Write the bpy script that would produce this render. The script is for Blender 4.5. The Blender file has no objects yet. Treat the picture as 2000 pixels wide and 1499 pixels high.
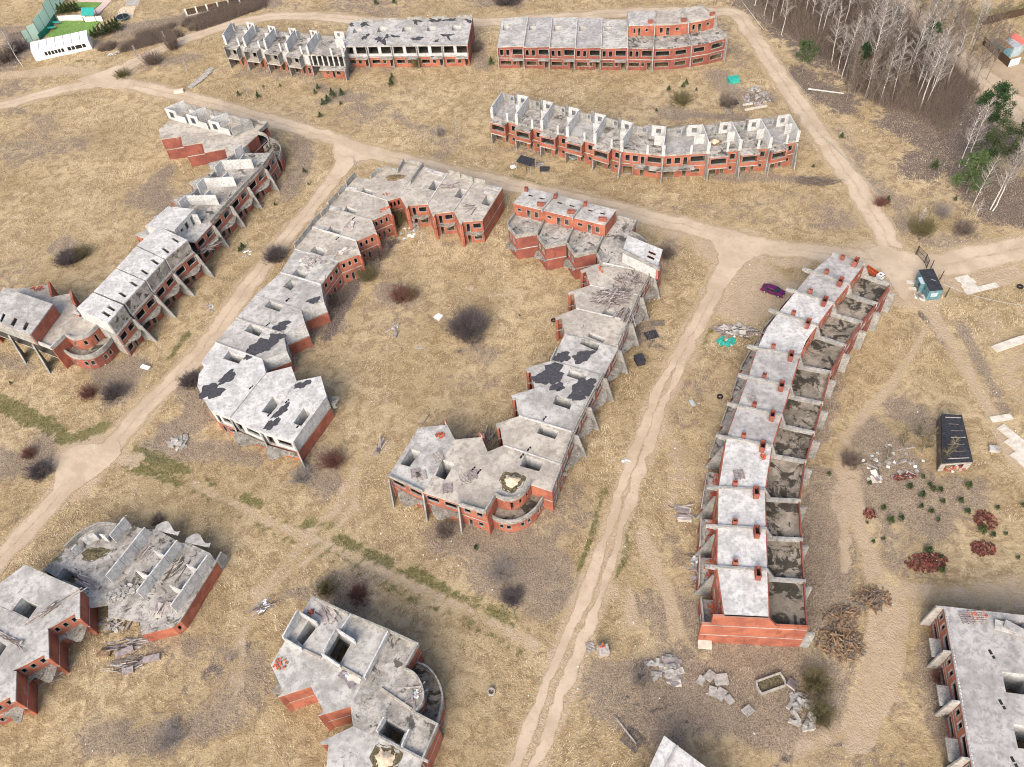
import bpy, bmesh, math, random
import numpy as np
from mathutils import Vector, Matrix, geometry
random.seed(7)
RNG = np.random.default_rng(11)
S = bpy.context.scene
C = S.collection

# ------------------------------------------------------------------ camera
FOC, PITCH, ROLL, CAMH = 1600.0, math.radians(50.5), math.radians(-6.5), 115.0
_f = np.array([0, math.cos(PITCH), -math.sin(PITCH)])
_r = np.array([1.0, 0, 0])
_u = np.cross(_r, _f)
AX = math.cos(ROLL) * _r + math.sin(ROLL) * _u
AY = -math.sin(ROLL) * _r + math.cos(ROLL) * _u
cam = bpy.data.cameras.new('camera')
cam.sensor_width = 36.0
cam.lens = FOC / 2000.0 * 36.0
cam.clip_start = 0.5
cam.clip_end = 6000
camo = bpy.data.objects.new('camera', cam)
C.objects.link(camo)
camo.matrix_world = Matrix(((AX[0], AY[0], -_f[0], 0), (AX[1], AY[1], -_f[1], 0), (AX[2], AY[2], -_f[2], CAMH), (0, 0, 0, 1)))
S.camera = camo

# ------------------------------------------------------------------ world, sun, exposure
SUN_EL, SUN_AZ = math.radians(38), math.radians(202)   # azimuth from +Y towards +X: the soft sun stands behind the camera
wd = bpy.data.worlds.new('World')
S.world = wd
wd.use_nodes = True
_nt = wd.node_tree
_nt.nodes.clear()
_sky = _nt.nodes.new('ShaderNodeTexSky')
_sky.sky_type = 'NISHITA'
_sky.sun_disc = False
_sky.sun_elevation = SUN_EL
_sky.sun_rotation = SUN_AZ
_sky.air_density = 1.0
_sky.dust_density = 6.0
_sky.ozone_density = 0.6
_bg = _nt.nodes.new('ShaderNodeBackground')
_bg.inputs[1].default_value = 0.15
_wo = _nt.nodes.new('ShaderNodeOutputWorld')
_nt.links.new(_sky.outputs[0], _bg.inputs[0])
_nt.links.new(_bg.outputs[0], _wo.inputs[0])
sun = bpy.data.lights.new('sun', 'SUN')
sun.energy = 1.0
sun.angle = math.radians(40)
sun.color = (1.0, 0.975, 0.94)
suno = bpy.data.objects.new('sun', sun)
C.objects.link(suno)
_sd = Vector((math.sin(SUN_AZ) * math.cos(SUN_EL), math.cos(SUN_AZ) * math.cos(SUN_EL), math.sin(SUN_EL)))
suno.rotation_euler = _sd.to_track_quat('Z', 'Y').to_euler()
suno.location = (0, 0, 200)
vs = S.view_settings
vs.view_transform = 'Standard'
vs.look = 'None'
vs.gamma = 1.0
vs.use_curve_mapping = False
vs.exposure = 0.84
S.render.engine = 'CYCLES'
S.cycles.max_bounces = 3
S.cycles.diffuse_bounces = 2
S.cycles.use_adaptive_sampling = True
S.cycles.adaptive_threshold = 0.02
S.cycles.pixel_filter_type = 'BLACKMAN_HARRIS'
S.cycles.filter_width = 1.05
S.cycles.use_denoising = True
S.cycles.denoiser = 'OPENIMAGEDENOISE'
S.cycles.denoising_input_passes = 'RGB_ALBEDO_NORMAL'
S.cycles.denoising_prefilter = 'NONE'


# ------------------------------------------------------------------ places: a point of the photograph at height z
def at(px, py, z=0.0):
    d = (px - 1000) / FOC * AX - (py - 749.5) / FOC * AY + _f
    t = (z - CAMH) / d[2]
    return Vector((d[0] * t, d[1] * t, z))


def W(zm, pts, z=0.0):
    """points read in an enlarged view (ox, oy, scale) -> ground plan points of things z metres up"""
    return [at(zm[0] + x * zm[2], zm[1] + y * zm[2], z).to_2d() for x, y in pts]


G = (0, 0, 1)

# ------------------------------------------------------------------ materials
def N(nt, typ, props=None, **ins):
    n = nt.nodes.new(typ)
    for k, v in (props or {}).items():
        setattr(n, k, v)
    for k, v in ins.items():
        s = n.inputs[int(k[1:])] if k[0] == 'i' and k[1:].isdigit() else n.inputs[k.replace('_', ' ')]
        if isinstance(v, bpy.types.NodeSocket):
            nt.links.new(v, s)
        else:
            s.default_value = v
    return n


def rgb(c):
    return (c[0], c[1], c[2], 1.0)


def mix(nt, f, a, b, blend='MIX'):
    a = rgb(a) if isinstance(a, tuple) else a
    b = rgb(b) if isinstance(b, tuple) else b
    return N(nt, 'ShaderNodeMix', {'data_type': 'RGBA', 'blend_type': blend}, i0=f, i6=a, i7=b).outputs[2]


def noise(nt, vec, sc, det=4.0, ro=0.6, dist=0.0):
    return N(nt, 'ShaderNodeTexNoise', None, Vector=vec, Scale=sc, Detail=det, Roughness=ro, Distortion=dist).outputs[0]


def mr(nt, v, a, b, c=0.0, d=1.0):
    return N(nt, 'ShaderNodeMapRange', {'interpolation_type': 'SMOOTHSTEP'}, i0=v, i1=a, i2=b, i3=c, i4=d).outputs[0]


def mul(nt, a, b, op='MULTIPLY'):
    return N(nt, 'ShaderNodeMath', {'operation': op}, i0=a, i1=b).outputs[0]


def pos(nt, scale=(1, 1, 1), off=(0, 0, 0)):
    p = N(nt, 'ShaderNodeNewGeometry').outputs[0]
    return N(nt, 'ShaderNodeMapping', None, Vector=p, Scale=scale, Location=off).outputs[0]


def newmat(name):
    m = bpy.data.materials.new(name)
    m.use_nodes = True
    nt = m.node_tree
    nt.nodes.clear()
    o = nt.nodes.new('ShaderNodeOutputMaterial')
    b = nt.nodes.new('ShaderNodeBsdfPrincipled')
    nt.links.new(b.outputs[0], o.inputs[0])
    b.inputs['Roughness'].default_value = 0.9
    b.inputs['Specular IOR Level'].default_value = 0.2
    return m, nt, b


def link(nt, s, i):
    nt.links.new(s, i)


def bump(nt, b, h, strength=0.4, dist=0.1):
    link(nt, N(nt, 'ShaderNodeBump', None, Strength=strength, Distance=dist, Height=h).outputs[0], b.inputs['Normal'])


M = {}


def plain(name, c, rough=0.85, var=0.25, sc=1.5, metal=0.0, spec=0.2):
    m, nt, b = newmat(name)
    p = pos(nt)
    n = noise(nt, p, sc, 5, 0.65)
    col = mix(nt, mr(nt, n, 0.3, 0.7), tuple(x * (1 - var) for x in c), tuple(min(1, x * (1 + var)) for x in c))
    link(nt, col, b.inputs['Base Color'])
    b.inputs['Roughness'].default_value = rough
    b.inputs['Metallic'].default_value = metal
    b.inputs['Specular IOR Level'].default_value = spec
    M[name] = m
    return m


def concrete(name, light, dark, stain=(0.06, 0.055, 0.05), amount=0.62, sc=0.25, streak=0.0, moss=0.0, seed=0.0):
    m, nt, b = newmat(name)
    p = pos(nt, off=(seed, seed * 1.7, 0))
    big = noise(nt, p, sc, 6, 0.62, 0.4)
    mid = noise(nt, p, sc * 5, 5, 0.65, 0.2)
    fine = noise(nt, p, 6.0, 4, 0.7)
    col = mix(nt, mr(nt, big, 0.40, 0.60), dark, light)
    col = mix(nt, mr(nt, mid, 0.46, 0.66, 0.0, 0.7), col, tuple(x * 0.66 for x in dark))
    col = mix(nt, mr(nt, mid, 0.44, 0.30, 0.0, 0.5), col, tuple(min(1, x * 1.18) for x in light))
    col = mix(nt, mr(nt, fine, 0.52, 0.70, 0.0, 0.5), col, tuple(x * 0.55 for x in dark))
    spk = noise(nt, p, 2.3, 6, 0.75, 0.5)
    col = mix(nt, mr(nt, spk, 0.62, 0.70, 0.0, 0.55), col, stain)
    st = noise(nt, p, sc * 1.9, 7, 0.68, 0.6)
    col = mix(nt, mr(nt, st, amount, amount + 0.07, 0.0, 0.85), col, stain)
    if moss:
        ms = noise(nt, p, 0.6, 5, 0.6)
        col = mix(nt, mr(nt, ms, 0.68 - moss, 0.78 - moss, 0.0, 0.75), col, (0.075, 0.075, 0.03))
    if streak:
        pv = pos(nt, scale=(1.6, 1.6, 0.12))
        sk = noise(nt, pv, 1.2, 4, 0.6)
        col = mix(nt, mr(nt, sk, 0.5, 0.75, 0.0, streak), col, tuple(x * 0.45 for x in dark))
    link(nt, col, b.inputs['Base Color'])
    bump(nt, b, mid, 0.5, 0.05)
    b.inputs['Roughness'].default_value = 0.92
    M[name] = m
    return m


concrete('roof_pale', (0.46, 0.45, 0.43), (0.31, 0.30, 0.285), (0.12, 0.112, 0.105), 0.64)
concrete('roof_white', (0.55, 0.545, 0.54), (0.41, 0.405, 0.40), (0.20, 0.19, 0.185), 0.70, sc=0.35, seed=31)
concrete('roof_tan', (0.45, 0.415, 0.365), (0.33, 0.30, 0.262), (0.15, 0.13, 0.11), 0.69, seed=55)
concrete('roof_grey', (0.40, 0.39, 0.38), (0.29, 0.28, 0.275), (0.14, 0.135, 0.13), 0.68, seed=77)
concrete('roof_dirty', (0.42, 0.40, 0.37), (0.25, 0.235, 0.215), (0.05, 0.046, 0.04), 0.54, sc=0.3, moss=0.05, seed=13)
concrete('terrace_wet', (0.30, 0.262, 0.215), (0.17, 0.148, 0.12), (0.016, 0.015, 0.012), 0.50, sc=0.22, moss=0.08, seed=91)
concrete('wall_pale', (0.56, 0.57, 0.57), (0.42, 0.425, 0.425), (0.22, 0.22, 0.22), 0.74, sc=0.5, streak=0.4, seed=5)
concrete('wall_grey', (0.35, 0.35, 0.34), (0.24, 0.24, 0.235), (0.11, 0.11, 0.105), 0.68, sc=0.6, streak=0.55, seed=9)
concrete('balcony_grey', (0.33, 0.315, 0.285), (0.19, 0.18, 0.155), (0.06, 0.055, 0.045), 0.56, sc=0.8, moss=0.08, seed=41)
concrete('rough_grey', (0.36, 0.355, 0.335), (0.23, 0.225, 0.21), (0.10, 0.098, 0.09), 0.62, sc=1.2, streak=0.3, seed=21)


def brick(name, a, b_, eff=0.25):
    m, nt, b = newmat(name)
    p = pos(nt)
    big = noise(nt, p, 0.35, 5, 0.6, 0.3)
    fine = noise(nt, p, 7.0, 3, 0.7)
    col = mix(nt, mr(nt, big, 0.38, 0.62), a, b_)
    col = mix(nt, mr(nt, fine, 0.35, 0.7, 0.0, 0.45), col, tuple(x * 0.6 for x in a))
    pv = pos(nt, scale=(1, 1, 0.35))
    e = noise(nt, pv, 0.55, 6, 0.65, 0.4)
    col = mix(nt, mr(nt, e, 0.6, 0.74, 0.0, eff), col, (0.50, 0.40, 0.37))
    pz = N(nt, 'ShaderNodeSeparateXYZ', None, i0=N(nt, 'ShaderNodeNewGeometry').outputs[0]).outputs[2]
    cs = mul(nt, N(nt, 'ShaderNodeMath', {'operation': 'PINGPONG'}, i0=pz, i1=0.0375).outputs[0], 26.0)
    col = mix(nt, mr(nt, cs, 0.0, 0.25, 0.30, 0.0), col, (0.40, 0.33, 0.29))
    dk = noise(nt, pv, 0.9, 5, 0.6)
    col = mix(nt, mr(nt, dk, 0.58, 0.72, 0.0, 0.55), col, tuple(x * 0.4 for x in a))
    link(nt, col, b.inputs['Base Color'])
    M[name] = m


brick('brick', (0.26, 0.082, 0.054), (0.40, 0.140, 0.086), 0.4)
brick('brick_red', (0.19, 0.057, 0.045), (0.285, 0.09, 0.064), 0.4)
plain('tar', (0.055, 0.055, 0.062), 0.75, 0.3, 2.0)
plain('rubble_red', (0.46, 0.11, 0.055), 0.95, 0.45, 6.0)
plain('wood_grey', (0.34, 0.31, 0.29), 0.9, 0.4, 3.0)
plain('wood_dark', (0.13, 0.11, 0.095), 0.9, 0.45, 3.0)
plain('wood_mauve', (0.26, 0.225, 0.225), 0.9, 0.3, 2.0)
plain('wood_log', (0.20, 0.135, 0.085), 0.9, 0.5, 2.0)
plain('sand', (0.55, 0.44, 0.32), 0.95, 0.25, 2.0)
plain('moss', (0.10, 0.085, 0.05), 0.95, 0.6, 3.0)
plain('white_scrap', (0.70, 0.70, 0.70), 0.6, 0.06, 2.0)
plain('stone', (0.33, 0.315, 0.29), 0.95, 0.3, 2.0)
plain('slab_pale', (0.52, 0.48, 0.42), 0.95, 0.2, 1.2)
plain('teal_sheet', (0.035, 0.34, 0.28), 0.6, 0.25, 2.0)
plain('brick_dark', (0.095, 0.036, 0.028), 0.95, 0.5, 6.0)
plain('floor_shade_tone', (0.085, 0.078, 0.07), 0.95, 0.3, 1.0)  # floor colour darkened to paint shade into the rooms behind the window openings
plain('blue_paint', (0.10, 0.20, 0.235), 0.7, 0.25, 1.5)
plain('pale_paint', (0.36, 0.43, 0.47), 0.7, 0.15, 1.5)
plain('black_felt', (0.032, 0.034, 0.042), 0.8, 0.45, 2.5)
plain('rubber', (0.02, 0.02, 0.022), 0.8, 0.2, 4.0)
plain('white_paint', (0.66, 0.66, 0.65), 0.6, 0.06, 1.0)
plain('red_sheet', (0.62, 0.16, 0.13), 0.6, 0.15, 1.0)
plain('dark_metal', (0.06, 0.055, 0.055), 0.6, 0.3, 3.0, 0.4)
plain('steel', (0.42, 0.45, 0.47), 0.5, 0.15, 3.0, 0.3)
plain('timber_fence', (0.075, 0.05, 0.035), 0.9, 0.3, 3.0)
plain('purple_paint', (0.145, 0.012, 0.10), 0.25, 0.08, 3.0, 0.35, 0.6)
plain('orange_paint', (0.46, 0.105, 0.04), 0.4, 0.1, 2.0)
plain('turf', (0.13, 0.24, 0.06), 0.95, 0.15, 0.8)
plain('paving_pink', (0.50, 0.40, 0.37), 0.9, 0.12, 2.0)
plain('screen_green', (0.62, 0.80, 0.73), 0.5, 0.08, 0.8)
plain('green_frame', (0.015, 0.16, 0.12), 0.5, 0.2, 1.0)
plain('roof_sheet', (0.58, 0.63, 0.70), 0.4, 0.06, 0.8)
plain('birch_bark', (0.47, 0.455, 0.435), 0.8, 0.35, 5.0)
plain('grey_bark', (0.20, 0.18, 0.155), 0.9, 0.3, 5.0)
plain('twig_pale', (0.27, 0.242, 0.225), 0.9, 0.35, 4.0)
plain('twig_brown', (0.175, 0.14, 0.12), 0.9, 0.4, 4.0)
plain('twig_dark', (0.115, 0.098, 0.10), 0.9, 0.4, 4.0)
plain('twig_red', (0.17, 0.085, 0.07), 0.9, 0.4, 4.0)
plain('twig_olive', (0.155, 0.135, 0.07), 0.9, 0.4, 4.0)
plain('needle', (0.075, 0.112, 0.045), 0.9, 0.6, 2.5)
plain('needle_dark', (0.025, 0.055, 0.02), 0.9, 0.5, 2.5)
plain('needle_light', (0.085, 0.125, 0.042), 0.9, 0.5, 2.5)
plain('hedge_leaf', (0.02, 0.055, 0.025), 0.9, 0.5, 2.0)
m, nt, b = newmat('screen_green')      # translucent sheet: passes daylight
b.inputs['Base Color'].default_value = (.66, .82, .75, 1)
_t = N(nt, 'ShaderNodeBsdfTranslucent', None, Color=(.66, .84, .76, 1))
_x = N(nt, 'ShaderNodeMixShader', None, i0=.5, i1=b.outputs[0], i2=_t.outputs[0])
nt.links.new(_x.outputs[0], [n for n in nt.nodes if n.type == 'OUTPUT_MATERIAL'][0].inputs[0])
M['screen_green'] = m
m, nt, b = newmat('glass_dark')
b.inputs['Base Color'].default_value = (0.015, 0.02, 0.025, 1)
b.inputs['Roughness'].default_value = 0.08
b.inputs['Specular IOR Level'].default_value = 0.6
M['glass_dark'] = m

# ------------------------------------------------------------------ mesh helpers
def inside(p, poly):
    r = False
    n = len(poly)
    for i in range(n):
        a, b = poly[i], poly[(i + 1) % n]
        if (a[1] > p[1]) != (b[1] > p[1]) and p[0] < (b[0] - a[0]) * (p[1] - a[1]) / (b[1] - a[1]) + a[0]:
            r = not r
    return r


def flat_tris(loops):
    """triangles of a plan polygon with holes; the loops' own points keep their order"""
    pts = [Vector((p[0], p[1])) for l in loops for p in l]
    ed, k = [], 0
    for l in loops:
        ed += [(k + i, k + (i + 1) % len(l)) for i in range(len(l))]
        k += len(l)
    vo, eo, fo, ov, oe, of = geometry.delaunay_2d_cdt(pts, ed, [], 0, 1e-5)
    back = {}
    for i, o in enumerate(ov):
        for j in o:
            back[i] = j
    extra = {}
    out = list(pts)
    for i, v in enumerate(vo):
        if i not in back:
            back[i] = len(out)
            out.append(v)
    tr = []
    for f in fo:
        c = (vo[f[0]] + vo[f[1]] + vo[f[2]]) / 3
        if inside(c, loops[0]) and not any(inside(c, h) for h in loops[1:]):
            tr.append(tuple(back[i] for i in f))
    return out, tr


class MB:
    def __init__(s):
        s.v, s.f = [], []

    def add(s, vs, fs):
        o = len(s.v)
        s.v += [tuple(v) for v in vs]
        s.f += [tuple(i + o for i in f) for f in fs]

    def hexa(s, q, z0, z1):
        """prism over a plan quad/polygon; z0/z1 may be lists"""
        n = len(q)
        a = z0 if isinstance(z0, (list, tuple)) else [z0] * n
        b = z1 if isinstance(z1, (list, tuple)) else [z1] * n
        s.add([(p[0], p[1], a[i]) for i, p in enumerate(q)] + [(p[0], p[1], b[i]) for i, p in enumerate(q)],
              [tuple(range(n - 1, -1, -1)), tuple(range(n, 2 * n))] + [(i, (i + 1) % n, n + (i + 1) % n, n + i) for i in range(n)])

    def box(s, c, size, rz=0.0, tilt=0.0, roll=0.0):
        m = Matrix.Translation(c) @ Matrix.Rotation(rz, 4, 'Z') @ Matrix.Rotation(tilt, 4, 'Y') @ Matrix.Rotation(roll, 4, 'X')
        h = [x / 2 for x in size]
        vs = [m @ Vector((x * h[0], y * h[1], z * h[2])) for z in (-1, 1) for x, y in ((-1, -1), (1, -1), (1, 1), (-1, 1))]
        s.add(vs, [(3, 2, 1, 0), (4, 5, 6, 7), (0, 1, 5, 4), (1, 2, 6, 5), (2, 3, 7, 6), (3, 0, 4, 7)])

    def slab(s, outer, holes, z0, z1, zt=None):
        loops = [outer] + list(holes)
        pts = [p for l in loops for p in l]
        n = len(pts)
        top = zt if zt else [z1] * n
        th = z1 - z0
        vs = [(p[0], p[1], top[i] - th) for i, p in enumerate(pts)] + [(p[0], p[1], top[i]) for i, p in enumerate(pts)]
        tri = flat_tris(loops)
        if tri is None:
            return
        vo, tr = tri
        if len(vo) > n:
            vs, n0 = [], n
            zz = [top[0]] * len(vo) if not zt else [top[min(i, n0 - 1)] for i in range(len(vo))]
            n = len(vo)
            vs = [(p[0], p[1], zz[i] - th) for i, p in enumerate(vo)] + [(p[0], p[1], zz[i]) for i, p in enumerate(vo)]
        fs = [tuple(reversed(t)) for t in tr] + [tuple(i + n for i in t) for t in tr]
        k = 0
        for l in loops:
            m_ = len(l)
            fs += [(k + i, k + (i + 1) % m_, n + k + (i + 1) % m_, n + k + i) for i in range(m_)]
            k += m_
        s.add(vs, fs)

    def tube(s, p0, p1, r0, r1=None, n=6):
        r1 = r0 if r1 is None else r1
        p0, p1 = Vector(p0), Vector(p1)
        d = (p1 - p0)
        if d.length < 1e-6:
            return
        d.normalize()
        a = d.orthogonal().normalized()
        b = d.cross(a)
        vs = []
        for p, r in ((p0, r0), (p1, r1)):
            for i in range(n):
                t = 2 * math.pi * i / n
                vs.append(p + (a * math.cos(t) + b * math.sin(t)) * r)
        s.add(vs, [(i, (i + 1) % n, n + (i + 1) % n, n + i) for i in range(n)] + [tuple(range(n - 1, -1, -1)), tuple(range(n, 2 * n))])

    def mesh(s, name, mat, smooth=False):
        me = bpy.data.meshes.new(name)
        me.from_pydata(s.v, [], s.f)
        bm = bmesh.new()
        bm.from_mesh(me)
        bmesh.ops.recalc_face_normals(bm, faces=bm.faces)
        bm.to_mesh(me)
        bm.free()
        mats = mat if isinstance(mat, (list, tuple)) else [mat]
        for x in mats:
            me.materials.append(M[x])
        if smooth:
            me.polygons.foreach_set('use_smooth', [True] * len(me.polygons))
        return me


def link_obj(name, me, parent=None):
    o = bpy.data.objects.new(name, me)
    C.objects.link(o)
    if parent is not None:
        o.parent = parent
        o.matrix_parent_inverse = Matrix.Translation(-parent.location)
    return o


def tag(o, label=None, cat=None, group=None, kind=None):
    for k, v in (('label', label), ('category', cat), ('group', group), ('kind', kind)):
        if v:
            o[k] = v
    return o


def thing(name, label, cat, loc=(0, 0, 0), group=None):
    e = bpy.data.objects.new(name, None)
    e.empty_display_size = 0.3
    e.location = loc
    C.objects.link(e)
    return tag(e, label, cat, group)


def part(name, mb, mat, parent, smooth=False):
    if not mb.v:
        return None
    o = link_obj(name, mb.mesh(name, mat, smooth), parent)
    if name == 'floor_slab':        # room shade painted dark on the faces inside, weathered pale edge outside
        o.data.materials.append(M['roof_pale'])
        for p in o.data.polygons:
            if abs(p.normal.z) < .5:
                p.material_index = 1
    return o


def single(name, mb, mat, label, cat, group=None, smooth=False):
    """a thing that is one mesh, its origin at its base"""
    a = np.array(mb.v)
    c = Vector(((a[:, 0].min() + a[:, 0].max()) / 2, (a[:, 1].min() + a[:, 1].max()) / 2, a[:, 2].min()))
    mb.v = [(x - c.x, y - c.y, z - c.z) for x, y, z in mb.v]
    o = link_obj(name, mb.mesh(name, mat, smooth))
    o.location = c
    return tag(o, label, cat, group)


_jit = [0]


def jit():
    _jit[0] = (_jit[0] + 1) % 9
    return 0.004 * _jit[0]


FOOT = []          # building footprints: no grass grows there


def area(poly):
    return 0.5 * sum(poly[i][0] * poly[(i + 1) % len(poly)][1] - poly[(i + 1) % len(poly)][0] * poly[i][1] for i in range(len(poly)))


def wall(B, p0, p1, z0, z1, mat, ops=(), th=0.3, side=1.0, name='brick_wall', frames=True):
    """upright wall from p0 to p1, thickness to its left (side=1) or right (side=-1); ops = openings (u0,u1,w0,w1) in metres"""
    p0, p1 = Vector(p0), Vector(p1)
    d = p1 - p0
    L = d.length
    if L < 0.05:
        return None
    d /= L
    n = Vector((-d.y, d.x)) * side
    ops = [o for o in ops if o[1] - o[0] > 0.15]
    us = sorted({0.0, L} | {min(max(u, 0), L) for o in ops for u in o[:2]})
    mb = MB()
    h = z1 - z0
    for a, b in zip(us, us[1:]):
        if b - a < 1e-4:
            continue
        mid = (a + b) / 2
        cuts = sorted((o[2], o[3]) for o in ops if o[0] < mid < o[1])
        w = 0.0
        solid = []
        for c0, c1 in cuts:
            if c0 > w:
                solid.append((w, c0))
            w = max(w, c1)
        if w < h:
            solid.append((w, h))
        for w0, w1 in solid:
            q = [p0 + d * a, p0 + d * b, p0 + d * b + n * th, p0 + d * a + n * th]
            mb.hexa(q, z0 + w0, z0 + w1)
    o_ = part(name, mb, mat, B)
    if frames and o_ is not None:
        for o in ops:
            if o[1] - o[0] > 0.6 and o[3] - o[2] > 0.6 and o[1] < L and o[0] > 0:
                f = MB()
                e = 0.07
                for u0, u1, w0, w1 in ((o[0], o[1], o[2], o[2] + e), (o[0], o[1], o[3] - e, o[3]), (o[0], o[0] + e, o[2] + e, o[3] - e), (o[1] - e, o[1], o[2] + e, o[3] - e)):
                    q = [p0 + d * u0 - n * 0.03, p0 + d * u1 - n * 0.03, p0 + d * u1 + n * 0.2, p0 + d * u0 + n * 0.2]
                    f.hexa(q, z0 + w0, z0 + w1)
                fo = link_obj('window_frame', f.mesh('window_frame', 'wall_grey'), o_)
                fo.matrix_parent_inverse = Matrix.Identity(4)
    return o_


def strip(B, path, z0, z1, mat, th=0.22, name='parapet', closed=False):
    """mitred wall along a plan path (centre line)"""
    P = [Vector(p) for p in path]
    n = len(P)
    Lf, Rt = [], []
    for i in range(n):
        a = P[i - 1] if (i > 0 or closed) else None
        b = P[(i + 1) % n] if (i < n - 1 or closed) else None
        d0 = (P[i] - a).normalized() if a is not None else None
        d1 = (b - P[i]).normalized() if b is not None else None
        d = (d0 + d1) if (d0 is not None and d1 is not None) else (d0 if d0 is not None else d1)
        d = d.normalized() if d.length > 1e-6 else d1
        nn = Vector((-d.y, d.x))
        k = 1.0
        if d0 is not None and d1 is not None:
            k = 1 / max(0.5, nn.dot(Vector((-d1.y, d1.x))))
        Lf.append(P[i] + nn * th / 2 * k)
        Rt.append(P[i] - nn * th / 2 * k)
    mb = MB()
    for i in range(n if closed else n - 1):
        j = (i + 1) % n
        mb.hexa([Lf[i], Rt[i], Rt[j], Lf[j]], z0, z1)
    return part(name, mb, mat, B)


def panels(B, p0, p1, z0, z1, mat='rough_grey', th=0.18, step=3.1, name='parapet_panel', gaps=0.06):
    p0, p1 = Vector(p0), Vector(p1)
    L = (p1 - p0).length
    n = max(1, round(L / step))
    d = (p1 - p0) / L
    nn = Vector((-d.y, d.x))
    for i in range(n):
        a, b = L * i / n + gaps / 2, L * (i + 1) / n - gaps / 2
        k = random.uniform(-0.05, 0.05)
        mb = MB()
        q = [p0 + d * a - nn * th / 2, p0 + d * b - nn * th / 2, p0 + d * b + nn * th / 2, p0 + d * a + nn * th / 2]
        mb.hexa([v + nn * k for v in q], z0, z1 + random.uniform(-0.06, 0.06))
        part(name, mb, mat, B)


OPS = {
    'w': {0: [(.15, .36, .9, 2.2), (.56, .72, .05, 2.2)], 1: [(.12, .36, .9, 2.2), (.56, .82, .9, 2.2)]},
    'v': {0: [(.10, .52, .9, 2.2), (.66, .86, .05, 2.25)], 1: [(.10, .52, .9, 2.25), (.66, .86, .05, 2.3)]},
    '3': {0: [(.10, .26, .9, 2.1), (.42, .58, .05, 2.1), (.72, .88, .9, 2.1)], 1: [(.10, .27, .9, 2.2), (.42, .58, .9, 2.2), (.72, .88, .9, 2.2)]},
    'r': {0: [(.08, .2, 1.0, 2.1), (.36, .52, .05, 2.2), (.6, .9, .7, 2.2)], 1: [(.06, .42, .9, 2.4), (.56, .93, .9, 2.4)]},
    'o': {0: [(.05, .95, .05, 2.5)], 1: [(.04, .48, .35, 2.6), (.54, .96, .35, 2.6)]},
    'd': {0: [(.06, .48, .8, 2.1), (.55, .68, .9, 2.0), (.78, .94, .05, 2.2)], 1: [(.06, .2, .5, 2.2), (.3, .44, .5, 2.2), (.56, .96, .8, 2.4)]},
    '1': {0: [(.35, .65, .9, 2.1)], 1: [(.35, .65, .9, 2.1)]},
}


def openings(st, s, L):
    return [(a * L, b * L, c, d) for a, b, c, d in OPS.get(st, {}).get(s, ())]


def fin(B, p, n, lo=2.2, hi=0.7, h=5.7, th=0.24, mat='wall_grey'):
    """slanting buttress wall standing out from the facade at p in direction n"""
    p, n = Vector(p), Vector(n).normalized()
    t = Vector((-n.y, n.x)) * th / 2
    mb = MB()
    pr = [(0.0, 0.0), (lo, 0.0), (hi, h), (0.0, h)]
    vs = [(*(p + n * u + t * sg), z) for sg in (-1, 1) for u, z in pr]
    mb.add(vs, [(0, 1, 2, 3), (7, 6, 5, 4)] + [(i, (i + 1) % 4, 4 + (i + 1) % 4, 4 + i) for i in range(4)])
    return part('fin_wall', mb, mat, B)


def balcony(B, p0, p1, n, depth=1.5, z=3.0, wavy=True, mat='balcony_grey', name='balcony_slab', th=0.18):
    p0, p1, n = Vector(p0), Vector(p1), Vector(n).normalized()
    out = []
    for i in range(11):
        t = i / 10
        k = depth * (0.72 - 0.42 * math.cos(2 * math.pi * t * 1.0 + 0.9)) if wavy else depth
        out.append(p0.lerp(p1, t) + n * k)
    mb = MB()
    base = [p0 - n * 0.04, p1 - n * 0.04]
    mb.slab([base[0]] + out + [base[1]], [], z - th, z)
    return part(name, mb, mat, B)


def unit(B, poly, edges, z=6.0, holes=(), roof='roof_pale', bmat='brick', upper=None, lift=0.0, storeys=2, z0=0.0, finmat='wall_grey', find=(2.2, 0.7)):
    """one house of a row: roof slab over plan polygon, floor slabs, storey walls per edge style"""
    ccw = area(poly) > 0
    FOOT.append([tuple(p) for p in poly])
    for s in range(storeys):
        zt = z - 3.0 * (storeys - 1 - s)
        mb = MB()
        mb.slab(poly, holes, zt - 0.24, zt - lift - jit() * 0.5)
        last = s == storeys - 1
        part('roof_slab' if last else 'floor_slab', mb, roof if last else 'floor_shade_tone', B)
    n = len(poly)
    for i in range(n):
        st = edges[i] if i < len(edges) else '.'
        if st == '.':
            continue
        a, b = Vector(poly[i]), Vector(poly[(i + 1) % n])
        d = b - a
        L = d.length
        if L < 0.3:
            continue
        d /= L
        inn = Vector((-d.y, d.x)) * (1 if ccw else -1)
        side = 1 if ccw else -1
        for s in range(storeys):
            zb = z - 3.0 * (storeys - s)
            if s == 0:
                zb = z0
            ztop = z - 3.0 * (storeys - 1 - s) - 0.24
            q0, q1 = a + inn * 0.03, b + inn * 0.03
            low = st.lower()
            if low == 'p':
                wall(B, q0, q1, zb, ztop, 'wall_grey', (), 0.2, side, 'party_wall')
                continue
            if low == 'b':
                ops = []
            elif low == 'c':
                ops = []
            else:
                ops = openings(low if low not in 'k' else 'v', s, L)
            conc = (low in 'ck' and s == 1) or (upper and s == storeys - 1)
            wall(B, q0, q1, zb, ztop, 'wall_pale' if conc else bmat, ops, 0.3, side, 'concrete_wall' if conc else 'brick_wall')
        if st == 'R':
            o = -inn
            fin(B, a + d * 0.15, o, find[0], find[1], z - 0.4, 0.22, finmat)
            balcony(B, a + d * 0.35, b - d * 0.1, o)
        if st in 'VW':
            balcony(B, a + d * 0.1, b - d * 0.1, -inn, 1.1, 3.0)


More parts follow.
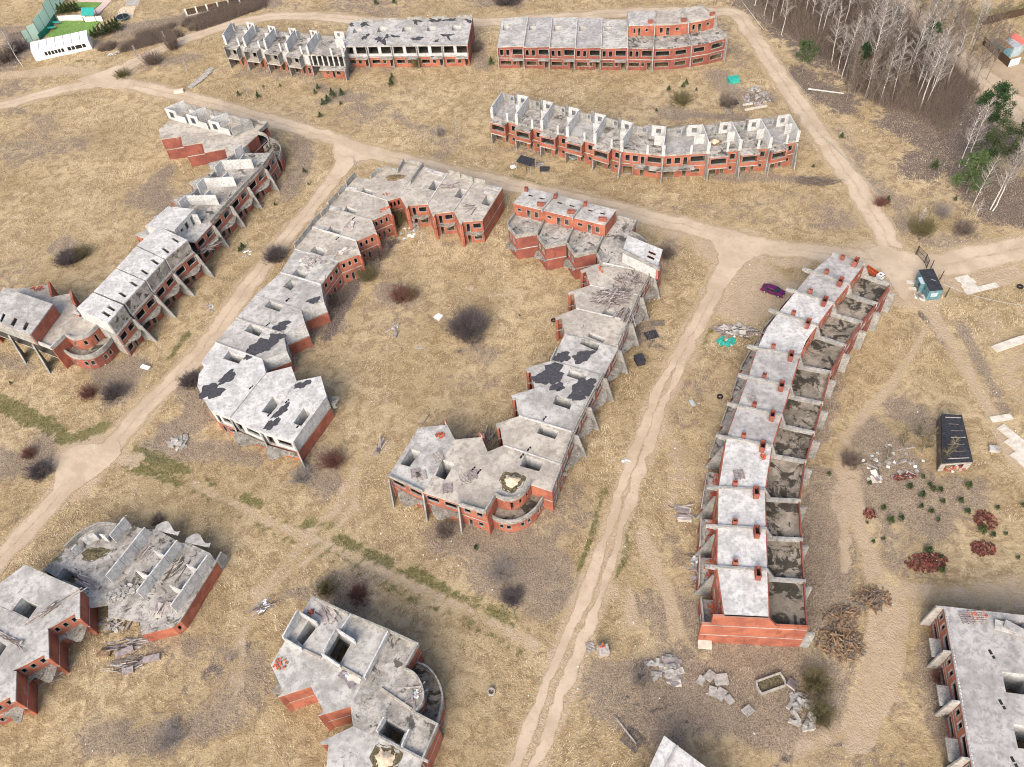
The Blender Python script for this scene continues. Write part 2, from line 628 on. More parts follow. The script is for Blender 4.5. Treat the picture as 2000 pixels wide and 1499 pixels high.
def well(B, hole, z, deep=5.6, mat='wall_pale'):
    """concrete shaft lining under an opening in a roof"""
    c = sum((Vector(h) for h in hole), Vector((0, 0))) / len(hole)
    out = [Vector(h) + (Vector(h) - c).normalized() * 0.13 for h in hole]
    inn = [Vector(h) + (Vector(h) - c).normalized() * 0.03 for h in hole]
    mb = MB()
    n = len(hole)
    for i in range(n):
        j = (i + 1) % n
        mb.hexa([out[i], out[j], inn[j], inn[i]], z - deep, z - 0.28)
    return part('stairwell', mb, mat, B)


def blob(B, c, rx, ry, z, mat='tar', rz=0.0, seed=0, name='tar_patch', amp=0.35):
    rnd = random.Random(seed)
    ph = [rnd.uniform(0, 6.28) for _ in range(5)]
    pts = []
    for i in range(36):
        t = 2 * math.pi * i / 36
        k = 1 + amp * (0.5 * math.sin(2 * t + ph[0]) + 0.4 * math.sin(3 * t + ph[1]) + 0.35 * math.sin(5 * t + ph[2]) + 0.25 * math.sin(8 * t + ph[3]) + 0.15 * math.sin(13 * t + ph[4]))
        x, y = rx * k * math.cos(t), ry * k * math.sin(t)
        pts.append((c[0] + x * math.cos(rz) - y * math.sin(rz), c[1] + x * math.sin(rz) + y * math.cos(rz)))
    mb = MB()
    mb.slab(pts, [], z - 0.02, z + 0.004 + 0.004 * (seed % 7))
    return part(name, mb, mat, B)


def chimney(B, c, z, rz, sx=0.9, sy=0.55, h=0.9, mat='brick_red'):
    mb = MB()
    sx, sy = sx * 1.1, sy * 1.1
    t = 0.1
    for x0, x1, y0, y1 in ((-sx / 2, sx / 2, -sy / 2, -sy / 2 + t), (-sx / 2, sx / 2, sy / 2 - t, sy / 2), (-sx / 2, -sx / 2 + t, -sy / 2 + t, sy / 2 - t), (sx / 2 - t, sx / 2, -sy / 2 + t, sy / 2 - t)):
        q = [Vector((x, y)) for x, y in ((x0, y0), (x1, y0), (x1, y1), (x0, y1))]
        R_ = Matrix.Rotation(rz, 2)
        mb.hexa([R_ @ v + Vector(c) for v in q], z, z + h)
    o = part('chimney', mb, mat, B)
    f = MB()
    R_ = Matrix.Rotation(rz, 2)
    f.hexa([R_ @ Vector(v) + Vector(c) for v in ((-sx / 2 + t, -sy / 2 + t), (sx / 2 - t, -sy / 2 + t), (sx / 2 - t, sy / 2 - t), (-sx / 2 + t, sy / 2 - t))], z, z + h * .35)
    k = link_obj('flue', f.mesh('flue', 'rubber'), o)
    k.matrix_parent_inverse = Matrix.Identity(4)
    return o


def curve(P, n=12):
    """smooth plan path through points (Catmull-Rom)"""
    P = [Vector(p) for p in P]
    Q = [P[0] * 2 - P[1]] + P + [P[-1] * 2 - P[-2]]
    out = []
    for i in range(1, len(Q) - 2):
        for k in range(n):
            t = k / n
            a, b, c, d = Q[i - 1], Q[i], Q[i + 1], Q[i + 2]
            out.append(0.5 * ((2 * b) + (c - a) * t + (2 * a - 5 * b + 4 * c - d) * t * t + (3 * b - a - 3 * c + d) * t ** 3))
    out.append(P[-1])
    return out


def curved_wall(B, path, z0, z1, mat, win=(), th=0.25, side=1, name='brick_wall'):
    """wall along a smooth path; win = indices of the segments with a window"""
    for i in range(len(path) - 1):
        L = (path[i + 1] - path[i]).length
        k = win[i] if i < len(win) else None
        ops = []
        if k == 'w':
            ops = [(.18 * L, .82 * L, 0.9, 2.15)]
        elif k == 'd':
            ops = [(.2 * L, .8 * L, 0.05, 2.15)]
        wall(B, path[i], path[i + 1], z0, z1, mat, ops, th, side, name)


def resample(path, n):
    P = [Vector(p) for p in path]
    ls = [0.0]
    for a, b in zip(P, P[1:]):
        ls.append(ls[-1] + (b - a).length)
    out = []
    for i in range(n + 1):
        s = ls[-1] * i / n
        k = 0
        while k < len(ls) - 2 and ls[k + 1] < s:
            k += 1
        t = (s - ls[k]) / max(1e-9, ls[k + 1] - ls[k])
        out.append(P[k].lerp(P[k + 1], t))
    return out
# ================================================================== GROUND AND ROADS
def vnoise(x, y, s, seed=0):
    """smooth value noise 0..1"""
    x = np.asarray(x) / s + 1000.0 + seed * 17.13
    y = np.asarray(y) / s + 1000.0 + seed * 31.7
    xi, yi = np.floor(x).astype(np.int64), np.floor(y).astype(np.int64)
    fx, fy = x - xi, y - yi
    fx, fy = fx * fx * (3 - 2 * fx), fy * fy * (3 - 2 * fy)

    def h(a, b):
        n = (a * 374761393 + b * 668265263 + seed * 974634) & 0x7fffffff
        n = ((n ^ (n >> 13)) * 1274126177) & 0x7fffffff
        return ((n ^ (n >> 16)) & 0xffff) / 65535.0
    return (h(xi, yi) * (1 - fx) + h(xi + 1, yi) * fx) * (1 - fy) + (h(xi, yi + 1) * (1 - fx) + h(xi + 1, yi + 1) * fx) * fy


def fbm(x, y, s, seed=0):
    return 0.55 * vnoise(x, y, s, seed) + 0.28 * vnoise(x, y, s / 2.1, seed + 3) + 0.17 * vnoise(x, y, s / 4.3, seed + 5)


def dist_poly(X, Y, P):
    D = np.full(X.shape, 1e9)
    for (ax, ay), (bx, by) in zip(P, P[1:]):
        dx, dy = bx - ax, by - ay
        t = np.clip(((X - ax) * dx + (Y - ay) * dy) / (dx * dx + dy * dy + 1e-9), 0, 1)
        D = np.minimum(D, np.hypot(X - ax - t * dx, Y - ay - t * dy))
    return D


ROADS = [
    ('dirt_road', 'R1', [(-60, 225), (0, 208), (100, 180), (170, 165), (235, 162), (350, 187), (430, 207), (540, 240), (640, 268), (700, 292), (800, 315), (900, 340), (980, 357), (1100, 385), (1200, 407), (1300, 432), (1400, 457), (1500, 482), (1600, 495), (1700, 508), (1770, 520)], 5.4),
    ('dirt_road', 'R2', [(705, 290), (672, 322), (630, 378), (580, 440), (530, 503), (480, 565), (430, 635), (380, 702), (320, 755), (262, 822), (205, 890), (140, 945), (70, 1015), (0, 1092), (-70, 1170)], 4.8),
    ('dirt_road', 'R3', [(170, 168), (230, 140), (290, 108), (360, 78), (450, 48), (540, 32), (640, 34), (760, 45), (930, 44), (1100, 34), (1250, 24), (1390, 22), (1438, 30), (1472, 72), (1512, 135), (1562, 205), (1612, 278), (1662, 348), (1704, 415), (1742, 482), (1765, 525)], 5.6),
    ('dirt_road', 'R4', [(1432, 468), (1414, 520), (1384, 592), (1342, 672), (1318, 722)], 3.9),
    ('wheel_rut', 'R4a', [(1326, 690), (1284, 768), (1237, 890), (1205, 980), (1178, 1060), (1148, 1142), (1110, 1232), (1070, 1332), (1027, 1452), (1000, 1530)], 1.7),
    ('wheel_rut', 'R4b', [(1338, 696), (1304, 775), (1258, 894), (1229, 984), (1204, 1064), (1178, 1144), (1145, 1235), (1106, 1335), (1060, 1455), (1034, 1530)], 1.7),
    ('dirt_road', 'R5', [(1730, 505), (1830, 518), (1900, 505), (1960, 492), (2020, 480), (2150, 450)], 8.0),
    ('dirt_road', 'R9', [(1700, -60), (1745, -10), (1800, 45), (1870, 108), (1935, 165), (2000, 222), (2070, 290)], 8.5),
]
for k, (nm, key, P, w) in enumerate(ROADS):
    ROADS[k] = (nm, key, [tuple(p) for p in curve([at(x, y).to_2d() for x, y in P], 6)], w)
# painted ground: channel, px polyline, width m, strength   (channels: 0 brush, 1 green, 2 bare dirt, 3 dark litter)
PAINT = []
def pt(ch, pts, w, k=1.0):
    PAINT.append((ch, [tuple(at(x, y).to_2d()) for x, y in pts], w, k))
for _, key, P, w in ROADS:
    PAINT.append((2, P, w / 2 + .9, .8))
# junction aprons
for pts, w in (([(690, 300), (720, 300)], 5), ([(1410, 480), (1440, 480)], 7), ([(1700, 505), (1760, 520), (1790, 560)], 7), ([(200, 880), (150, 940), (180, 900)], 5.0), ([(130, 890), (165, 890)], 3.0), ([(230, 895), (262, 895)], 2.0), ([(190, 155), (230, 150)], 6), ([(1440, 520), (1500, 560), (1450, 600)], 6), ([(1740, 540), (1770, 580)], 4), ([(1900, 520), (1960, 530), (1880, 545)], 4.5), ([(1490, 500), (1560, 510)], 3), ([(1640, 510), (1700, 520)], 4), ([(1960, 180), (2010, 240)], 8), ([(1940, 120), (2000, 160)], 6)):
    pt(2, pts, w)
# foot trails and tyre tracks
for pts, w, k in (([(0, 205), (60, 190), (130, 175)], 1.2, .9), ([(0, 150), (90, 140), (180, 140)], 2.5, .9), ([(850, 520), (905, 560), (965, 578), (1030, 570)], .7, .6), ([(760, 870), (700, 900), (660, 990), (560, 1100), (500, 1160)], 1.4, .5), ([(1260, 1040), (1330, 1240)], .6, .8), ([(1240, 1035), (1300, 1170), (1320, 1240)], .6, .7), ([(1205, 1150), (1240, 1230)], .5, .7), ([(1220, 1130), (1260, 1250)], .5, .7), ([(1650, 850), (1662, 1000), (1735, 1150), (1700, 1300), (1680, 1440)], 1.6, .6), ([(1560, 560), (1480, 590), (1440, 620)], 2.2, .7), ([(1500, 530), (1470, 570)], 3.0, .7), ([(1810, 640), (1760, 730), (1690, 800), (1650, 860)], .6, .7), ([(1800, 660), (1740, 760), (1660, 850)], .6, .6), ([(1740, 1150), (1850, 1160), (2000, 1170)], 2.0, .6), ([(1725, 1190), (1695, 1350), (1660, 1470)], .7, 1.0), ([(1758, 1195), (1732, 1345), (1692, 1460)], .7, 1.0), ([(1780, 560), (1860, 690), (1920, 790), (2000, 940)], 1.0, .75), ([(1800, 570), (1880, 690), (1935, 790), (2010, 920)], .8, .6), ([(180, 330), (120, 440), (40, 560)], .5, .4), ([(200, 330), (100, 500)], .5, .4), ([(40, 620), (90, 520), (190, 430)], .5, .35), ([(640, 230), (700, 180)], .5, .3), ([(375, 945), (460, 985), (540, 1025), (640, 1065), (740, 1112), (840, 1160), (930, 1200), (1050, 1265)], .9, .7), ([(700, 910), (690, 990), (620, 1080), (520, 1150), (470, 1250), (470, 1330)], 1.0, .55), ([(560, 1120), (500, 1180), (440, 1300), (480, 1400)], .6, .5), ([(0, 430), (90, 400), (200, 330), (240, 280)], .5, .4), ([(60, 330), (150, 300), (260, 260)], .6, .3), ([(20, 540), (100, 440), (170, 350)], .5, .45), ([(1640, 880), (1648, 1020), (1650, 1110)], .6, 1.0), ([(1668, 880), (1680, 1020), (1700, 1130)], .6, 1.0), ([(1710, 1180), (1690, 1300), (1650, 1420)], .6, .7), ([(1770, 1190), (1760, 1290), (1720, 1400)], .6, .7), ([(1690, 1320), (1740, 1360), (1790, 1380)], .5, .5), ([(1560, 1470), (1620, 1440), (1690, 1400)], 1.6, .5), ([(1260, 1010), (1250, 1060), (1300, 1130), (1330, 1230)], .5, .7), ([(1300, 840), (1330, 900), (1310, 980)], 2.6, .45), ([(1340, 880), (1350, 960)], 2.0, .4), ([(1420, 740), (1390, 830), (1350, 900)], 1.6, .35), ([(1850, 1160), (1950, 1150), (2000, 1140)], 2.2, .5), ([(680, 1010), (760, 960), (740, 890)], 1.2, .35), ([(760, 640), (750, 760), (760, 860)], .4, .5), ([(960, 760), (880, 780), (820, 840)], .5, .3), ([(1240, 440), (1330, 460), (1380, 470)], 2.5, .5), ([(1330, 300), (1200, 190), (1050, 160)], .5, .25), ([(1350, 470), (1390, 530), (1350, 620)], 1.0, .4), ([(560, 560), (520, 600), (470, 680), (420, 740)], 1.0, .35), ([(1780, 690), (1730, 760), (1690, 800)], .5, .6), ([(1930, 620), (1990, 700)], 4, .45), ([(1960, 720), (2010, 790)], 4, .45), ([(1640, 1000), (1650, 880)], 2.5, .45)):
    pt(2, pts, w, k)
# mossy green strips
for pts, w, k in (([(0, 780), (60, 810), (115, 845)], 1.6, .8), ([(0, 795), (50, 825), (100, 842)], .9, .9), ([(120, 858), (160, 855), (200, 835)], 1.7, 1.0), ([(265, 880), (320, 905), (362, 920)], 1.3, 1.0), ([(245, 905), (300, 925), (350, 945)], 1.2, .8), ([(395, 938), (455, 972), (525, 1010), (600, 1040), (690, 1075), (770, 1112), (850, 1148), (930, 1182), (1000, 1225)], .5, .62), ([(375, 958), (470, 1012), (560, 1055), (650, 1098), (740, 1142), (900, 1212), (1020, 1275)], .5, .55), ([(610, 1060), (700, 1100), (790, 1140), (870, 1175)], .5, .6), ([(800, 1118), (850, 1140), (890, 1165)], .9, .9), ([(470, 965), (510, 985)], .9, .8), ([(600, 1022), (650, 1028)], .8, .8), ([(660, 1050), (760, 1100)], 1.1, .9), ([(930, 1185), (990, 1200)], 2.2, .6), ([(1180, 960), (1150, 1060), (1130, 1110)], .5, .8), ([(1230, 1010), (1215, 1100), (1200, 1130)], .6, .8), ([(1060, 1320), (1040, 1400)], .8, .6), ([(700, 288), (800, 308), (900, 332), (980, 350), (1060, 365)], .5, .6), ([(330, 700), (370, 650)], .8, .7), ([(380, 200), (470, 215)], .5, .6), ([(1500, 470), (1410, 440)], .6, .4), ([(1800, 590), (1870, 670)], 1.5, .45), ([(1900, 750), (1950, 830)], .8, .6), ([(2000, 20), (1900, 30)], 6, .6), ([(640, 340), (700, 330)], .5, .4), ([(1390, 640), (1370, 680)], .7, .6), ([(1600, 1450), (1580, 1380)], .5, .3), ([(190, 120), (150, 118)], 1, .6), ([(1170, 415), (1250, 425)], .6, .5), ([(1000, 345), (1100, 375), (1150, 388)], .9, .8), ([(1110, 1270), (1090, 1250)], 2, .4)):
    pt(1, pts, w, k)
# grey-mauve brush, dead weeds
for pts, w, k in (([(580, 250), (600, 300), (560, 380)], 3.5, .8), ([(330, 330), (300, 360), (330, 420)], 2.5, .8), ([(120, 480), (150, 500)], 3, .9), ([(480, 140), (600, 150), (760, 130), (900, 120)], 4, .55), ([(640, 195), (700, 190), (620, 170)], 3, .7), ([(780, 230), (880, 280), (850, 330)], 3.5, .5), ([(930, 90), (940, 130)], 3, .8), ([(1000, 0), (950, 0)], 7, .8), ([(250, 60), (350, 40), (440, 20), (520, 5)], 6, .95), ([(190, 90), (300, 80)], 3, .7), ([(20, 60), (40, 100), (0, 130)], 6, .8), ([(270, 130), (330, 120), (380, 110)], 3.5, .7), ([(0, 900), (80, 910), (80, 870)], 4, .9), ([(200, 730), (260, 720), (230, 770)], 4, .8), ([(0, 700), (60, 720)], 3, .6), ([(370, 760), (390, 820), (330, 850)], 3.5, .9), ([(290, 880), (440, 880), (500, 900)], 3, .8), ([(600, 920), (640, 950), (630, 880)], 3, .9), ([(480, 1010), (400, 1000)], 2, .3), ([(740, 1110), (640, 1150), (700, 1180)], 3, .8), ([(860, 1050), (960, 1060), (1000, 1100), (1080, 1120)], 3.5, .8), ([(950, 1120), (1060, 1170), (1090, 1150)], 4.5, .7), ([(1180, 1320), (1300, 1350), (1400, 1380), (1500, 1400)], 4.5, .8), ([(1180, 1370), (1300, 1420)], 3, .7), ([(1550, 1350), (1600, 1380), (1580, 1330)], 4, .6), ([(1620, 950), (1600, 1080), (1620, 1200)], 3.5, .8), ([(1640, 640), (1620, 760), (1600, 850)], 3, .75), ([(1700, 850), (1760, 900), (1700, 930)], 5, .9), ([(1800, 830), (1760, 800)], 4, .8), ([(1750, 960), (1900, 960), (1820, 1000)], 4.5, .6), ([(1400, 150), (1440, 200), (1500, 190)], 4, .7), ([(1300, 220), (1450, 230)], 2.5, .8), ([(1250, 1180), (1350, 1160), (1330, 1060)], 3, .35), ([(660, 640), (600, 640), (690, 560), (740, 480)], 2.2, .9), ([(760, 570), (800, 580)], 3.2, .7), ([(920, 680), (950, 700)], 4, .6), ([(880, 740), (960, 750)], 3, .4), ([(1250, 560), (1300, 500), (1320, 470)], 2.5, .5), ([(1240, 650), (1270, 640)], 3, .6), ([(1480, 350), (1580, 350), (1400, 345)], 1.6, .9), ([(960, 290), (1050, 300)], 2, .5), ([(1150, 420), (1330, 400), (1500, 430), (1600, 440)], 3, .4), ([(1440, 410), (1560, 380), (1660, 440)], 4, .4), ([(1850, 1420), (1840, 1330), (1830, 1280)], 2.5, .8), ([(300, 1240), (500, 1320), (380, 1400)], 5, .45), ([(180, 1450), (330, 1440), (420, 1400)], 4, .7), ([(660, 1150), (560, 1160)], 2, .6), ([(1880, 640), (1920, 720), (1960, 800)], 1.5, .8), ([(1750, 440), (1830, 470), (1900, 480)], 5, .6), ([(1640, 250), (1680, 330), (1750, 400)], 3, .5), ([(900, 950), (700, 960)], 3, .25), ([(400, 1200), (300, 1180)], 3, .3), ([(560, 640), (480, 720)], 1.5, .3), ([(830, 470), (880, 480)], 2, .4), ([(1560, 1250), (1500, 1290), (1420, 1290)], 2, .5)):
    pt(0, pts, w, k)
# woodland litter and dark earth
for pts, w, k in (([(1500, -10), (1600, 60), (1700, 120), (1800, 180), (1880, 260)], 17, .9), ([(1600, -20), (1750, 60), (1850, 150), (1950, 260)], 16, .9), ([(1750, 240), (1850, 290), (1800, 330)], 8, .7), ([(1900, 330), (1950, 400), (2010, 380)], 9, .9), ([(1560, 150), (1640, 200)], 7, .7), ([(30, 70), (20, 120)], 5, .6), ([(640, 660), (700, 540), (660, 600)], 1.4, .9), ([(730, 500), (770, 470)], 1.5, .8), ([(1800, 610), (1830, 650), (1860, 690)], .9, .8), ([(1510, 1500), (1580, 1450), (1700, 1460), (1780, 1499)], .35, .7), ([(1170, 1340), (1260, 1380), (1370, 1425)], .4, .6), ([(360, 1350), (480, 1260), (440, 1300)], 1.5, .5), ([(1250, 650), (1290, 680)], 2, .5), ([(1430, 600), (1490, 615)], 1.2, .35), ([(1440, 530), (1500, 500)], 1.5, .5), ([(900, 860), (960, 850)], 2, .4)):
    pt(3, pts, w, k)

X0, X1, Y0, Y1 = -215.0, 225.0, 12.0, 330.0
GST = 1.0
xs = np.concatenate([[-3000, -1200, -600, -350, -260], np.arange(X0, X1 + .1, GST), [270, 360, 600, 1200, 3000]])
ys = np.concatenate([[-1500, -500, -150, -40], np.arange(Y0, Y1 + .1, GST), [370, 460, 700, 1300, 3500]])
GX, GY = np.meshgrid(xs, ys)
def paint_at(X, Y):
    out = [np.zeros(X.shape) for _ in range(4)]
    wob = (fbm(X, Y, 6.0, 2) - .5) * 2.4
    for ch, P, w, k in PAINT:
        P = np.array(P)
        m = w * 1.8 + 3
        sel = (X > P[:, 0].min() - m) & (X < P[:, 0].max() + m) & (Y > P[:, 1].min() - m) & (Y < P[:, 1].max() + m)
        if not sel.any():
            continue
        D = dist_poly(X[sel], Y[sel], P) + wob[sel] * min(1.2, w * .45)
        v = np.clip(1 - (D - w * .3) / (w * .85 + .3), 0, 1) * k
        out[ch][sel] = np.maximum(out[ch][sel], v)
    return out
CB, CG, CD, CK = paint_at(GX, GY)
CB = np.clip(CB + np.clip((fbm(GX, GY, 26, 8) - .56) * 2.4, 0, .55) * (1 - CD), 0, 1)
GH = (fbm(GX, GY, 9, 4) - .5) * .5 + (fbm(GX, GY, 2.6, 6) - .5) * .16
GH = np.where((GX > X0) & (GX < X1) & (GY > Y0) & (GY < Y1), GH, 0) * (1 - np.clip(CD * 1.6, 0, 1)) - .02
GNY, GNX = GX.shape
idx = np.arange(GNY * GNX).reshape(GNY, GNX)
me = bpy.data.meshes.new('ground')
co = np.stack([GX, GY, np.minimum(GH, .14)], -1).reshape(-1, 3)
quads = np.stack([idx[:-1, :-1], idx[:-1, 1:], idx[1:, 1:], idx[1:, :-1]], -1).reshape(-1, 4)
me.vertices.add(len(co)); me.vertices.foreach_set('co', co.ravel().astype(np.float32))
me.loops.add(quads.size); me.loops.foreach_set('vertex_index', quads.ravel().astype(np.int32))
me.polygons.add(len(quads)); me.polygons.foreach_set('loop_start', np.arange(0, quads.size, 4, dtype=np.int32))
me.update()
me.polygons.foreach_set('use_smooth', np.ones(len(quads), bool))
ca = me.color_attributes.new('cover', 'FLOAT_COLOR', 'POINT')
ca.data.foreach_set('color', np.stack([CB, CG, CD, CK], -1).reshape(-1).astype(np.float32))

m, nt, b = newmat('dry_ground')
p = pos(nt)
at_ = N(nt, 'ShaderNodeAttribute', {'attribute_name': 'cover'})
sep = N(nt, 'ShaderNodeSeparateColor', None, i0=at_.outputs[0])
big = noise(nt, p, .07, 5, .6, .5)
mid = noise(nt, p, .45, 6, .7, .8)
fin_ = noise(nt, p, 2.2, 5, .72, .6)
col = mix(nt, mr(nt, big, .35, .65), (.35, .268, .152), (.47, .372, .23))
col = mix(nt, mr(nt, mid, .42, .60, 0, .7), col, (.22, .155, .085))
col = mix(nt, mr(nt, fin_, .52, .72, 0, .55), col, (.66, .54, .385))
col = mix(nt, mr(nt, fin_, .46, .30, 0, .55), col, (.14, .10, .06))
def edge(s, spread=.5, gain=1.0):
    a = mul(nt, s, mul(nt, mul(nt, mid, 1.1, 'ADD'), spread, 'ADD') if False else 1.0)
    return mr(nt, mul(nt, a, mul(nt, mul(nt, mid, .5, 'SUBTRACT'), 1.5), 'ADD'), .3, .62, 0, gain)
fin2 = noise(nt, p, 5.0, 4, .8, .3)
brush = mix(nt, mr(nt, fin2, .38, .60), (.075, .06, .052), (.36, .30, .255))
col = mix(nt, edge(sep.outputs[0], gain=.62), col, brush)
litter = mix(nt, mr(nt, fin2, .38, .64), (.055, .044, .04), (.26, .21, .185))
col = mix(nt, edge(at_.outputs[3], gain=.9), col, litter)
green = mix(nt, mr(nt, fin_, .35, .65), (.05, .06, .016), (.17, .165, .06))
col = mix(nt, edge(sep.outputs[1], gain=.75), col, green)
dirt = mix(nt, mr(nt, mid, .35, .65), (.385, .30, .21), (.48, .385, .28))
dirt = mix(nt, mr(nt, fin_, .45, .75, 0, .4), dirt, (.35, .255, .17))
col = mix(nt, edge(sep.outputs[2], gain=.85), col, dirt)
link(nt, col, b.inputs['Base Color'])
bump(nt, b, mul(nt, fin_, mul(nt, mid, .6), 'ADD'), .9, .35)
b.inputs['Roughness'].default_value = 1.0
b.inputs['Specular IOR Level'].default_value = 0.05
M['dry_ground'] = m
me.materials.append(m)
ground = link_obj('ground', me)
tag(ground, kind='structure')

for rname, EDGE_MIX in (('road_dirt', .8), ('apron_dirt', 0.0)):
  m, nt, b = newmat(rname)
  p = pos(nt)
  big = noise(nt, p, .12, 5, .65, .6)
  mid = noise(nt, p, .9, 5, .7, .4)
  fin_ = noise(nt, p, 5.0, 4, .7)
  col = mix(nt, mr(nt, big, .35, .65), (.39, .312, .228), (.49, .40, .303))
  col = mix(nt, mr(nt, mid, .5, .75, 0, .55), col, (.33, .25, .17))
  col = mix(nt, mr(nt, mid, .42, .25, 0, .5), col, (.60, .50, .385))
  col = mix(nt, mr(nt, fin_, .5, .8, 0, .35), col, (.27, .20, .13))
  wr = N(nt, 'ShaderNodeAttribute', {'attribute_name': 'wear'}).outputs[2]
  wr = mul(nt, wr, mul(nt, mul(nt, mid, .5, 'SUBTRACT'), 1.3), 'ADD')
  grassy = mix(nt, mr(nt, fin_, .40, .62), (.19, .145, .08), (.44, .345, .225))
  col = mix(nt, mr(nt, wr, .2, .62, EDGE_MIX, 0.0), col, grassy)
  link(nt, col, b.inputs['Base Color'])
  bump(nt, b, mid, .5, .1)
  b.inputs['Roughness'].default_value = 1.0
  M[rname] = m


def ribbon(name, P, w, z, mat, seed=1, jag=.75):
    P = [Vector(p) for p in P]
    ls = sum((b - a).length for a, b in zip(P, P[1:]))
    Q = resample(P, max(4, int(ls / .7)))
    mb = MB()
    L, R_ = [], []
    for i, p in enumerate(Q):
        a, b = Q[max(0, i - 1)], Q[min(len(Q) - 1, i + 1)]
        d = (b - a).normalized()
        n = Vector((-d.y, d.x))
        s = float(i) * .7
        l = w / 2 + (float(fbm(s, seed * 9.1, 3.0, 1)) - .5) * jag * 2.6
        r = w / 2 + (float(fbm(s, seed * 9.1 + 50, 3.0, 1)) - .5) * jag * 2.6
        L.append(p + n * l); R_.append(p - n * r)
    vs_, wear = [], []
    TT = (0, .08, .2, .32, .44, .5, .56, .68, .8, .92, 1)
    WW = (0, .25, .75, 1, .6, .35, .6, 1, .75, .25, 0) if w > 2.5 else (0, .4, .8, 1, 1, 1, 1, 1, .8, .4, 0)
    for i, (l, c, r) in enumerate(zip(L, Q, R_)):
        for t, q in zip(TT, WW):
            k = l.lerp(r, t)
            vs_.append((k.x, k.y, z))
            wear.append(q)
    n = len(TT)
    fs = []
    for i in range(len(Q) - 1):
        for j in range(n - 1):
            o = i * n + j
            fs.append((o, o + 1, o + n + 1, o + n))
    me_ = bpy.data.meshes.new(name)
    me_.from_pydata(vs_, [], fs)
    me_.materials.append(M[mat])
    wa = me_.attributes.new('wear', 'FLOAT', 'POINT')
    wa.data.foreach_set('value', wear)
    o = link_obj(name, me_)
    tag(o, kind='structure')
    return o


for k, (nm, key, P, w) in enumerate(ROADS):
    ribbon(nm, P, w, .012 + .005 * k, 'road_dirt', k + 1)
# junction aprons as sheets of the same packed dirt
for k, (pts) in enumerate(([(655, 268), (700, 285), (760, 305), (700, 315), (672, 345), (640, 360), (655, 320), (650, 295)], [(1360, 440), (1500, 470), (1560, 488), (1480, 500), (1440, 530), (1420, 560), (1390, 570), (1405, 520), (1395, 480)], [(1690, 490), (1730, 480), (1770, 500), (1830, 500), (1830, 545), (1780, 560), (1770, 590), (1745, 560), (1720, 525)], [(122, 885), (160, 868), (200, 868), (232, 862), (236, 885), (212, 912), (150, 955), (108, 965), (112, 915)], [(150, 155), (200, 140), (235, 128), (250, 150), (260, 170), (200, 172)])):
    P = resample(curve([at(x, y).to_2d() for x, y in pts] + [at(*pts[0]).to_2d()], 6), 60)[:-1]
    mb = MB(); mb.slab([q_ + Vector((random.uniform(-.2, .2), random.uniform(-.2, .2))) for q_ in P], [], .0, .05 + .005 * k)
    o = link_obj('dirt_apron', mb.mesh('dirt_apron', 'apron_dirt')); tag(o, kind='structure')
    FOOT.append([tuple(q_) for q_ in P])
# ================================================================== THE RUINED ROWS
ZA = (970, 340, .24022); ZB = (740, 680, .25355); ZC = (1380, 460, .28019); ZD = (1330, 840, .30681)
ZE = (900, 0, .275); ZF = (400, 0, .275); ZG = (250, 170, .23352); ZH = (0, 380, .24014)
ZI = (0, 990, .29358); ZJ = (500, 1140, .23952); ZK = (1650, 1150, .23286)
ZM = (940, 160, .165); ZN = (1240, 130, .18); ZO = (420, 20, .14)
Z1 = (550, 290, .23352); Z2 = (370, 560, .24683)


def centre(poly):
    c = sum((Vector(p) for p in poly), Vector((0, 0))) / len(poly)
    return Vector((c.x, c.y, 0))


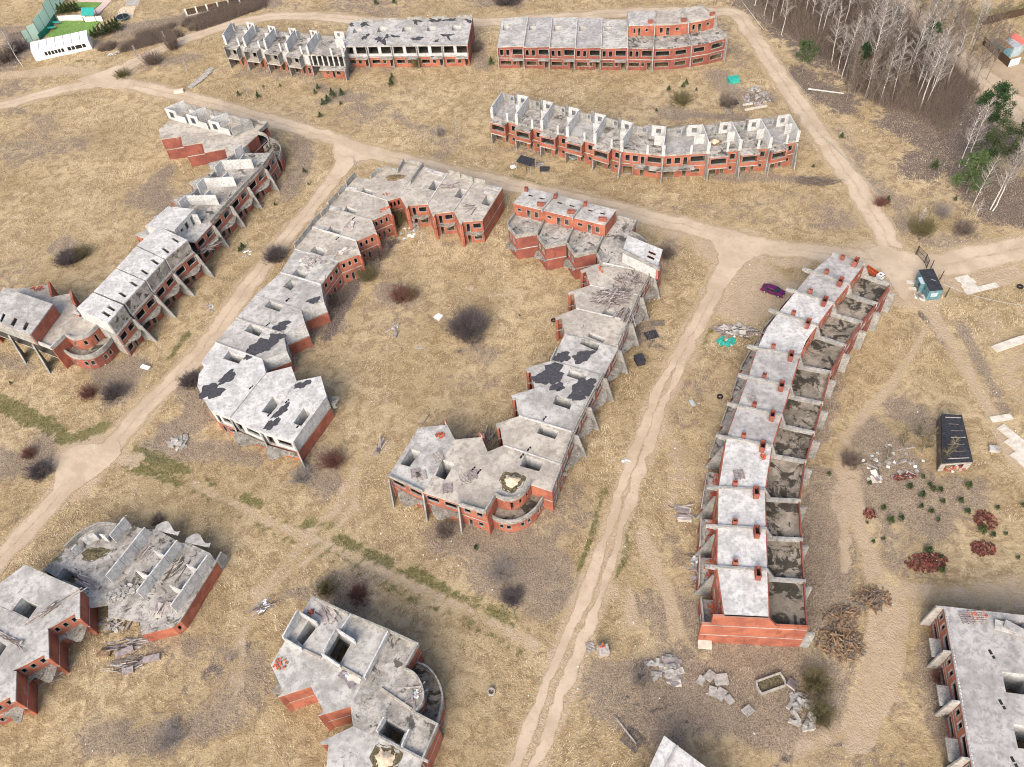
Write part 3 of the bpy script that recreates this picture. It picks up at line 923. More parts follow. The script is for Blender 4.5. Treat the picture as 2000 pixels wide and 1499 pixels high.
# ---------------------------------------------------------------- horseshoe, outer arm (U1)
B = thing('ruined_row_house', 'curved ruined terrace with flat pale roofs, horseshoe arm along the branching dirt road', 'ruin', at(560, 600))
R6 = 6.0
U1 = [  # view, polygon, edge styles, roof, stairwell
    (Z1, [(1850, 325), (1680, 600), (1515, 613), (1500, 645), (1440, 525), (1605, 285)], 'bVbb.w', 'roof_tan', [(1670, 465), (1715, 390), (1790, 400), (1735, 485)]),
    (Z1, [(1605, 285), (1440, 525), (1285, 545), (1270, 578), (1220, 465), (1390, 210)], 'pVbb.w', 'roof_tan', [(1445, 405), (1495, 330), (1555, 345), (1500, 420)]),
    (Z1, [(1390, 210), (1220, 465), (1062, 475), (1050, 508), (990, 405), (1165, 172)], 'pVbbpw', 'roof_tan', [(1225, 340), (1275, 265), (1345, 275), (1290, 355)]),
    (Z1, [(990, 405), (885, 437), (545, 330), (625, 238), (735, 260), (770, 215), (830, 190), (900, 184), (965, 195), (1025, 125), (1172, 160), (1165, 172)], '3p.wbbbbbbb', 'roof_tan', [(660, 365), (690, 330), (785, 350), (760, 390)]),
    (Z1, [(885, 437), (922, 555), (895, 540), (755, 600), (395, 490), (545, 330)], 'bb3pw.', 'roof_tan', [(515, 530), (545, 480), (650, 515), (610, 555)]),
    (Z1, [(755, 600), (800, 722), (775, 708), (625, 775), (250, 662), (395, 490)], 'bb3pw.', 'roof_tan', [(370, 700), (410, 650), (515, 680), (470, 730)]),
    (Z1, [(625, 775), (662, 892), (638, 885), (475, 950), (110, 845), (250, 662)], 'bb3pw.', 'roof_tan', [(235, 865), (280, 815), (390, 845), (345, 900)]),
    (Z1, [(475, 950), (330, 1140), (-10, 1040), (110, 845)], '3pw.', 'roof_pale', [(90, 1055), (130, 1010), (235, 1040), (190, 1090)]),
    (Z2, [(1041, -15), (1062, 112), (885, 188), (525, 68), (720, -110)], 'kcpw.', 'roof_pale', [(740, 0), (800, -55), (860, -30), (800, 30)]),
    (Z2, [(885, 188), (917, 302), (745, 375), (370, 250), (525, 68)], 'kcpw.', 'roof_pale', [(595, 160), (635, 110), (750, 145), (710, 200)]),
    (Z2, [(745, 375), (768, 505), (580, 580), (205, 445), (370, 250)], 'kcpw.', 'roof_pale', [(435, 350), (485, 290), (595, 335), (550, 395)]),
    (Z2, [(580, 580), (605, 685), (320, 1040), (175, 985), (110, 890), (62, 790), (75, 690), (128, 622), (92, 605), (205, 445)], 'cpkcccccw.', 'roof_white', [(265, 570), (310, 510), (430, 555), (390, 610)]),
    (Z2, [(605, 685), (805, 632), (848, 748), (560, 1150), (320, 1040)], 'ccpk.', 'roof_white', [(570, 990), (660, 870), (735, 900), (640, 1010)]),
    (Z2, [(848, 748), (1040, 708), (1085, 868), (820, 1228), (560, 1150)], 'ckck.', 'roof_white', [(820, 1080), (905, 960), (970, 990), (885, 1105)]),
]
for zm, poly, ed, rf, wl in U1:
    h = W(zm, wl, R6)
    unit(B, W(zm, poly, R6), ed, R6, [h], rf)
    well(B, h, R6)
# thin roof kerbs on the lines between the houses
for zm, a, b in ((Z1, (1165, 172), (990, 405)), (Z1, (885, 437), (545, 330)), (Z1, (475, 950), (110, 845)), (Z1, (330, 1140), (-10, 1040)), (Z2, (885, 188), (525, 68)), (Z2, (745, 375), (370, 250)), (Z2, (580, 580), (205, 445)), (Z2, (605, 685), (320, 1040)), (Z2, (848, 748), (560, 1150)), (Z1, (755, 600), (395, 490)), (Z1, (625, 775), (250, 662)), (Z1, (1220, 465), (1390, 210)), (Z1, (1440, 525), (1605, 285))):
    p, q = W(zm, [a, b], R6)
    strip(B, [p, q], R6 - 0.1, R6 + random.choice((0.08, 0.18, 0.28)), random.choice(('roof_white', 'roof_grey', 'wall_pale')), 0.22, 'roof_kerb')
# standing parapet panels of the outer edge
for a, b in (((545, 308), (622, 230)), ((478, 380), (540, 330)), ((395, 480), (475, 400)), ((335, 570), (400, 500)), ((250, 655), (330, 570)), ((185, 745), (255, 660)), ((112, 830), (190, 745)), ((1400, 215), (1495, 240)), ((1503, 245), (1605, 275)), ((1615, 280), (1710, 300))):
    p, q = W(Z1, [a, b], R6 + 0.1)
    panels(B, p, q, R6 - 0.3, R6 + 1.15, 'rough_grey', 0.16, 4.5)
cv = curve(W(Z1, [(740, 225), (800, 175), (880, 155), (962, 175)], R6 + 1.0), 6)
strip(B, cv, R6 - 0.3, R6 + 1.0, 'rough_grey', 0.22, 'curved_parapet')
strip(B, W(Z1, [(968, 178), (1020, 88), (1178, 118), (1075, 268)], R6 + 1.0), R6 - 0.3, R6 + 1.03, 'rough_grey', 0.22)
# loose panels lying on the roof
for a, rz in (((585, 345), .3), ((450, 510), .3), ((310, 675), .3), ((1220, 185), .1), ((1310, 215), .1), ((390, 920), .6), ((330, 990), .5), ((310, 1085), .5), ((1770, 335), .1), ((1745, 375), .1), ((380, 985), .9), ((230, 950), .2)):
    p = W(Z1, [a], R6)[0]
    mb = MB(); mb.box((p.x, p.y, R6 + 0.12), (2.6, 1.1, 0.14), rz - 0.6, 0.04, 0.05)
    part('fallen_panel', mb, 'roof_pale', B)
# balcony plates, corner fins at the far end of the arm
for a, b, s in (((330, 1060), (560, 1160), 1), ((575, 1175), (800, 1240), 1)):
    p, q = W(Z2, [a, b], R6)
    n = (Vector((p.y - q.y, q.x - p.x))).normalized()
    if n.y > 0: n = -n
    balcony(B, p, q, n, 2.0, 3.0)
for a in ((320, 1040), (560, 1150), (820, 1228)):
    p = W(Z2, [a], R6)[0]
    fin(B, p, (0.35, -1), 2.0, 0.5, 5.6)
p = W(Z2, [(1060, 790), (1110, 880)], R6)
balcony(B, p[0], p[1], (1, 0.3), 1.5, 3.0)
for a, b in (((900, 262), (1085, 200)),):
    pass
for (zm, c, rx, ry, rz, sd) in ((Z2, (985, 110), 1.1, .95, 0, 1), (Z2, (725, 315), 1.7, 1.1, .3, 2), (Z2, (560, 480), 2.6, 2.0, .5, 3), (Z2, (690, 400), 1.3, 1.2, 0, 4), (Z2, (170, 830), 2.1, 1.7, .6, 5), (Z2, (300, 720), 2.1, .9, .8, 6), (Z2, (895, 775), 1.4, .8, .4, 7), (Z2, (725, 985), 1.7, .8, .8, 8), (Z2, (650, 1090), 1.5, .9, .8, 9)):
    p = W(zm, [c], R6)[0]
    blob(B, p, rx, ry, R6, 'tar', rz, sd)
for zm, c in ((Z2, (770, 110)), (Z2, (615, 305)), (Z2, (460, 500)), (Z2, (435, 570)), (Z2, (480, 805)), (Z2, (765, 915)), (Z1, (595, 590)), (Z1, (460, 760)), (Z1, (45, 1275)), (Z2, (855, 1110)), (Z2, (625, 1020))):
    p = W(zm, [c], R6)[0]
    for k in (0, 1):
        mb = MB(); mb.box((p.x + .35 * k, p.y + .42 * k, R6 + 0.012), (0.3, 0.55 - .25 * k, 0.02), -0.6)
        part('vent_slot', mb, 'rubber', B)

# ---------------------------------------------------------------- horseshoe, inner arm (U2)
B = thing('ruined_row_house', 'ruined horseshoe arm with brick penthouse, stepped flat roofs and round terrace at its end', 'ruin', at(1100, 760))
PT = 6.9
for poly, ed in (([(145, 315), (88, 390), (95, 422), (155, 492), (330, 462), (385, 375), (505, 255), (270, 190)], '.wwbp.p'), ([(335, 497), (395, 578), (565, 545), (620, 435), (740, 315), (505, 255), (385, 375)], 'wbp...p'), ([(575, 562), (635, 650), (810, 612), (865, 500), (972, 378), (740, 315), (620, 435)], 'wbpp..')):
    unit(B, W(ZA, poly, PT), ed, R6, [], 'roof_dirty', 'brick_red')
for path in ([(145, 315), (88, 390), (95, 422), (155, 492), (330, 462), (385, 375)], [(335, 497), (395, 578), (565, 545), (620, 435)], [(575, 562), (635, 650), (810, 612), (865, 500)], [(815, 640), (850, 715)], [(975, 335), (1138, 372), (1090, 465)]):
    strip(B, W(ZA, path, PT), R6 + 0.003, PT + jit(), 'rough_grey', 0.24)
for a, b in (((95, 425), (160, 500)), ((335, 500), (395, 585)), ((575, 565), (635, 655))):
    p, q = W(ZA, [a, b], PT)
    balcony(B, p, q, (-0.9, -0.5), 1.5, 3.0)
unit(B, W(ZA, [(815, 640), (850, 715), (1275, 790), (1325, 745), (1350, 690), (1225, 545), (1150, 492), (1090, 465), (1138, 372), (975, 335), (865, 500)], PT), 'w..bwbbbbp', R6, [], 'roof_dirty', 'brick')
strip(B, curve(W(ZA, [(1090, 465), (1150, 490), (1220, 545)], PT), 5), R6 + .004, PT, 'rough_grey', .24, 'curved_parapet')
# penthouse with three bays
PH = 9.1
ph = W(ZA, [(135, 235), (250, 110), (972, 293), (882, 415)], PH)
def lerp4(q, s, t):
    return q[0].lerp(q[3], s).lerp(q[1].lerp(q[2], s), t)
for i in range(3):
    a, b = i / 3, (i + 1) / 3
    q = [lerp4(ph, a, 0), lerp4(ph, a, 1), lerp4(ph, b, 1), lerp4(ph, b, 0)]
    hs = []
    for u in (.3, .7):
        cpt = lerp4(ph, a + (b - a) * u, .62)
        ex, ey = (ph[3] - ph[0]).normalized(), (ph[1] - ph[0]).normalized()
        hs.append([cpt + ex * x + ey * y for x, y in ((-.55, -.3), (.55, -.3), (.55, .3), (-.55, .3))])
    mb = MB(); mb.slab(q, hs, PH - .22, PH)
    part('roof_slab', mb, 'roof_pale', B)
    f0, f1 = q[0], q[3]
    L = (f1 - f0).length
    wall(B, f0, f1, R6, PH - .22, 'brick', [(.12 * L, .28 * L, 1.2, 2.0), (.44 * L, .58 * L, .03, 2.15), (.70 * L, .84 * L, .6, 2.15)], .3, 1 if area(ph) < 0 else -1)
    wall(B, q[1], q[2], R6, PH - .22, 'brick', [], .3, -1 if area(ph) < 0 else 1)
    if i:
        strip(B, [q[0] + (q[0] - q[1]).normalized() * .5, q[1] + (q[1] - q[0]).normalized() * .5], PH - .3, PH + .5, 'wall_grey', .28, 'roof_kerb')
    chimney(B, lerp4(ph, b - .05, .2), PH, -.26, 1.5, .6, .8)
    chimney(B, lerp4(ph, a + .02, .8), PH, -.26, .6, .6, .9)
for a, b in ((ph[0], ph[1]), (ph[3], ph[2])):
    wall(B, a, b, R6, PH - .22, 'brick', [], .3, 1 if (a is ph[3]) == (area(ph) < 0) else -1)
# lone sloping penthouse
q = W(ZA, [(1065, 500), (1350, 615), (1310, 760), (1025, 620)], PH)
def quadin(q, s, t):
    return q[0].lerp(q[1], s).lerp(q[3].lerp(q[2], s), t)
hs = [[quadin(q, s, t) for s, t in ((a, b), (a + .2, b), (a + .2, b + .16), (a, b + .16))] for a, b in ((.66, .32), (.66, .58))]
mb = MB(); mb.slab(q, hs, PH - .22, PH, None)
part('roof_slab', mb, 'roof_white', B)
sd = 1 if area(q) > 0 else -1
for i, (mt, st) in enumerate((('brick', '1'), ('brick', '1'), ('wall_pale', ''), ('brick', ''))):
    a, b = q[i], q[(i + 1) % 4]
    wall(B, a, b, R6, PH - .22, mt, openings(st, 0, (b - a).length), .28, sd, 'concrete_wall' if mt == 'wall_pale' else 'brick_wall')
e0, e1 = q[3], q[2]
dd = (e1 - e0)
strip(B, [e0 - dd * .22 + Vector((0, -.2)), e0 + Vector((0, -.2)), e1 + dd * .05 + Vector((0, -.2))], PH - .45, PH + .3, 'wall_grey', .3, 'roof_kerb')
U2 = [
    (ZA, [(850, 722), (1262, 808), (1168, 988), (760, 905), (725, 792), (688, 800), (680, 782)], '.R.w.bw', 'roof_tan', [(945, 935), (945, 895), (1082, 945), (1068, 978)]),
    (ZA, [(760, 905), (1168, 988), (1080, 1195), (650, 1095), (625, 972), (588, 985), (578, 966)], 'pR.w.bw', 'roof_tan', [(850, 1135), (895, 1085), (988, 1120), (965, 1172)]),
    (ZA, [(650, 1095), (1080, 1195), (990, 1415), (555, 1300), (525, 1172), (485, 1182), (474, 1162)], 'pR.w.bw', 'roof_tan', [(745, 1325), (750, 1280), (890, 1330), (865, 1375)]),
    (ZB, [(1433, -109), (1845, 0), (1730, 215), (1330, 98)], 'pR.w', 'roof_pale', [(1545, -35), (1575, -75), (1700, -30), (1680, 25)]),
    (ZB, [(1330, 98), (1730, 215), (1610, 440), (1200, 310), (1168, 182), (1140, 185), (1130, 155)], 'pR.w.bb', 'roof_pale', [(1445, 215), (1470, 165), (1610, 205), (1578, 258)]),
    (ZB, [(1200, 310), (1610, 440), (1508, 655), (1080, 525), (1052, 395), (1030, 398), (1020, 365)], 'pR.w.bb', 'roof_pale', [(1340, 430), (1365, 360), (1495, 415), (1470, 472)]),
    (ZB, [(1080, 525), (1508, 655), (1412, 900), (960, 750), (932, 612), (908, 618), (900, 585)], 'pR.w.bb', 'roof_tan', [(1215, 655), (1245, 590), (1395, 640), (1355, 702)]),
    (ZB, [(960, 750), (1412, 900), (1335, 1105), (1170, 1052), (1140, 1095), (1090, 1135), (1030, 1152), (960, 1152), (890, 1135), (820, 1268), (612, 1200), (838, 800)], 'prb......w.w', 'roof_tan', [(1085, 910), (1130, 820), (1270, 875), (1235, 950)]),
    (ZB, [(838, 800), (612, 1200), (340, 1112), (585, 705), (800, 685), (775, 645)], 'pr.wbb', 'roof_tan', [(435, 985), (490, 855), (585, 890), (510, 1015)]),
    (ZB, [(585, 705), (340, 1112), (75, 982), (305, 615), (512, 592), (505, 550)], 'prbbbb', 'roof_pale', [(165, 895), (245, 772), (325, 795), (235, 915)]),
]
for k, (zm, poly, ed, rf, wl) in enumerate(U2):
    h = W(zm, wl, R6)
    P = W(zm, poly, R6)
    unit(B, P, ed, R6, [h], rf)
    well(B, h, R6)
    if k in (0, 1, 2, 4, 5, 6):
        panels(B, P[1] + (P[0] - P[1]).normalized() * .2, P[2] + (P[0] - P[1]).normalized() * .2, R6 + .01, R6 + .7, 'rough_grey', .22, 3.3)
for zm, a, b in ((ZA, (850, 722), (1262, 808)), (ZA, (760, 905), (1168, 988)), (ZA, (650, 1095), (1080, 1195)), (ZB, (1433, -109), (1845, 0)), (ZB, (1330, 98), (1730, 215)), (ZB, (1080, 525), (1508, 655)), (ZB, (960, 750), (1412, 900))):
    p, q = W(zm, [a, b], R6)
    strip(B, [p, q], R6 - .1, R6 + random.choice((.1, .2)), random.choice(('roof_white', 'wall_grey')), .2, 'roof_kerb')
strip(B, W(ZB, [(1370, 0), (1325, 95)], R6 + .5), R6, R6 + .8, 'rough_grey', .2)
strip(B, W(ZB, [(1405, 905), (1330, 1100)], R6 + .3), R6 + .01, R6 + .7, 'rough_grey', .3)
for a in ((75, 1000), (340, 1118), (612, 1205)):
    p = W(ZB, [a], R6)[0]
    fin(B, p, (-.15, -1), 1.9, .3, 5.7, .24, 'wall_grey')
for a, b in (((130, 1015), (330, 1115)), ((390, 1130), (600, 1200))):
    p, q = W(ZB, [a, b], R6)
    balcony(B, p, q, (-.3, -1), 1.9, 3.0)
strip(B, W(ZB, [(75, 985), (340, 1108)], R6 + .2), R6 + .005, R6 + .55, 'rough_grey', .22)
strip(B, W(ZB, [(612, 1192), (818, 1252), (893, 1120)], R6 + .75), R6 - .25, R6 + .75, 'rough_grey', .26)
inner = curve(W(ZB, [(893, 1120), (960, 1148), (1040, 1148), (1110, 1105), (1165, 1030)], R6 + .75), 5)
strip(B, inner, R6 - .25, R6 + .76, 'rough_grey', .26, 'curved_parapet')
iw = resample(inner, 9)
curved_wall(B, iw, 3.0, R6 - .26, 'brick', [None, None, None, 'd', None, 'w', None, 'w', None], .25, 1)
outer = curve(W(ZB, [(865, 1285), (930, 1318), (1020, 1328), (1110, 1300), (1200, 1235), (1268, 1135)], 3.8), 5)
strip(B, outer, 2.75, 3.8, 'rough_grey', .26, 'curved_parapet')
curved_wall(B, resample(outer, 9), 0, 2.74, 'brick', [None, 'w', 'w', None, 'w', 'w', None, 'w', 'w'], .25, 1)
mb = MB(); mb.slab(list(outer) + list(reversed(inner)), [], 2.8, 3.0)
part('terrace_slab', mb, 'terrace_wet', B)
FOOT.append([tuple(p) for p in list(outer) + list(reversed(inner))])
p = W(ZB, [(820, 1290), (890, 1145)], R6)
wall(B, p[0], p[1], 0, 5.75, 'brick', [], .3, -1)
for c, rx, ry, rz, sd in (((1410, 70), 1.4, 1.3, 0, 21), ((1570, 65), 2.0, 1.2, .2, 22), ((1340, 190), 2.2, 2.0, .4, 23), ((1250, 235), 1.8, 1.1, .1, 24), ((1375, 300), 1.1, 1.0, .4, 25), ((1590, 300), 2.4, 1.6, .6, 26), ((1520, 370), 1.4, 1.0, .2, 27)):
    p = W(ZB, [c], R6)[0]
    blob(B, p, rx, ry, R6, 'tar', rz, sd)
for zm, c in ((ZB, (1380, 325)), (ZB, (1270, 550)), (ZB, (1150, 785)), (ZB, (1095, 840)), (ZB, (720, 940)), (ZB, (765, 960))):
    p = W(zm, [c], R6)[0]
    for k in (0, 1):
        mb = MB(); mb.box((p.x + .38 * k, p.y + .42 * k, R6 + .012), (.3, .6 - .25 * k, .02), -.6)
        part('vent_slot', mb, 'rubber', B)

# ---------------------------------------------------------------- stepped row with chimneys (R)
B = thing('chimney_row_house', 'long ruined row with grey roofs, brick chimneys and walled terraces by the purple car', 'ruin', at(1500, 880))
SEP = [  # view, roof parapet left, right, terrace kink, terrace end
    (ZC, (822, 98), (1105, 195), (1130, 282), (1272, 345)), (ZC, (672, 225), (1000, 330), (1010, 420), (1178, 508)),
    (ZC, (556, 365), (890, 465), (902, 570), (1055, 655)), (ZC, (436, 510), (775, 620), (787, 722), (940, 803)),
    (ZC, (285, 765), (655, 835), (675, 925), (855, 972)), (ZC, (220, 965), (592, 1045), (612, 1132), (800, 1187)),
    (ZC, (145, 1165), (530, 1250), (552, 1340), (740, 1402)), (ZD, (222, 30), (585, 95), (607, 187), (785, 247)),
    (ZD, (168, 358), (540, 376), (577, 452), (760, 477)), (ZD, (160, 605), (546, 625), (587, 697), (775, 722)),
    (ZD, (155, 862), (556, 888), (600, 962), (790, 987)), (ZD, (196, 1172), (566, 1190), (606, 1255), (806, 1282))]
ZR, ZP = 9.35, 6.85
sp = []
for k, (zm, l, r, kk, t) in enumerate(SEP):
    pl, pr = W(zm, [l, r], ZR)
    pk, pt = W(zm, [kk, t], ZP)
    d = (pr - pl).normalized()
    uR = (pr - pl).length
    uK = (pk - pl).dot(d)
    uT = (pt - pl).dot(d)
    ut = max(uT, uR + 5.5)
    sp.append((pl, d, uR, max(uK, uR + .7), ut))
for k in range(12):
    pl, d, uR, uK, uT = sp[k]
    t = Vector((-d.y, d.x)) * .17
    u0 = 0.0 if k not in (0, 11) else 1.6
    pr = [(1.9, 0), (uT, 0), (uT, ZP), (uK, ZP), (uR, ZR), (u0 if k else 1.6, ZR), (u0 if k else 1.6, ZR - .55), (1.9, ZR - 1.1)]
    if k == 11:
        pr = [(-1.0, 0), (uT, 0), (uT, ZP), (uK, ZP), (uR, 9.0), (.2, 9.0), (.2, 6.3), (-1.0, 6.3)]
    mb = MB()
    n = len(pr)
    vs_ = [(*(pl + d * u + t * sg), z) for sg in (-1, 1) for u, z in pr]
    mb.add(vs_, [tuple(range(n)), tuple(range(2 * n - 1, n - 1, -1))] + [(i, (i + 1) % n, n + (i + 1) % n, n + i) for i in range(n)])
    part('party_wall' if k < 11 else 'end_wall', mb, 'wall_grey' if k < 11 else 'brick', B)
    nrm = Vector((-d.y, d.x))
    # lower fins beyond the terrace
    fin(B, pl + d * uT, d, 1.25, 1.25, 4.6, .34, 'wall_grey')
    fin(B, pl + d * 1.9, -d, 2.6, .6, 6.4, .3, 'wall_grey')
    if k < 11:
        chimney(B, pl + d * (uR - 1.5) - nrm * .85, 9.0, math.atan2(d.y, d.x) + math.pi / 2, 1.4, .68, 1.3)
        chimney(B, pl + d * (uR * .48) + nrm * (.65 if k else -.65), 9.0, math.atan2(d.y, d.x), .6, .5, 1.0)
    if k == 11:
        continue
roofs = ['roof_grey', 'roof_grey', 'roof_white', 'roof_white', 'roof_grey', 'roof_grey', 'roof_grey', 'roof_white', 'roof_white', 'roof_white', 'roof_white']
for k in range(11):
    (pl, d, uR, uK, uT), (pl2, d2, uR2, uK2, uT2) = sp[k], sp[k + 1]
    P = lambda a, b: (pl + d * a, pl2 + d2 * b)
    a0, a1 = P(1.7, 1.7)
    r0, r1 = P(uR - .1, uR2 - .1)
    t0, t1 = P(uT - .25, uT2 - .25)
    nrm = Vector((-d.y, d.x))
    mb = MB()
    if k == 3:   # the wider bend: roof edge swells in plan
        mid0 = a0.lerp(a1, .45) - d * .35
        mid1 = r0.lerp(r1, .5) - d * .3
        mb.slab([a0, mid0, a1, r1, mid1, r0], [], 8.76, 9.0)
    else:
        mb.slab([a0, a1, r1, r0], [], 8.76, 9.0)
    part('roof_slab', mb, roofs[k], B)
    mb = MB(); mb.slab([r0 - d * .4, r1 - d2 * .4, t1, t0], [], 5.78, 6.0 - jit())
    part('terrace_slab', mb, 'terrace_wet', B)
    s_ = 1 if area([a0, a1, r1, r0]) > 0 else -1
    L = (r1 - r0).length
    wall(B, r0 - d * .12, r1 - d2 * .12, 6.0, 8.75, 'brick', [(.15 * L, .38 * L, .8, 2.1), (.55 * L, .72 * L, .05, 2.1)], .3, s_)
    for s in range(3):
        wall(B, a0 + d * .15, a1 + d2 * .15, 3.0 * s, 3.0 * s + 2.76, 'brick', openings('w', s % 2, (a1 - a0).length), .3, -s_)
    for zz in (2.78, 5.78):
        mb = MB(); mb.slab([a0 + d * .1, a1 + d2 * .1, r1, r0], [], zz, zz + .2)
        part('floor_slab', mb, 'floor_shade_tone', B)
    for s in range(2):
        wall(B, t0, t1, 3.0 * s, 3.0 * s + 2.77, 'brick_red', openings('r', s, (t1 - t0).length), .28, s_)
    strip(B, [t0 + d * .06, t1 + d2 * .06], 6.0, 6.55 + jit(), 'brick_red', .16, 'terrace_parapet')
    # entrance terrace on the near side, with its thin parapet and brick rubble
    e0, e1 = P(-.4, -.1)
    if k not in (0,):
        mb = MB(); mb.slab([a0 - d * 1.9 + (a1 - a0) * .3, a1 - d2 * 1.9, a1 - d2 * .02, a0 - d * .02 + (a1 - a0) * .3], [], 2.8, 3.0)
        part('entrance_slab', mb, 'roof_dirty', B)
        strip(B, [a0 - d * 1.95 + (a1 - a0) * .3, a1 - d2 * 1.95], 2.8, 3.85, 'roof_pale', .12, 'entrance_parapet')
        wall(B, a0 - d * 1.85 + (a1 - a0) * .3, a1 - d2 * 1.85, 0, 2.78, 'brick_red', openings('1', 0, (a1 - a0).length * .7), .2, -s_)
        if k > 6:
            mb = MB()
            for i in range(70):
                t_ = random.uniform(.32, .98)
                c = a0.lerp(a1, t_) - d * abs(random.gauss(.25, .35))
                mb.box((c.x, c.y, 3.03 + random.uniform(0, .18)), (.3, .16, .12), random.uniform(0, 3), random.uniform(-.5, .5))
            tag(part('brick_rubble', mb, 'rubble_red', B), kind='stuff')
    FOOT.append([tuple(v) for v in (a0 - d * 2, a1 - d2 * 2, t1 + d2 * .3, t0 + d * .3)])
pl, d, uR, uK, uT = sp[11]
nrm = Vector((-d.y, d.x))
if nrm.y > 0: nrm = -nrm
for zz in (3.0, 6.15):
    mb = MB()
    a, b = pl + d * -.9 + nrm * .19, pl + d * (uT - .1) + nrm * .19
    mb.hexa([a, b, b + nrm * .05, a + nrm * .05], zz - .12, zz)
    part('floor_band', mb, 'roof_pale', B)

# ---------------------------------------------------------------- top row with the orange penthouse (T2)
B = thing('ruined_row_house', 'brick-fronted ruined row with sloped grey roofs and curved orange penthouse, beyond the green tarpaulin', 'ruin', at(1190, 100))
FX = [262, 445, 630, 812, 995, 1182]
FY = [330, 332, 335, 338, 340, 342]
BX = [(290, 137), (476, 130), (648, 130), (826, 132), (1004, 138), (1183, 150)]
for i in range(5):
    fr = W(ZE, [(FX[i], FY[i]), (FX[i + 1], FY[i + 1])], 6.15)
    bk = W(ZE, [BX[i + 1], BX[i]], 6.15)
    poly = [fr[0], fr[1], bk[0], bk[1]]
    FOOT.append([tuple(p) for p in poly])
    dr = (fr[1] - fr[0]).normalized()
    dn = (bk[1] - fr[0]).normalized()
    hw = [fr[0] + dr * x + dn * y for x, y in ((.7, 8.6), (2.6, 8.6), (2.6, 11.4), (.7, 11.4))]
    mb = MB(); mb.slab(poly, [hw], 5.9, 6.15, [6.0, 6.35, 6.55, 6.1, 6.05, 6.1, 6.2, 6.1])
    part('roof_slab', mb, 'roof_grey' if i % 2 else 'roof_pale', B)
    well(B, hw, 6.05, 3.0)
    mb = MB(); mb.slab(poly, [], 2.8, 3.0); part('floor_slab', mb, 'floor_shade_tone', B)
    for s in range(2):
        L = (fr[1] - fr[0]).length
        wall(B, fr[0] + dn * .12, fr[1] + dn * .12, 3.0 * s, 3.0 * s + (2.8 if s == 0 else 2.9), 'brick_red', openings('d', s, L), .3, 1)
        wall(B, bk[1] - dn * .3, bk[0] - dn * .3, 3.0 * s, 3.0 * s + 2.75, 'brick', openings('w', s, L), .3, 1)
    wall(B, fr[0] - dn * .4, bk[1], 0, 5.75, 'wall_grey', [], .24, 1, 'party_wall')
    strip(B, [fr[1] - dn * .1 + dr * .05, bk[0] + dr * .05], 6.0, 6.55, 'roof_white', .2, 'roof_kerb')
    mb = MB(); mb.slab([fr[0] + dr * L * .54, fr[0] + dr * L * .98, fr[0] + dr * L * .98 - dn * 1.2, fr[0] + dr * L * .54 - dn * 1.2], [], 2.84, 3.02); part('canopy', mb, 'rough_grey', B)
TF = W(ZE, [(1186, 342), (1368, 345), (1640, 322), (1888, 268)], 6.05)
TB = W(ZE, [(1190, 262), (1368, 258), (1600, 245), (1808, 198)], 6.05)
TR = W(ZE, [(1184, 84), (1385, 82), (1575, 66), (1700, 42)], 9.05)
for i in range(3):
    f0, f1, b0, b1, r0, r1 = TF[i], TF[i + 1], TB[i], TB[i + 1], TR[i], TR[i + 1]
    FOOT.append([tuple(p) for p in (f0, f1, r1, r0)])
    dn = ((r0 + r1) / 2 - (f0 + f1) / 2).normalized()
    fa = [f0, f0.lerp(f1, .5) - dn * (.45 if i else 0), f1]
    ba = [b0, b0.lerp(b1, .5) - dn * (.4 if i else 0), b1]
    mb = MB(); mb.slab([fa[0], fa[1], fa[2], r1, r0], [], 5.8, 6.05); part('roof_slab', mb, 'roof_dirty', B)
    mb = MB(); mb.slab([fa[0], fa[1], fa[2], r1, r0], [], 2.78, 3.0); part('floor_slab', mb, 'floor_shade_tone', B)
    mb = MB(); mb.slab([ba[0], ba[1], ba[2], r1, r0], [], 8.85, 9.1 + .03 * i); part('penthouse_roof', mb, 'roof_pale' if i == 0 else 'roof_tan', B)
    for s in range(2):
        for h in range(2):
            L = (fa[h + 1] - fa[h]).length
            st = openings('d', s, L * 2) if i == 0 else ([(.12 * L, .85 * L, .8, 2.2)] if (h + i) % 2 else [(.15 * L, .75 * L, .8, 2.1)])
            st = [(a - h * L, b - h * L, c, d_) for a, b, c, d_ in st] if i == 0 else st
            st = [(max(a, .05), min(b, L - .05), c, d_) for a, b, c, d_ in st if b > .1 and a < L - .1]
            wall(B, fa[h] + dn * .1, fa[h + 1] + dn * .1, 3.0 * s, 3.0 * s + 2.77, 'brick_red', st, .3, 1)
        wall(B, r0 - dn * .3, r1 - dn * .3, 3.0 * s, 3.0 * s + 2.77, 'brick', [], .3, 1)
    L = (ba[1] - ba[0]).length
    wall(B, ba[0] + dn * .1, ba[1] + dn * .1, 6.05, 8.85, 'brick', [(.36 * L, .56 * L, .7, 2.2), (.74 * L, .96 * L, .05, 2.2)], .3, 1)
    wall(B, ba[1] + dn * .1, ba[2] + dn * .1, 6.05, 8.85, 'brick', [(.32 * L, .54 * L, 1.2, 2.0)], .3, 1)
    wall(B, r0 - dn * .1, r1 - dn * .1, 6.05, 8.85, 'brick', [], .3, -1)
    chimney(B, ba[2] - (f1 - f0).normalized() * .9 + dn * .8, 9.1, math.atan2((f1 - f0).y, (f1 - f0).x), 1.2, .6, .8)
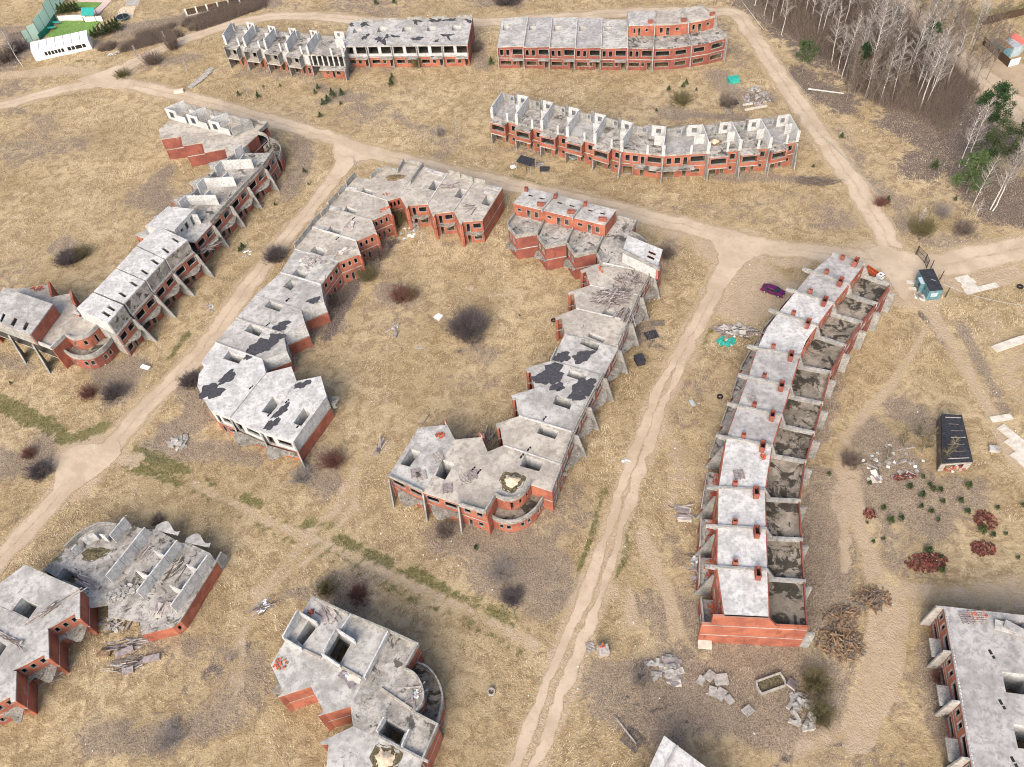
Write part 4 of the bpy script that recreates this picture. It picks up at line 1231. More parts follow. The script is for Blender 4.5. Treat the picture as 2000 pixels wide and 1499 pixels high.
for i in range(4):
    f0, b0, r0 = TF[i], TB[i], TR[i]
    dn = (r0 - f0).normalized()
    mb = MB()
    t = Vector((-dn.y, dn.x)) * .14
    uB, uR = (b0 - f0).length, (r0 - f0).length
    pr = [(-.5, 0), (uR, 0), (uR, 9.5), (uB - .2, 9.4), (uB - 1.0, 6.9), (-.5, 6.7)] if i in (1, 2, 3) else [(-.4, 0), (uR, 0), (uR, 9.05), (uB, 9.0), (uB, 6.3), (-.4, 6.3)]
    n = len(pr)
    mb.add([(*(f0 + dn * u + t * sg), z) for sg in (-1, 1) for u, z in pr], [tuple(range(n)), tuple(range(2 * n - 1, n - 1, -1))] + [(j, (j + 1) % n, n + (j + 1) % n, n + j) for j in range(n)])
    part('party_wall', mb, 'wall_grey', B)

# ---------------------------------------------------------------- roofless curved row (T3)
B = thing('roofless_row_house', 'bending roofless row with pale cross walls above brick bays, behind the black-roofed shelter', 'ruin', at(1250, 270))
ST = [(ZM, (252, 115), (122, 300)), (ZM, (556, 178), (416, 378)), (ZM, (856, 248), (716, 452)), (ZM, (1165, 328), (1022, 522)), (ZM, (1476, 398), (1350, 602)), (ZM, (1800, 492), (1670, 692)), (ZN, (342, 655), (318, 850)), (ZN, (742, 632), (808, 818)), (ZN, (1060, 600), (1152, 790)), (ZN, (1372, 568), (1482, 762)), (ZN, (1685, 518), (1782, 692))]
bk, fr = [], []
for zm, a, b in ST:
    p, q = W(zm, [a, b], 8.8)
    bk.append(p); fr.append(q)
for i in range(11):
    dn = (bk[i] - fr[i]).normalized()
    wall(B, fr[i], bk[i], 6.0, 8.8 + jit(), 'wall_pale', [], .2, 1, 'cross_wall')
    wall(B, fr[i] - dn * .6, bk[i], 0, 5.72, 'wall_grey', [], .22, 1, 'party_wall')
    if 4 < i < 9 or i == 10:
        fin(B, fr[i] - dn * .4, -dn, 1.7, .5, 5.8, .22, 'wall_grey')
    mb = MB(); mb.box((fr[i].x, fr[i].y, 7.3), (.55, .7, 2.6), math.atan2(dn.y, dn.x)); part('column', mb, 'wall_pale', B)
for i in range(10):
    f0, f1, b0, b1 = fr[i], fr[i + 1], bk[i], bk[i + 1]
    dr = (f1 - f0).normalized()
    dn = ((b0 + b1) / 2 - (f0 + f1) / 2).normalized()
    L = (f1 - f0).length
    LB = (b1 - b0).length
    db = (b1 - b0).normalized()
    poly = [f0, f1, b1 + dn * 2.6, b0 + dn * 2.6]
    FOOT.append([tuple(p) for p in poly])
    mb = MB(); mb.slab(poly, [], 5.76, 6.0 - jit()); part('roof_slab', mb, 'roof_dirty' if i % 3 else 'roof_grey', B)
    mb = MB(); mb.slab(poly, [], 2.78, 3.0); part('floor_slab', mb, 'floor_shade_tone', B)
    mb = MB(); k = b0.lerp(b1, .25); mb.slab([k + dn * 2.62, k + db * 2.6 + dn * 2.62, k + db * 2.6 + dn * 4.0, k + dn * 4.0], [], 5.72, 5.92); part('balcony_slab', mb, 'roof_pale', B)
    # set-back upper wall with its openings
    wh = 2.6 if i % 2 else 2.75
    wall(B, b0, b0.lerp(b1, .58), 6.0, 6 + wh * .8, 'wall_grey', [(LB * .3, LB * .42, .9, 2.0), (LB * .44, LB * .56, .05, 3.0)], .2, 1, 'concrete_wall')
    wall(B, b0.lerp(b1, .58), b1, 6.0, 8.75, 'wall_pale', [(LB * .12, LB * .27, .9, 2.1)], .2, 1, 'concrete_wall')
    c = f0.lerp(f1, .72).lerp(b0.lerp(b1, .72), .52)
    wall(B, c, c + dr * L * .24, 6.0, 8.4 + jit(), 'wall_pale', [], .16, 1, 'partition')
    mb = MB(); c = f0.lerp(f1, .62); mb.box((c.x, c.y, 7.1), (.5, .3, 2.2), math.atan2(dr.y, dr.x)); part('column', mb, 'wall_pale', B)
    mb = MB(); mb.hexa([f0 + dr * .3, f0.lerp(f1, .4), f0.lerp(f1, .4) + dn * .25, f0 + dr * .3 + dn * .25], 6.0, 6.4 + jit()); part('sill_beam', mb, 'rough_grey', B)
    mb = MB(); mb.hexa([f0.lerp(f1, .5), f1 - dr * .3, f1 - dr * .3 + dn * .25, f0.lerp(f1, .5) + dn * .25], 6.0, 6.4 + jit()); part('sill_beam', mb, 'rough_grey', B)
    for s in range(2):
        wall(B, b1 + dn * 2.4, b0 + dn * 2.4, 3 * s, 3 * s + 2.77, 'brick', openings('w', s, LB), .28, 1)
    if i in (5, 6):
        for s in range(2):
            ops = [(.08, .2, .5, 2.2), (.26, .4, .5, 2.2), (.46, .56, .05, 2.2), (.62, .96, .8, 2.3)] if s else [(.03, .28, .05, 2.2), (.45, .56, .05, 2.2), (.66, .86, 1.0, 2.0)]
            wall(B, f0 + dn * .1, f1 + dn * .1, 3 * s, 3 * s + 2.77, 'brick', [(a * L, b_ * L, c_, d_) for a, b_, c_, d_ in ops], .3, 1)
        u0, u1 = (.35, 1.0) if i == 5 else (0.0, .72)
        mb = MB(); mb.slab([f0 + dr * L * u0, f0 + dr * L * u1, f0 + dr * L * u1 - dn * 1.6, f0 + dr * L * u0 - dn * 1.6], [], 2.84, 3.03); part('canopy', mb, 'roof_dirty', B)
    else:
        bay = .62
        P0, P1 = f0, f0 + dr * L * bay
        Q0, Q1 = P0 - dn * 1.7, P1 - dn * 1.7
        mb = MB(); mb.slab([Q0, Q1, P1 + dn * .05, P0 + dn * .05], [], 5.75, 5.97 - jit()); part('bay_roof', mb, 'roof_dirty', B)
        mb = MB(); mb.slab([Q0, Q1, P1 + dn * .05, P0 + dn * .05], [], 2.78, 3.02); part('bay_floor', mb, 'roof_pale', B)
        Lb = L * bay
        wall(B, Q0 + dn * .05, Q1 + dn * .05, 3.02, 5.74, 'brick', [(.08 * Lb, .92 * Lb, .85, 2.45)], .28, 1)
        wall(B, Q1 - dr * .05, P1 - dr * .05, 3.02, 5.74, 'brick', [], .25, 1)
        wall(B, P0 + dr * .05, Q0 + dr * .05, 3.02, 5.74, 'brick', [], .25, 1)
        wall(B, P1 + dn * .1, f1 + dn * .1, 3.0, 5.75, 'brick', [(.3 * (L - Lb), .75 * (L - Lb), .7, 2.2)], .3, 1)
        wall(B, P0 + dn * .1, f1 + dn * .1, 0, 2.77, 'brick', [(.05 * L, .34 * L, .05, 2.4), (.46 * L, .6 * L, .05, 2.3), (.74 * L, .86 * L, 1.0, 2.0)], .3, 1)
        fin(B, f0 + dr * .1, -dn, 1.75, 1.75, 2.77, .2, 'wall_grey')
p = W(ZN, [(880, 800)], 6)[0]

# ---------------------------------------------------------------- top row, half roofless (T1)
B = thing('roofless_row_house', 'half roofless ruined row with leaning cross walls, patched flat roof and loggias near the thicket', 'ruin', at(680, 110))
ST = [((250, 132), (112, 342)), ((562, 162), (388, 378)), ((852, 218), (682, 412)), ((1142, 238), (982, 452)), ((1442, 272), (1275, 492)), ((1822, 282), (1762, 505))]
bk, fr = [], []
for a, b in ST:
    p, q = W(ZO, [a, b], 8.7)
    bk.append(p); fr.append(q)
for i in range(6):
    dn = (bk[i] - fr[i]).normalized()
    if i < 5:
        wall(B, fr[i], fr[i].lerp(bk[i], .8), 6.0, 8.7 + jit(), 'wall_pale', [], .2, 1, 'cross_wall')
        wall(B, fr[i].lerp(bk[i], .86), bk[i], 6.0, 7.9 + jit(), 'wall_pale', [], .2, 1, 'cross_wall')
    wall(B, fr[i] - dn * .3, bk[i], 0, 5.72, 'wall_grey', [], .22, 1, 'party_wall')
    mb = MB(); mb.box((fr[i].x, fr[i].y, 7.2), (.5, .6, 2.5), math.atan2(dn.y, dn.x)); part('column', mb, 'wall_pale', B)
for i in range(5):
    f0, f1, b0, b1 = fr[i], fr[i + 1], bk[i], bk[i + 1]
    dr = (f1 - f0).normalized()
    dn = ((b0 + b1) / 2 - (f0 + f1) / 2).normalized()
    L = (f1 - f0).length
    db = (b1 - b0).normalized(); LB = (b1 - b0).length
    poly = [f0, f1, b1 + dn * 2.0, b0 + dn * 2.0]
    FOOT.append([tuple(p) for p in poly])
    mb = MB(); mb.slab(poly, [], 5.76, 6.0 - jit()); part('roof_slab', mb, 'roof_dirty', B)
    mb = MB(); mb.slab(poly, [], 2.78, 3.0); part('floor_slab', mb, 'floor_shade_tone', B)
    c = f0.lerp(f1, .7).lerp(b0.lerp(b1, .7), .5)
    wall(B, c, c + dr * L * .25, 6.0, 8.3 + jit(), 'wall_pale', [], .16, 1, 'partition')
    wall(B, b0 + db * LB * .55, b0 + db * LB * .9, 6.0, 8.2 + jit(), 'wall_pale', [(.1 * LB, .2 * LB, .9, 1.9)], .18, 1, 'concrete_wall')
    wall(B, b0 + db * .3, b0 + db * LB * .5, 6.0, 6.9 + jit(), 'wall_grey', [], .18, 1, 'concrete_wall')
    mb = MB(); c = f0.lerp(f1, .66) + dn * .2; mb.box((c.x, c.y, 7.0), (.5, .3, 2.0), math.atan2(dr.y, dr.x)); part('column', mb, 'wall_pale', B)
    for s in range(2):
        wall(B, b1 + dn * 1.8, b0 + dn * 1.8, 3 * s, 3 * s + 2.77, 'brick', openings('w', s, LB), .28, 1)
    if i < 4:
        bay = .66
        Q0, Q1 = f0 - dn * 2.0, f0 + dr * L * bay - dn * 2.0
        P1 = f0 + dr * L * bay
        mb = MB(); mb.slab([Q0, Q1, P1 + dn * .05, f0 + dn * .05], [], 5.7, 5.97 - jit()); part('bay_roof', mb, 'roof_dirty', B)
        mb = MB(); mb.slab([Q0, Q1, P1 + dn * .05, f0 + dn * .05], [], 2.78, 3.02); part('bay_floor', mb, 'roof_tan', B)
        for c in (Q0 + dr * .15, Q1 - dr * .2):
            wall(B, c, c + dn * 1.9, 3.02, 5.7, 'wall_grey', [], .18, 1, 'loggia_wall')
        fin(B, f0 + dr * .1, -dn, 2.0, 2.0, 2.77, .2, 'wall_grey')
        wall(B, f0 + dn * .1, P1 + dn * .1, 3.0, 5.7, 'wall_grey', [(.2 * L, .56 * L, .1, 2.4)], .2, 1, 'concrete_wall')
        wall(B, P1 + dn * .1, f1 + dn * .1, 3.0, 5.7, 'wall_pale', [], .2, 1, 'concrete_wall')
        wall(B, f0 + dn * .1, f1 + dn * .1, 0, 2.77, 'brick', [(.08 * L, .36 * L, .05, 2.4), (.46 * L, .6 * L, .05, 2.3), (.72 * L, .88 * L, .3, 2.2)], .3, 1)
    else:
        n = 7
        for j in range(n):
            c = f0 + dr * L * (.06 + .92 * j / (n - 1)); mb = MB(); mb.box((c.x, c.y, 4.4), (.35, .4, 2.7), math.atan2(dr.y, dr.x)); part('column', mb, 'wall_pale', B)
        wall(B, f0 + dr * L * .3 - dn * .8, f1 - dn * .8, 0, 2.6, 'brick', [(.1 * L, .2 * L, 1.0, 2.0), (.28 * L, .36 * L, .05, 2.1), (.4 * L, .52 * L, .9, 2.0)], .3, 1)
        mb = MB(); mb.slab([f0 + dr * L * .25 - dn * 1.9, f1 - dn * 1.9, f1 - dn * .02, f0 + dr * L * .25 - dn * .02], [], 2.7, 2.92); part('canopy', mb, 'roof_dirty', B)
        fin(B, f1 - dn * .1, -dn, 2.0, 2.0, 2.6, .22, 'wall_grey')
q = W(ZF, [(970, 330), (1865, 320), (1902, 122), (1035, 152)], 6.1)
FOOT.append([tuple(p) for p in q])
dr = (q[1] - q[0]).normalized(); dn = (q[3] - q[0]).normalized()
LT = (q[1] - q[0]).length
u5 = [quadin(q, i / 5, 0) for i in range(6)]
v5 = [quadin(q, i / 5, 1) for i in range(6)]
for i in range(5):
    f0, f1, b1, b0 = u5[i], u5[i + 1], v5[i + 1], v5[i]
    L = (f1 - f0).length
    D = (b0 - f0).length
    hq = [quadin([f0, f1, b1, b0], s, t) for s, t in ((.26, .52), (.62, .52), (.62, .72), (.26, .72))]
    mb = MB(); mb.slab([f0, f1, b1, b0], [hq], 5.86, 6.1); part('roof_slab', mb, 'roof_pale', B)
    well(B, hq, 6.1, 3.0)
    mb = MB(); mb.slab([f0, f1, b1, b0], [], 2.78, 3.0); part('floor_slab', mb, 'floor_shade_tone', B)
    wall(B, f0 + dn * .15, f1 + dn * .15, 3.0, 5.84, 'wall_pale', [(.05 * L, .44 * L, .75, 2.75), (.55 * L, .97 * L, .75, 2.75)], .3, 1, 'concrete_wall')
    wall(B, f0 + dn * .15, f1 + dn * .15, 0, 2.77, 'brick', [(.1 * L, .44 * L, .9, 2.1), (.54 * L, .68 * L, .9, 2.0), (.82 * L, .97 * L, .05, 2.3)], .3, 1)
    for s in range(2):
        wall(B, b1 - dn * .1, b0 - dn * .1, 3 * s, 3 * s + 2.77, 'brick', openings('w', s, L), .3, 1)
    wall(B, f0 - dn * .5, b0, 0, 5.82, 'wall_grey', [], .22, 1, 'party_wall')
    mb = MB(); mb.slab([f0 + dr * L * .5, f0 + dr * L * .98, f0 + dr * L * .98 - dn * 1.3, f0 + dr * L * .5 - dn * 1.3], [], 2.86, 3.05); part('canopy', mb, 'roof_dirty', B)
    panels(B, b0 + dr * L * .35 - dn * .2, b1 - dr * .1 - dn * .2, 6.1, 6.75, 'rough_grey', .18, 5)
    for j in range(4):
        c = quadin([f0, f1, b1, b0], random.random(), random.choice((.15, .25, .35, .85, .92)))
        blob(B, c, random.uniform(.6, 1.7), random.uniform(.35, .9), 6.1 + .006 * j, 'tar', random.uniform(0, 3), 60 + i * 5 + j, amp=.5)
wall(B, q[1], q[2], 0, 5.84, 'brick', [], .3, 1)

# ---------------------------------------------------------------- diagonal row (L)
B = thing('ruined_row_house', 'diagonal ruined row from roofless pale walls to white skylit roofs, along the open dry field', 'ruin', at(330, 480))
P6 = lambda pts, z=R6: W(ZG, pts, z)
unit(B, P6([(345, 285), (255, 355), (275, 437), (440, 412), (457, 492), (620, 465), (640, 548), (810, 515), (830, 592), (895, 555), (1000, 480), (1085, 400), (1165, 330), (1020, 300), (470, 165)]), 'wwb.b.b..pb.bwb', R6, [], 'roof_tan', 'brick_red')
E3 = P6([(305, 182), (465, 115), (1020, 255), (852, 330)], 8.8)
def chain(B, pts, z0, z1, mat, nm='cross_wall', ops=None):
    for a, b in zip(pts, pts[1:]):
        L = (b - a).length
        wall(B, a, b, z0, z1 + jit(), mat, ops(L) if ops else [], .2, 1, nm)
chain(B, [E3[0], E3[1]], 6, 8.8, 'wall_pale')
panels(B, E3[1], E3[2], 6, 8.0, 'wall_grey', .2, 3.0, 'concrete_panel')
chain(B, [E3[2], E3[3]], 6, 8.2, 'wall_grey')
n = 6
for i in range(n):
    a, b = E3[0].lerp(E3[3], i / n), E3[0].lerp(E3[3], (i + 1) / n)
    L = (b - a).length
    wall(B, a, b, 6, 8.8 + jit() if i % 2 == 0 else 7.6 + jit(), 'wall_pale', [(.3 * L, .7 * L, .6, 2.2)] if i % 2 == 0 else [(.75 * L, .98 * L, .05, 3)], .2, 1, 'concrete_wall')
for t in (.33, .66):
    a, b = E3[0].lerp(E3[3], t), E3[1].lerp(E3[2], t)
    chain(B, [a.lerp(b, .08), b], 6, 8.6, 'wall_pale')
    c = a.lerp(b, .5)
    chain(B, [c, c + (E3[0] - E3[3]).normalized() * 2.2], 6, 8.5, 'wall_pale', 'partition')
strip(B, P6([(1020, 262), (1165, 292), (1082, 372)], R6 + .9), R6 + .003, R6 + .9, 'rough_grey', .22)
strip(B, curve(P6([(1082, 372), (1140, 390), (1170, 430), (1172, 480)], R6 + .9), 5), R6 + .003, R6 + .92, 'rough_grey', .22, 'curved_parapet')
bal = curve(P6([(1180, 420), (1240, 450), (1275, 510), (1260, 590)], 3.9), 5)
strip(B, bal, 2.8, 3.9, 'rough_grey', .22, 'curved_parapet')
curved_wall(B, resample(bal, 6), 0, 2.79, 'brick', ['w', None, 'w', None, 'w', None], .25, 1)
mb = MB(); mb.slab(list(bal) + P6([(1150, 600), (1120, 470)], 3.9), [], 2.82, 3.0); part('terrace_slab', mb, 'terrace_wet', B)
FOOT.append([tuple(p) for p in list(bal) + P6([(1150, 600), (1120, 470)], 3.9)])
SG = [(1225, 552), (1140, 672), (992, 822), (848, 980), (702, 1145), (560, 1300)]    # road-side ends of the party lines
TI = [(830, 592), (668, 640), (510, 800), (358, 945), (205, 1090), (60, 1235)]           # field-side tips
IN = [(895, 555), (690, 700), (545, 850), (400, 985), (240, 1130), (110, 1260)]
for i in range(5):
    poly = P6([SG[i], SG[i + 1], IN[i + 1], TI[i + 1], (IN[i][0] - 10, IN[i][1] + 25), IN[i]])
    unit(B, poly, 'R.bw.p' if i else 'r.bw.p', R6, [], 'roof_dirty' if i < 4 else 'roof_pale', 'brick')
    a, b = P6([SG[i], SG[i + 1]], R6)
    if i < 4:
        panels(B, a.lerp(P6([IN[i]])[0], .02), b.lerp(P6([IN[i + 1]])[0], .02), R6, R6 + .75, 'rough_grey', .2, 3.3)
for i in range(4):
    a, b = P6([SG[i + 1], IN[i + 1]])
    chain(B, [a.lerp(b, .18), a.lerp(b, .75)], 6, 8.5, 'wall_pale')
    chain(B, [a.lerp(b, .8), a.lerp(b, .98)], 6, 7.6, 'wall_grey')
    c, e = P6([SG[i], IN[i]])
    m0, m1 = a.lerp(b, .72), c.lerp(e, .72)
    chain(B, [m0.lerp(m1, .1), m0.lerp(m1, .55)], 6, 7.7, 'wall_grey', 'concrete_wall', lambda L: [(.3 * L, .6 * L, .6, 1.5)])
    chain(B, [m0.lerp(m1, .6), m0.lerp(m1, .95)], 6, 8.6, 'wall_pale', 'concrete_wall')
    k = a.lerp(b, .4)
    chain(B, [k, k + (c - a).normalized() * 2.3], 6, 8.3, 'wall_pale', 'partition')
HR = [  # white upper roofs, z 9
    ([(1365, 98), (1578, 118), (1420, 290), (1182, 258)], []),
    ([(1290, 262), (1525, 372), (1342, 527), (1115, 412)], [[(1390, 360), (1410, 348), (1465, 380), (1445, 396)], [(1310, 442), (1330, 430), (1386, 465), (1366, 482)]]),
    ([(1110, 425), (1340, 532), (1185, 702), (950, 597)], [[(1225, 540), (1245, 522), (1302, 560), (1280, 576)], [(1140, 622), (1160, 606), (1216, 642), (1195, 657)]]),
    ([(945, 607), (1180, 708), (1010, 887), (765, 790)], [[(1050, 718), (1074, 705), (1130, 740), (1108, 756)], [(960, 806), (984, 792), (1040, 826), (1016, 842)]]),
    ([(760, 802), (1005, 905), (880, 1052), (625, 927)], [[(868, 922), (890, 902), (950, 942), (928, 956)], [(824, 966), (848, 946), (910, 986), (886, 1002)]])]
tops = []
for i, (q_, hs_) in enumerate(HR):
    q = W(ZH, q_, 9.0)
    tops.append(q)
    FOOT.append([tuple(p) for p in q])
    mb = MB(); mb.slab(q, [W(ZH, h, 9.0) for h in hs_], 8.78, 9.0 + .03 * i); part('roof_slab', mb, 'roof_white', B)
    for h in hs_:
        well(B, W(ZH, h, 9.0), 9.0, 1.2, 'wall_grey')
    sd = 1 if area(q) > 0 else -1
    for j in range(4):
        a, b = q[j], q[(j + 1) % 4]
        L = (b - a).length
        ops = [(.1 * L, .3 * L, .05, 2.2), (.45 * L, .58 * L, .6, 2.2), (.7 * L, .82 * L, 1.2, 2.0)] if (i == 0 and j == 1) else []
        wall(B, a, b, 6.0, 8.77, 'wall_pale' if (i == 0 or j == 2) else 'roof_dirty', ops, .22, sd, 'concrete_wall')
    if i:
        # storeys below: brick with loggias, fins and balconies on the road side
        o = ((q[1] + q[2]) / 2 - (q[0] + q[3]) / 2).normalized()
        base = [q[1] + o * .5, q[2] + o * .5, q[3] - o * 1.2, q[0] - o * 1.2]
        unit(B, base, 'Rpbp' if i < 5 else 'r.bp', R6, [], 'rough_grey', 'brick', finmat='wall_grey', find=(3.0, .6))
        tip = base[2]
        dd = (base[3] - base[2]).normalized()
        mb = MB(); k = base[2] - o * 1.6; mb.hexa([k, k + dd * .35, base[2] + dd * .35, base[2]], 0, 6.5); part('pilaster', mb, 'brick', B)
        strip(B, [k + dd * .17, base[2] + dd * .17], 6.5, 6.75, 'roof_white', .45, 'pilaster_cap')
# round corner
pent = W(ZH, [(30, 757), (430, 892), (245, 1142), (-140, 1000)], 9.0)
FOOT.append([tuple(p) for p in pent])
hs = [W(ZH, h, 9.0) for h in ([(85, 1062), (118, 1000), (146, 1012), (112, 1075)], [(182, 1098), (212, 1035), (240, 1045), (208, 1108)], [(0, 1030), (25, 965), (48, 975), (14, 1042)])]
mb = MB(); mb.slab(pent, hs, 8.78, 9.02); part('penthouse_roof', mb, 'roof_pale', B)
sd = 1 if area(pent) > 0 else -1
for j in range(4):
    wall(B, pent[j], pent[(j + 1) % 4], 6.0, 8.77, 'brick' if j == 1 else 'wall_grey', [], .25, sd)
core = W(ZH, [(30, 757), (230, 745), (400, 720), (420, 820), (580, 790), (600, 890), (630, 930), (790, 1050), (700, 1128), (600, 1158), (520, 1132), (410, 1238), (245, 1172), (-140, 1030)], R6 + .4)
unit(B, core, 'wbbbbb.......r', R6, [], 'roof_tan', 'brick')
for a, b in (((400, 720), (420, 820)), ((575, 790), (600, 885))):
    strip(B, W(ZH, [a, b], R6 + .5), 0.0, R6 + .8, 'brick', .4, 'pilaster')
strip(B, W(ZH, [(245, 1172), (410, 1238), (522, 1132)], R6 + .6), R6 - .3, R6 + .6, 'roof_pale', .3)
inner = curve(W(ZH, [(522, 1132), (600, 1160), (700, 1130), (790, 1050)], R6 + .6), 6)
strip(B, inner, R6 - .3, R6 + .61, 'roof_grey', .3, 'curved_parapet')
curved_wall(B, resample(inner, 7), 3.0, R6 - .31, 'brick', [None, 'w', None, 'w', None, 'd', None], .25, 1)
outer = curve(W(ZH, [(515, 1262), (600, 1305), (720, 1305), (830, 1245), (903, 1158)], 3.9), 6)
strip(B, outer, 2.75, 3.9, 'rough_grey', .3, 'curved_parapet')
curved_wall(B, resample(outer, 9), 0, 2.74, 'brick_red', [None, 'w', None, 'w', 'w', None, 'w', 'w', None], .25, 1)
mb = MB(); mb.slab(list(outer) + list(reversed(inner)), [], 2.8, 3.0); part('terrace_slab', mb, 'terrace_wet', B)
FOOT.append([tuple(p) for p in list(outer) + list(reversed(inner))])
p = W(ZH, [(410, 1238), (522, 1132)], R6 + .6)
wall(B, p[0], p[1], 0, R6 - .3, 'brick', [], .3, 1)
p = W(ZH, [(800, 1062), (925, 1108), (1035, 945)], R6 + .1)
unit(B, [p[0], p[1], p[2], p[2] + (p[0] - p[1])], 'bw.p', R6, [], 'rough_grey', 'brick_red')
for a in ((60, 1130), (255, 1205)):
    fin(B, W(ZH, [a], R6)[0], (.45, -1), 3.4, .4, 5.7, .3, 'wall_grey')

# ---------------------------------------------------------------- bottom corner row (BL)
B = thing('ruined_row_house', 'stepped brick ruin with patched pale roof joined to an open one-storey shell of concrete walls', 'ruin', at(130, 1230))
ZQ = (0, 1130, .2001)
for poly, ed, rf, wl, zm in (
        ([(165, 385), (530, 545), (530, 740), (503, 745), (500, 706), (313, 814), (-120, 600)], 'pbb.3pw', 'roof_pale', [(80, 690), (145, 605), (255, 655), (190, 745)], ZI),
        ([(470, 500), (477, 775), (437, 790), (432, 738), (125, 900), (-520, 560), (-230, 160)], 'bb.3p.', 'roof_pale', [(-70, 730), (0, 620), (65, 660), (-10, 775)], ZQ),
        ([(160, 905), (150, 1192), (104, 1207), (98, 1150), (-210, 1310), (-620, 1000), (-520, 560), (125, 900)], 'bb.3p..', 'roof_pale', [(-300, 950), (-240, 860), (-160, 900), (-220, 1000)], ZQ)):
    h = W(zm, wl, R6)
    unit(B, W(zm, poly, R6), ed, R6, [h], rf, 'brick')
    well(B, h, R6)
for a, b in (((500, 706), (313, 814)), ):
    p, q = W(ZI, [a, b], R6)
    balcony(B, p, q, (.6, -1), 2.4, 3.0)
p, q = W(ZQ, [(432, 738), (160, 880)], R6)
balcony(B, p, q, (.6, -1), 2.4, 3.0)
p, q = W(ZQ, [(98, 1150), (-100, 1250)], R6)
balcony(B, p, q, (.6, -1), 2.4, 3.0)
shell = W(ZI, [(285, 420), (435, 275), (520, 188), (620, 128), (700, 114), (780, 124), (860, 120), (960, 150), (1045, 152), (1200, 240), (1250, 240), (1400, 310), (1440, 370), (1200, 760), (1145, 800), (940, 850), (930, 765), (720, 735), (720, 652), (600, 672), (540, 560)], 3.0)
hq = W(ZI, [(375, 470), (425, 408), (535, 460), (490, 512)], 3.0)
unit(B, shell, 'w....wbwbwbwb1bb.....', 3.0, [hq], 'roof_dirty', 'brick', storeys=1)
well(B, hq, 3.0, 2.8)
for a, b, z1 in (((705, 462), (966, 136), 5.6), ((910, 565), (1180, 222), 5.5), ((1135, 660), (1385, 320), 5.5), ((730, 190), (830, 70), 5.5)):
    p, q = W(ZI, [a, b], z1)
    L = (q - p).length
    n = max(2, round(L / 3.0))
    for j in range(n):
        wall(B, p.lerp(q, j / n + .004), p.lerp(q, (j + 1) / n - .004), 3.0, z1 + random.uniform(-.05, .05), 'wall_pale', [], .22, 1, 'concrete_panel')
for a, b in (((1015, 290), (1090, 330)), ((905, 430), (985, 468)), ((1235, 385), (1310, 425)), ((1125, 525), (1200, 560))):
    p, q = W(ZI, [a, b], 5.2)
    wall(B, p, q, 3.0, 5.2 + jit(), 'wall_pale', [], .18, 1, 'partition')
ar = curve(W(ZI, [(430, 262), (520, 178), (620, 120), (700, 106), (775, 116)], 3.9), 6)
strip(B, ar, 2.7, 3.9, 'rough_grey', .3, 'curved_parapet')
curved_wall(B, resample(ar, 8), 0, 2.7, 'brick', ['w', None] * 4, .25, -1)
ar = resample(curve(W(ZI, [(470, 285), (540, 215), (620, 172), (700, 190)], 5.0), 6), 6)
for i in (0, 2, 3, 5):
    wall(B, ar[i], ar[i + 1], 3.0, 5.0 + jit(), 'wall_pale', [], .18, -1, 'concrete_panel')
for a, b in (((1030, 150), (1185, 190)), ((1230, 235), (1392, 268))):
    p, q = W(ZI, [a, b], 3.0)
    balcony(B, p, q, (.2, 1), 1.6, 3.03, True, 'roof_pale')
fin(B, W(ZI, [(1440, 365)], 3.0)[0], (.4, 1), 2.2, 1.6, 3.2, .3)

# ---------------------------------------------------------------- bottom row (BC)
B = thing('ruined_row_house', 'ruin with waist-high stub walls, open stair shafts and a rounded terrace, below the mossy track', 'ruin', at(700, 1360))
for poly, ed, wl in (
        ([(455, 105), (770, 245), (545, 640), (445, 838), (178, 925), (225, 885), (120, 665)], 'w..bbvw', [(330, 455), (430, 300), (500, 350), (378, 505)]),
        ([(770, 245), (1075, 385), (890, 770), (770, 1000), (503, 1078), (552, 1040), (445, 838), (545, 640)], 'wp.bbv..', [(545, 555), (640, 380), (780, 480), (685, 650)]),
        ([(1075, 385), (1320, 490), (1210, 690), (1300, 745), (1358, 850), (1362, 950), (1310, 1040), (1480, 1150), (1365, 1435), (960, 1245), (790, 1165), (770, 1000), (890, 770)], 'wb.....brp.b.', [(985, 1205), (1045, 1090), (1225, 1195), (1170, 1310)]),
        ([(790, 1165), (960, 1245), (1365, 1435), (1240, 1760), (560, 1640), (592, 1310), (530, 1312), (524, 1292)], '..rpw.bw', [(800, 1560), (840, 1500), (940, 1540), (900, 1600)])):
    h = W(ZJ, wl, R6)
    unit(B, W(ZJ, poly, R6), ed, R6, [h], 'roof_dirty' if poly[0][0] == 1075 else 'roof_pale', 'brick')
    well(B, h, R6)
strip(B, W(ZJ, [(458, 108), (750, 240)], R6 + .9), R6, R6 + .9, 'rough_grey', .26)
strip(B, W(ZJ, [(755, 243), (1072, 375), (1316, 488), (1207, 685)], R6 + .85), R6, R6 + .85, 'rough_grey', .26)
strip(B, curve(W(ZJ, [(1207, 685), (1295, 735), (1352, 840), (1358, 945), (1308, 1030)], R6 + .8), 5), R6 - .3, R6 + .8, 'rough_grey', .24, 'curved_parapet')
strip(B, W(ZJ, [(1285, 1045), (1478, 1145), (1355, 1430)], R6 + .8), R6 - .3, R6 + .82, 'rough_grey', .24)
strip(B, W(ZJ, [(985, 1235), (1400, 1450)], R6 + .6), R6 + .003, R6 + .6, 'wall_grey', .26)
